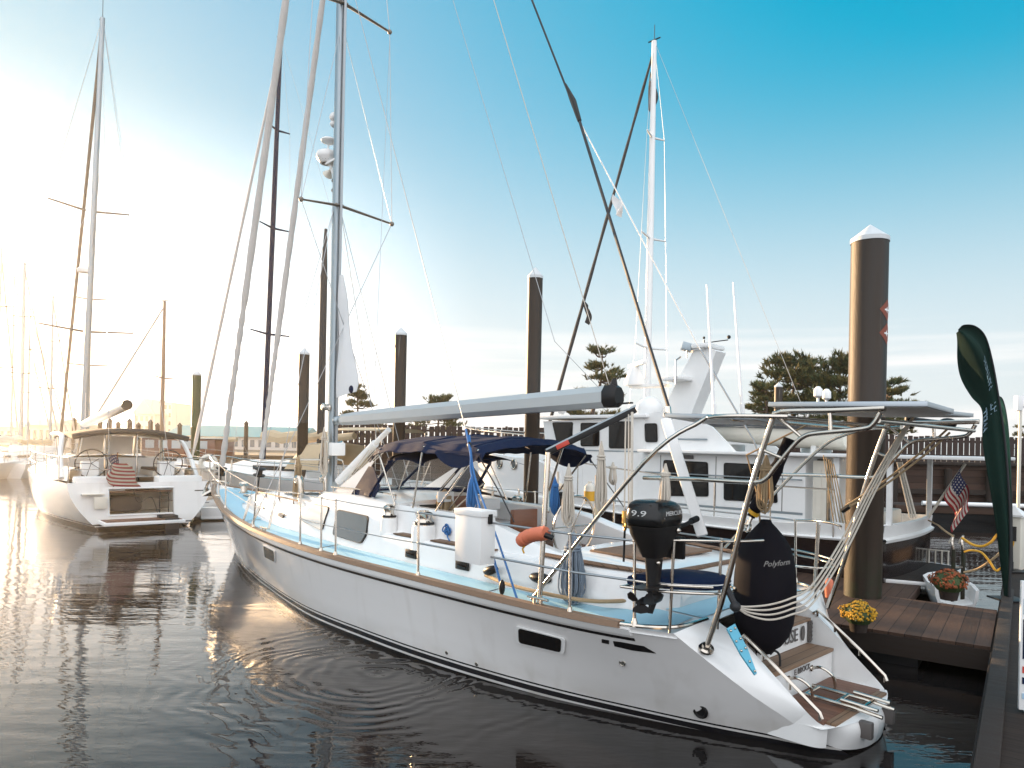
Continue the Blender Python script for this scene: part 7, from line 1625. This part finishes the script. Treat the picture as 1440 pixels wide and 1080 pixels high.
feather('tall dark green feather banner with pale letters at the dock edge, nearer one', 11.6,
    ((1349, 462), (1356, 457), (1372, 459), (1386, 474), (1396, 510), (1404, 556), (1412, 610), (1418, 680), (1421, 760), (1419, 848)),
    ((1346, 468), (1349, 480), (1353, 505), (1360, 532), (1371, 558), (1382, 578), (1381, 620), (1388, 668), (1400, 740), (1413, 848)), 'flaggreen', 0.3,
    lettering=(('PARTNERS', 0.43, 0.40, 0.15), ('HT', 0.575, 0.40, 0.15), ('WELL', 0.60, 0.84, 0.16)))
feather('shorter light green feather banner just behind the tall dark one', 14.5,
    ((1398, 566), (1402, 558), (1410, 562), (1416, 590), (1420, 640), (1422, 700), (1423, 790)),
    ((1397, 568), (1397, 590), (1399, 620), (1403, 660), (1408, 700), (1414, 740), (1420, 790)), 'flaggreen2', 1.9)
# power pedestal and lamp post at the right edge
pp0 = atZ(1424, 800, 0.45); pd2 = thing('power_pedestal', 'white dock power pedestal with a peaked cap and yellow cable at the right edge', 'power pedestal', pp0, D(40))
k = MB(); k.box((0, 0, 0.55), (0.34, 0.34, 1.1), bev=0.02); k.build('post_body', 'offwhite', pd2)
k = MB(); k.lathe([(0.30, 1.1), (0.30, 1.14), (0.02, 1.32)], seg=4, rot=rotz(PI/4)); k.build('cap', 'white', pd2, smooth=20)
k = MB(); k.box((-0.18, 0, 0.75), (0.02, 0.2, 0.3)); k.build('socket_panel', 'charcoal', pd2)
k = MB()
for i in range(3): k.torus((-0.20, 0.05, 0.6), 0.085+0.012*i, 0.014, look((1, 0.3, 0)) @ Matrix.Diagonal(Vector((1, 1.9, 1))), 18, ts=6)
k.build('yellow_cable', 'yellowhose', pd2)
lp0 = atZ(1431, 760, 0.45); lp = thing('lamp_post', 'thin pale post with a white box lamp at the far right edge', 'lamp post', lp0)
tz = (atY(1431, 572, lp0.y)).z-0.45
k = MB(); k.tube([(0, 0, 0), (0, 0, tz)], 0.045, 10); k.build('post_shaft', 'offwhite', lp); k = MB(); k.box((-0.06, 0, tz+0.1), (0.16, 0.16, 0.42), bev=0.02); k.build('lamp_housing', 'white', lp); k = MB(); k.box((0.02, 0, tz), (0.3, 0.08, 0.05)); k.build('bracket', 'wire', lp)
# white notice board at the right edge
sg0 = atZ(1437, 1002, 0.45); sg = thing('notice_board', 'white notice board with blue panels standing on the dock, cut by the right edge', 'sign', sg0, D(-22))
k = MB(); k.box((0.42, 0.0, 0.62), (0.9, 0.05, 1.18), bev=0.008); brd = k.build('board', 'white', sg)
for z, h, m in ((0.98, 0.14, 'letterblue'), (0.68, 0.36, 'navy'), (0.40, 0.06, 'red'), (0.30, 0.06, 'navy'), (0.16, 0.05, 'letterblue')): k = MB(); k.box((0.42, -0.028, z), (0.86, 0.008, h)); k.build('printed_panel', m, brd)
k = MB(); k.box((0.05, 0.04, 0.3), (0.05, 0.05, 0.6)); k.build('leg', 'white', sg); k = MB(); k.box((0.80, 0.04, 0.3), (0.05, 0.05, 0.6)); k.build('leg', 'white', sg)
# low float behind the finger dock with a boarding ladder, white tender, rails and yellow lines
fl = framed('low_float', 'low grey brown float with a pale edge tied behind the finger dock', 'float', DK)
k = MB(); k.box((4.0, 3.0, 0.20), (2.4, 3.4, 0.16), bev=0.02); k.build('float_deck', 'dockplank', fl); k = MB(); k.box((2.78, 3.2, 0.27), (0.05, 2.6, 0.05), bev=0.01); k.build('edge_strip', 'tan', fl)
ldr = thing('dock_ladder', 'dark twin post boarding ladder with white looped grips behind the rust flowers', 'ladder', atZ(1347, 820, 0.45))
for dx in (-0.09, 0.09): 
    k = MB(); k.tube([(dx, 0, -0.4), (dx, 0, 0.62)], 0.035, 8); k.build('ladder_post', 'pile', ldr)
    k = MB(); k.tube(spline([(dx, 0, 0.55), (dx-0.02, 0.02, 0.78), (dx+0.06, 0.1, 0.86), (dx+0.1, 0.3, 0.7)], 5), 0.022, 6); k.build('grip', 'steel', ldr)
for z in (0.05, 0.3): k = MB(); k.tube([(-0.09, 0, z), (0.09, 0, z)], 0.025, 6); k.build('rung', 'steel', ldr)
rl_ = framed('rail_posts', None, None, DK) if False else None
rr_ = thing('low_rail', 'row of four thin pale uprights on the float beyond the dock', 'rail', atZ(1320, 796, 0.28))
for i in range(4):
    q = atZ(1306+9*i, 795+1*i, 0.28)-atZ(1320, 796, 0.28); k = MB(); k.tube([q, q+Vector((0, 0, 0.36))], 0.018, 6); k.build('upright', 'offwhite', rr_)
k = MB(); k.tube([atZ(1305, 795, 0.28)-atZ(1320, 796, 0.28)+Vector((0, 0, 0.36)), atZ(1335, 798, 0.28)-atZ(1320, 796, 0.28)+Vector((0, 0, 0.36))], 0.015, 6); k.build('top_bar', 'offwhite', rr_)
td = thing('small_tender', 'small white tender with a dark outboard cover moored behind the dock at right', 'dinghy', atZ(1385, 846, 0.3)+Vector((0.12, 1.25, -0.3)), D(68))
td.scale = (0.72, 0.62, 0.9)
k = MB(); k.rings([[Vector((x, y*w_, z)) for y, z in ((1, 0.48), (0.96, 0.3), (0.7, 0.0), (0, -0.1), (-0.7, 0.0), (-0.96, 0.3), (-1, 0.48), (-0.85, 0.46), (-0.75, 0.2), (0, 0.12), (0.75, 0.2), (0.85, 0.46))] for x, w_ in ((-1.2, 0.55), (-0.4, 0.62), (0.6, 0.56), (1.15, 0.32), (1.45, 0.05))]); k.build('hull', 'white', td)
k = MB(); k.ball((-0.9, 0.1, 0.55), 0.17, 12, 8, (1, 0.8, 1.3)); k.tube([(-0.9, 0.1, 0.6), (-0.55, 0.3, 0.62)], 0.05, 8); k.build('engine_cover', 'black', td)
k = MB(); k.box((0.1, 0, 0.36), (0.25, 1.0, 0.04), bev=0.01); k.build('thwart', 'offwhite', td)
def dockline(label, pts, m, r=0.022):
    k = MB(); k.tube(spline([atY(x, y, d_) for x, y, d_ in pts], 6), r, 6); return tag(k.build('dock_line', m), label, 'rope')
dockline('thick yellow hose looping from the ladder to the banner pole, upper one', ((1352, 756, 12.6), (1368, 766, 12.5), (1382, 768, 12.4), (1394, 762, 12.3), (1402, 752, 12.3), (1407, 752, 12.2), (1406, 764, 12.2), (1412, 768, 12.1)), 'yellowhose')
dockline('yellow hose looping low behind the rust flowers, lower one', ((1356, 776, 12.4), (1366, 774, 12.3), (1380, 777, 12.2), (1392, 790, 12.1), (1400, 802, 12.0), (1406, 800, 12.0), (1412, 795, 11.9)), 'yellowhose', 0.018)
dockline('tan dock line slanting up from the float to the banner pole', ((1355, 805, 12.4), (1375, 800, 12.3), (1395, 787, 12.1), (1412, 772, 12.0)), 'ropetan', 0.02)
dockline('tan mooring line from the ladder up towards the trawler flag', ((1340, 754, 12.8), (1328, 746, 13.5), (1318, 738, 14.5), (1306, 732, 15.5)), 'ropetan', 0.02)
# orange float hung behind the near yacht quarter
ofl = thing('small_float', 'small orange float hanging behind the stern wing left of the yellow flowers', 'float', atY(1166, 828, 10.0))
k = MB(); k.lathe([(0.02, -0.14), (0.05, -0.12), (0.06, 0), (0.05, 0.12), (0.02, 0.15)], seg=12); k.build('float_body', 'orange', ofl); k = MB(); k.torus((0, 0, 0.17), 0.025, 0.008, rotx(PI/2), 10); k.build('eye', 'wire', ofl)
# air: thin sunlit haze over the harbour
hz_m = bpy.data.materials.new('harbour_haze'); hz_m.use_nodes = True; hn = hz_m.node_tree; hn.nodes.clear()
ho = hn.nodes.new('ShaderNodeOutputMaterial'); pv = hn.nodes.new('ShaderNodeVolumePrincipled'); pv.inputs['Color'].default_value = (1, 0.96, 0.9, 1); pv.inputs['Density'].default_value = 0.00048; pv.inputs['Anisotropy'].default_value = 0.78
hn.links.new(pv.outputs[0], ho.inputs['Volume'])
k = MB(); k.box((-60, 130, 14), (760, 300, 30.0)); hzo = k.build('haze', hz_m, smooth=0); tag(hzo, kind='stuff')
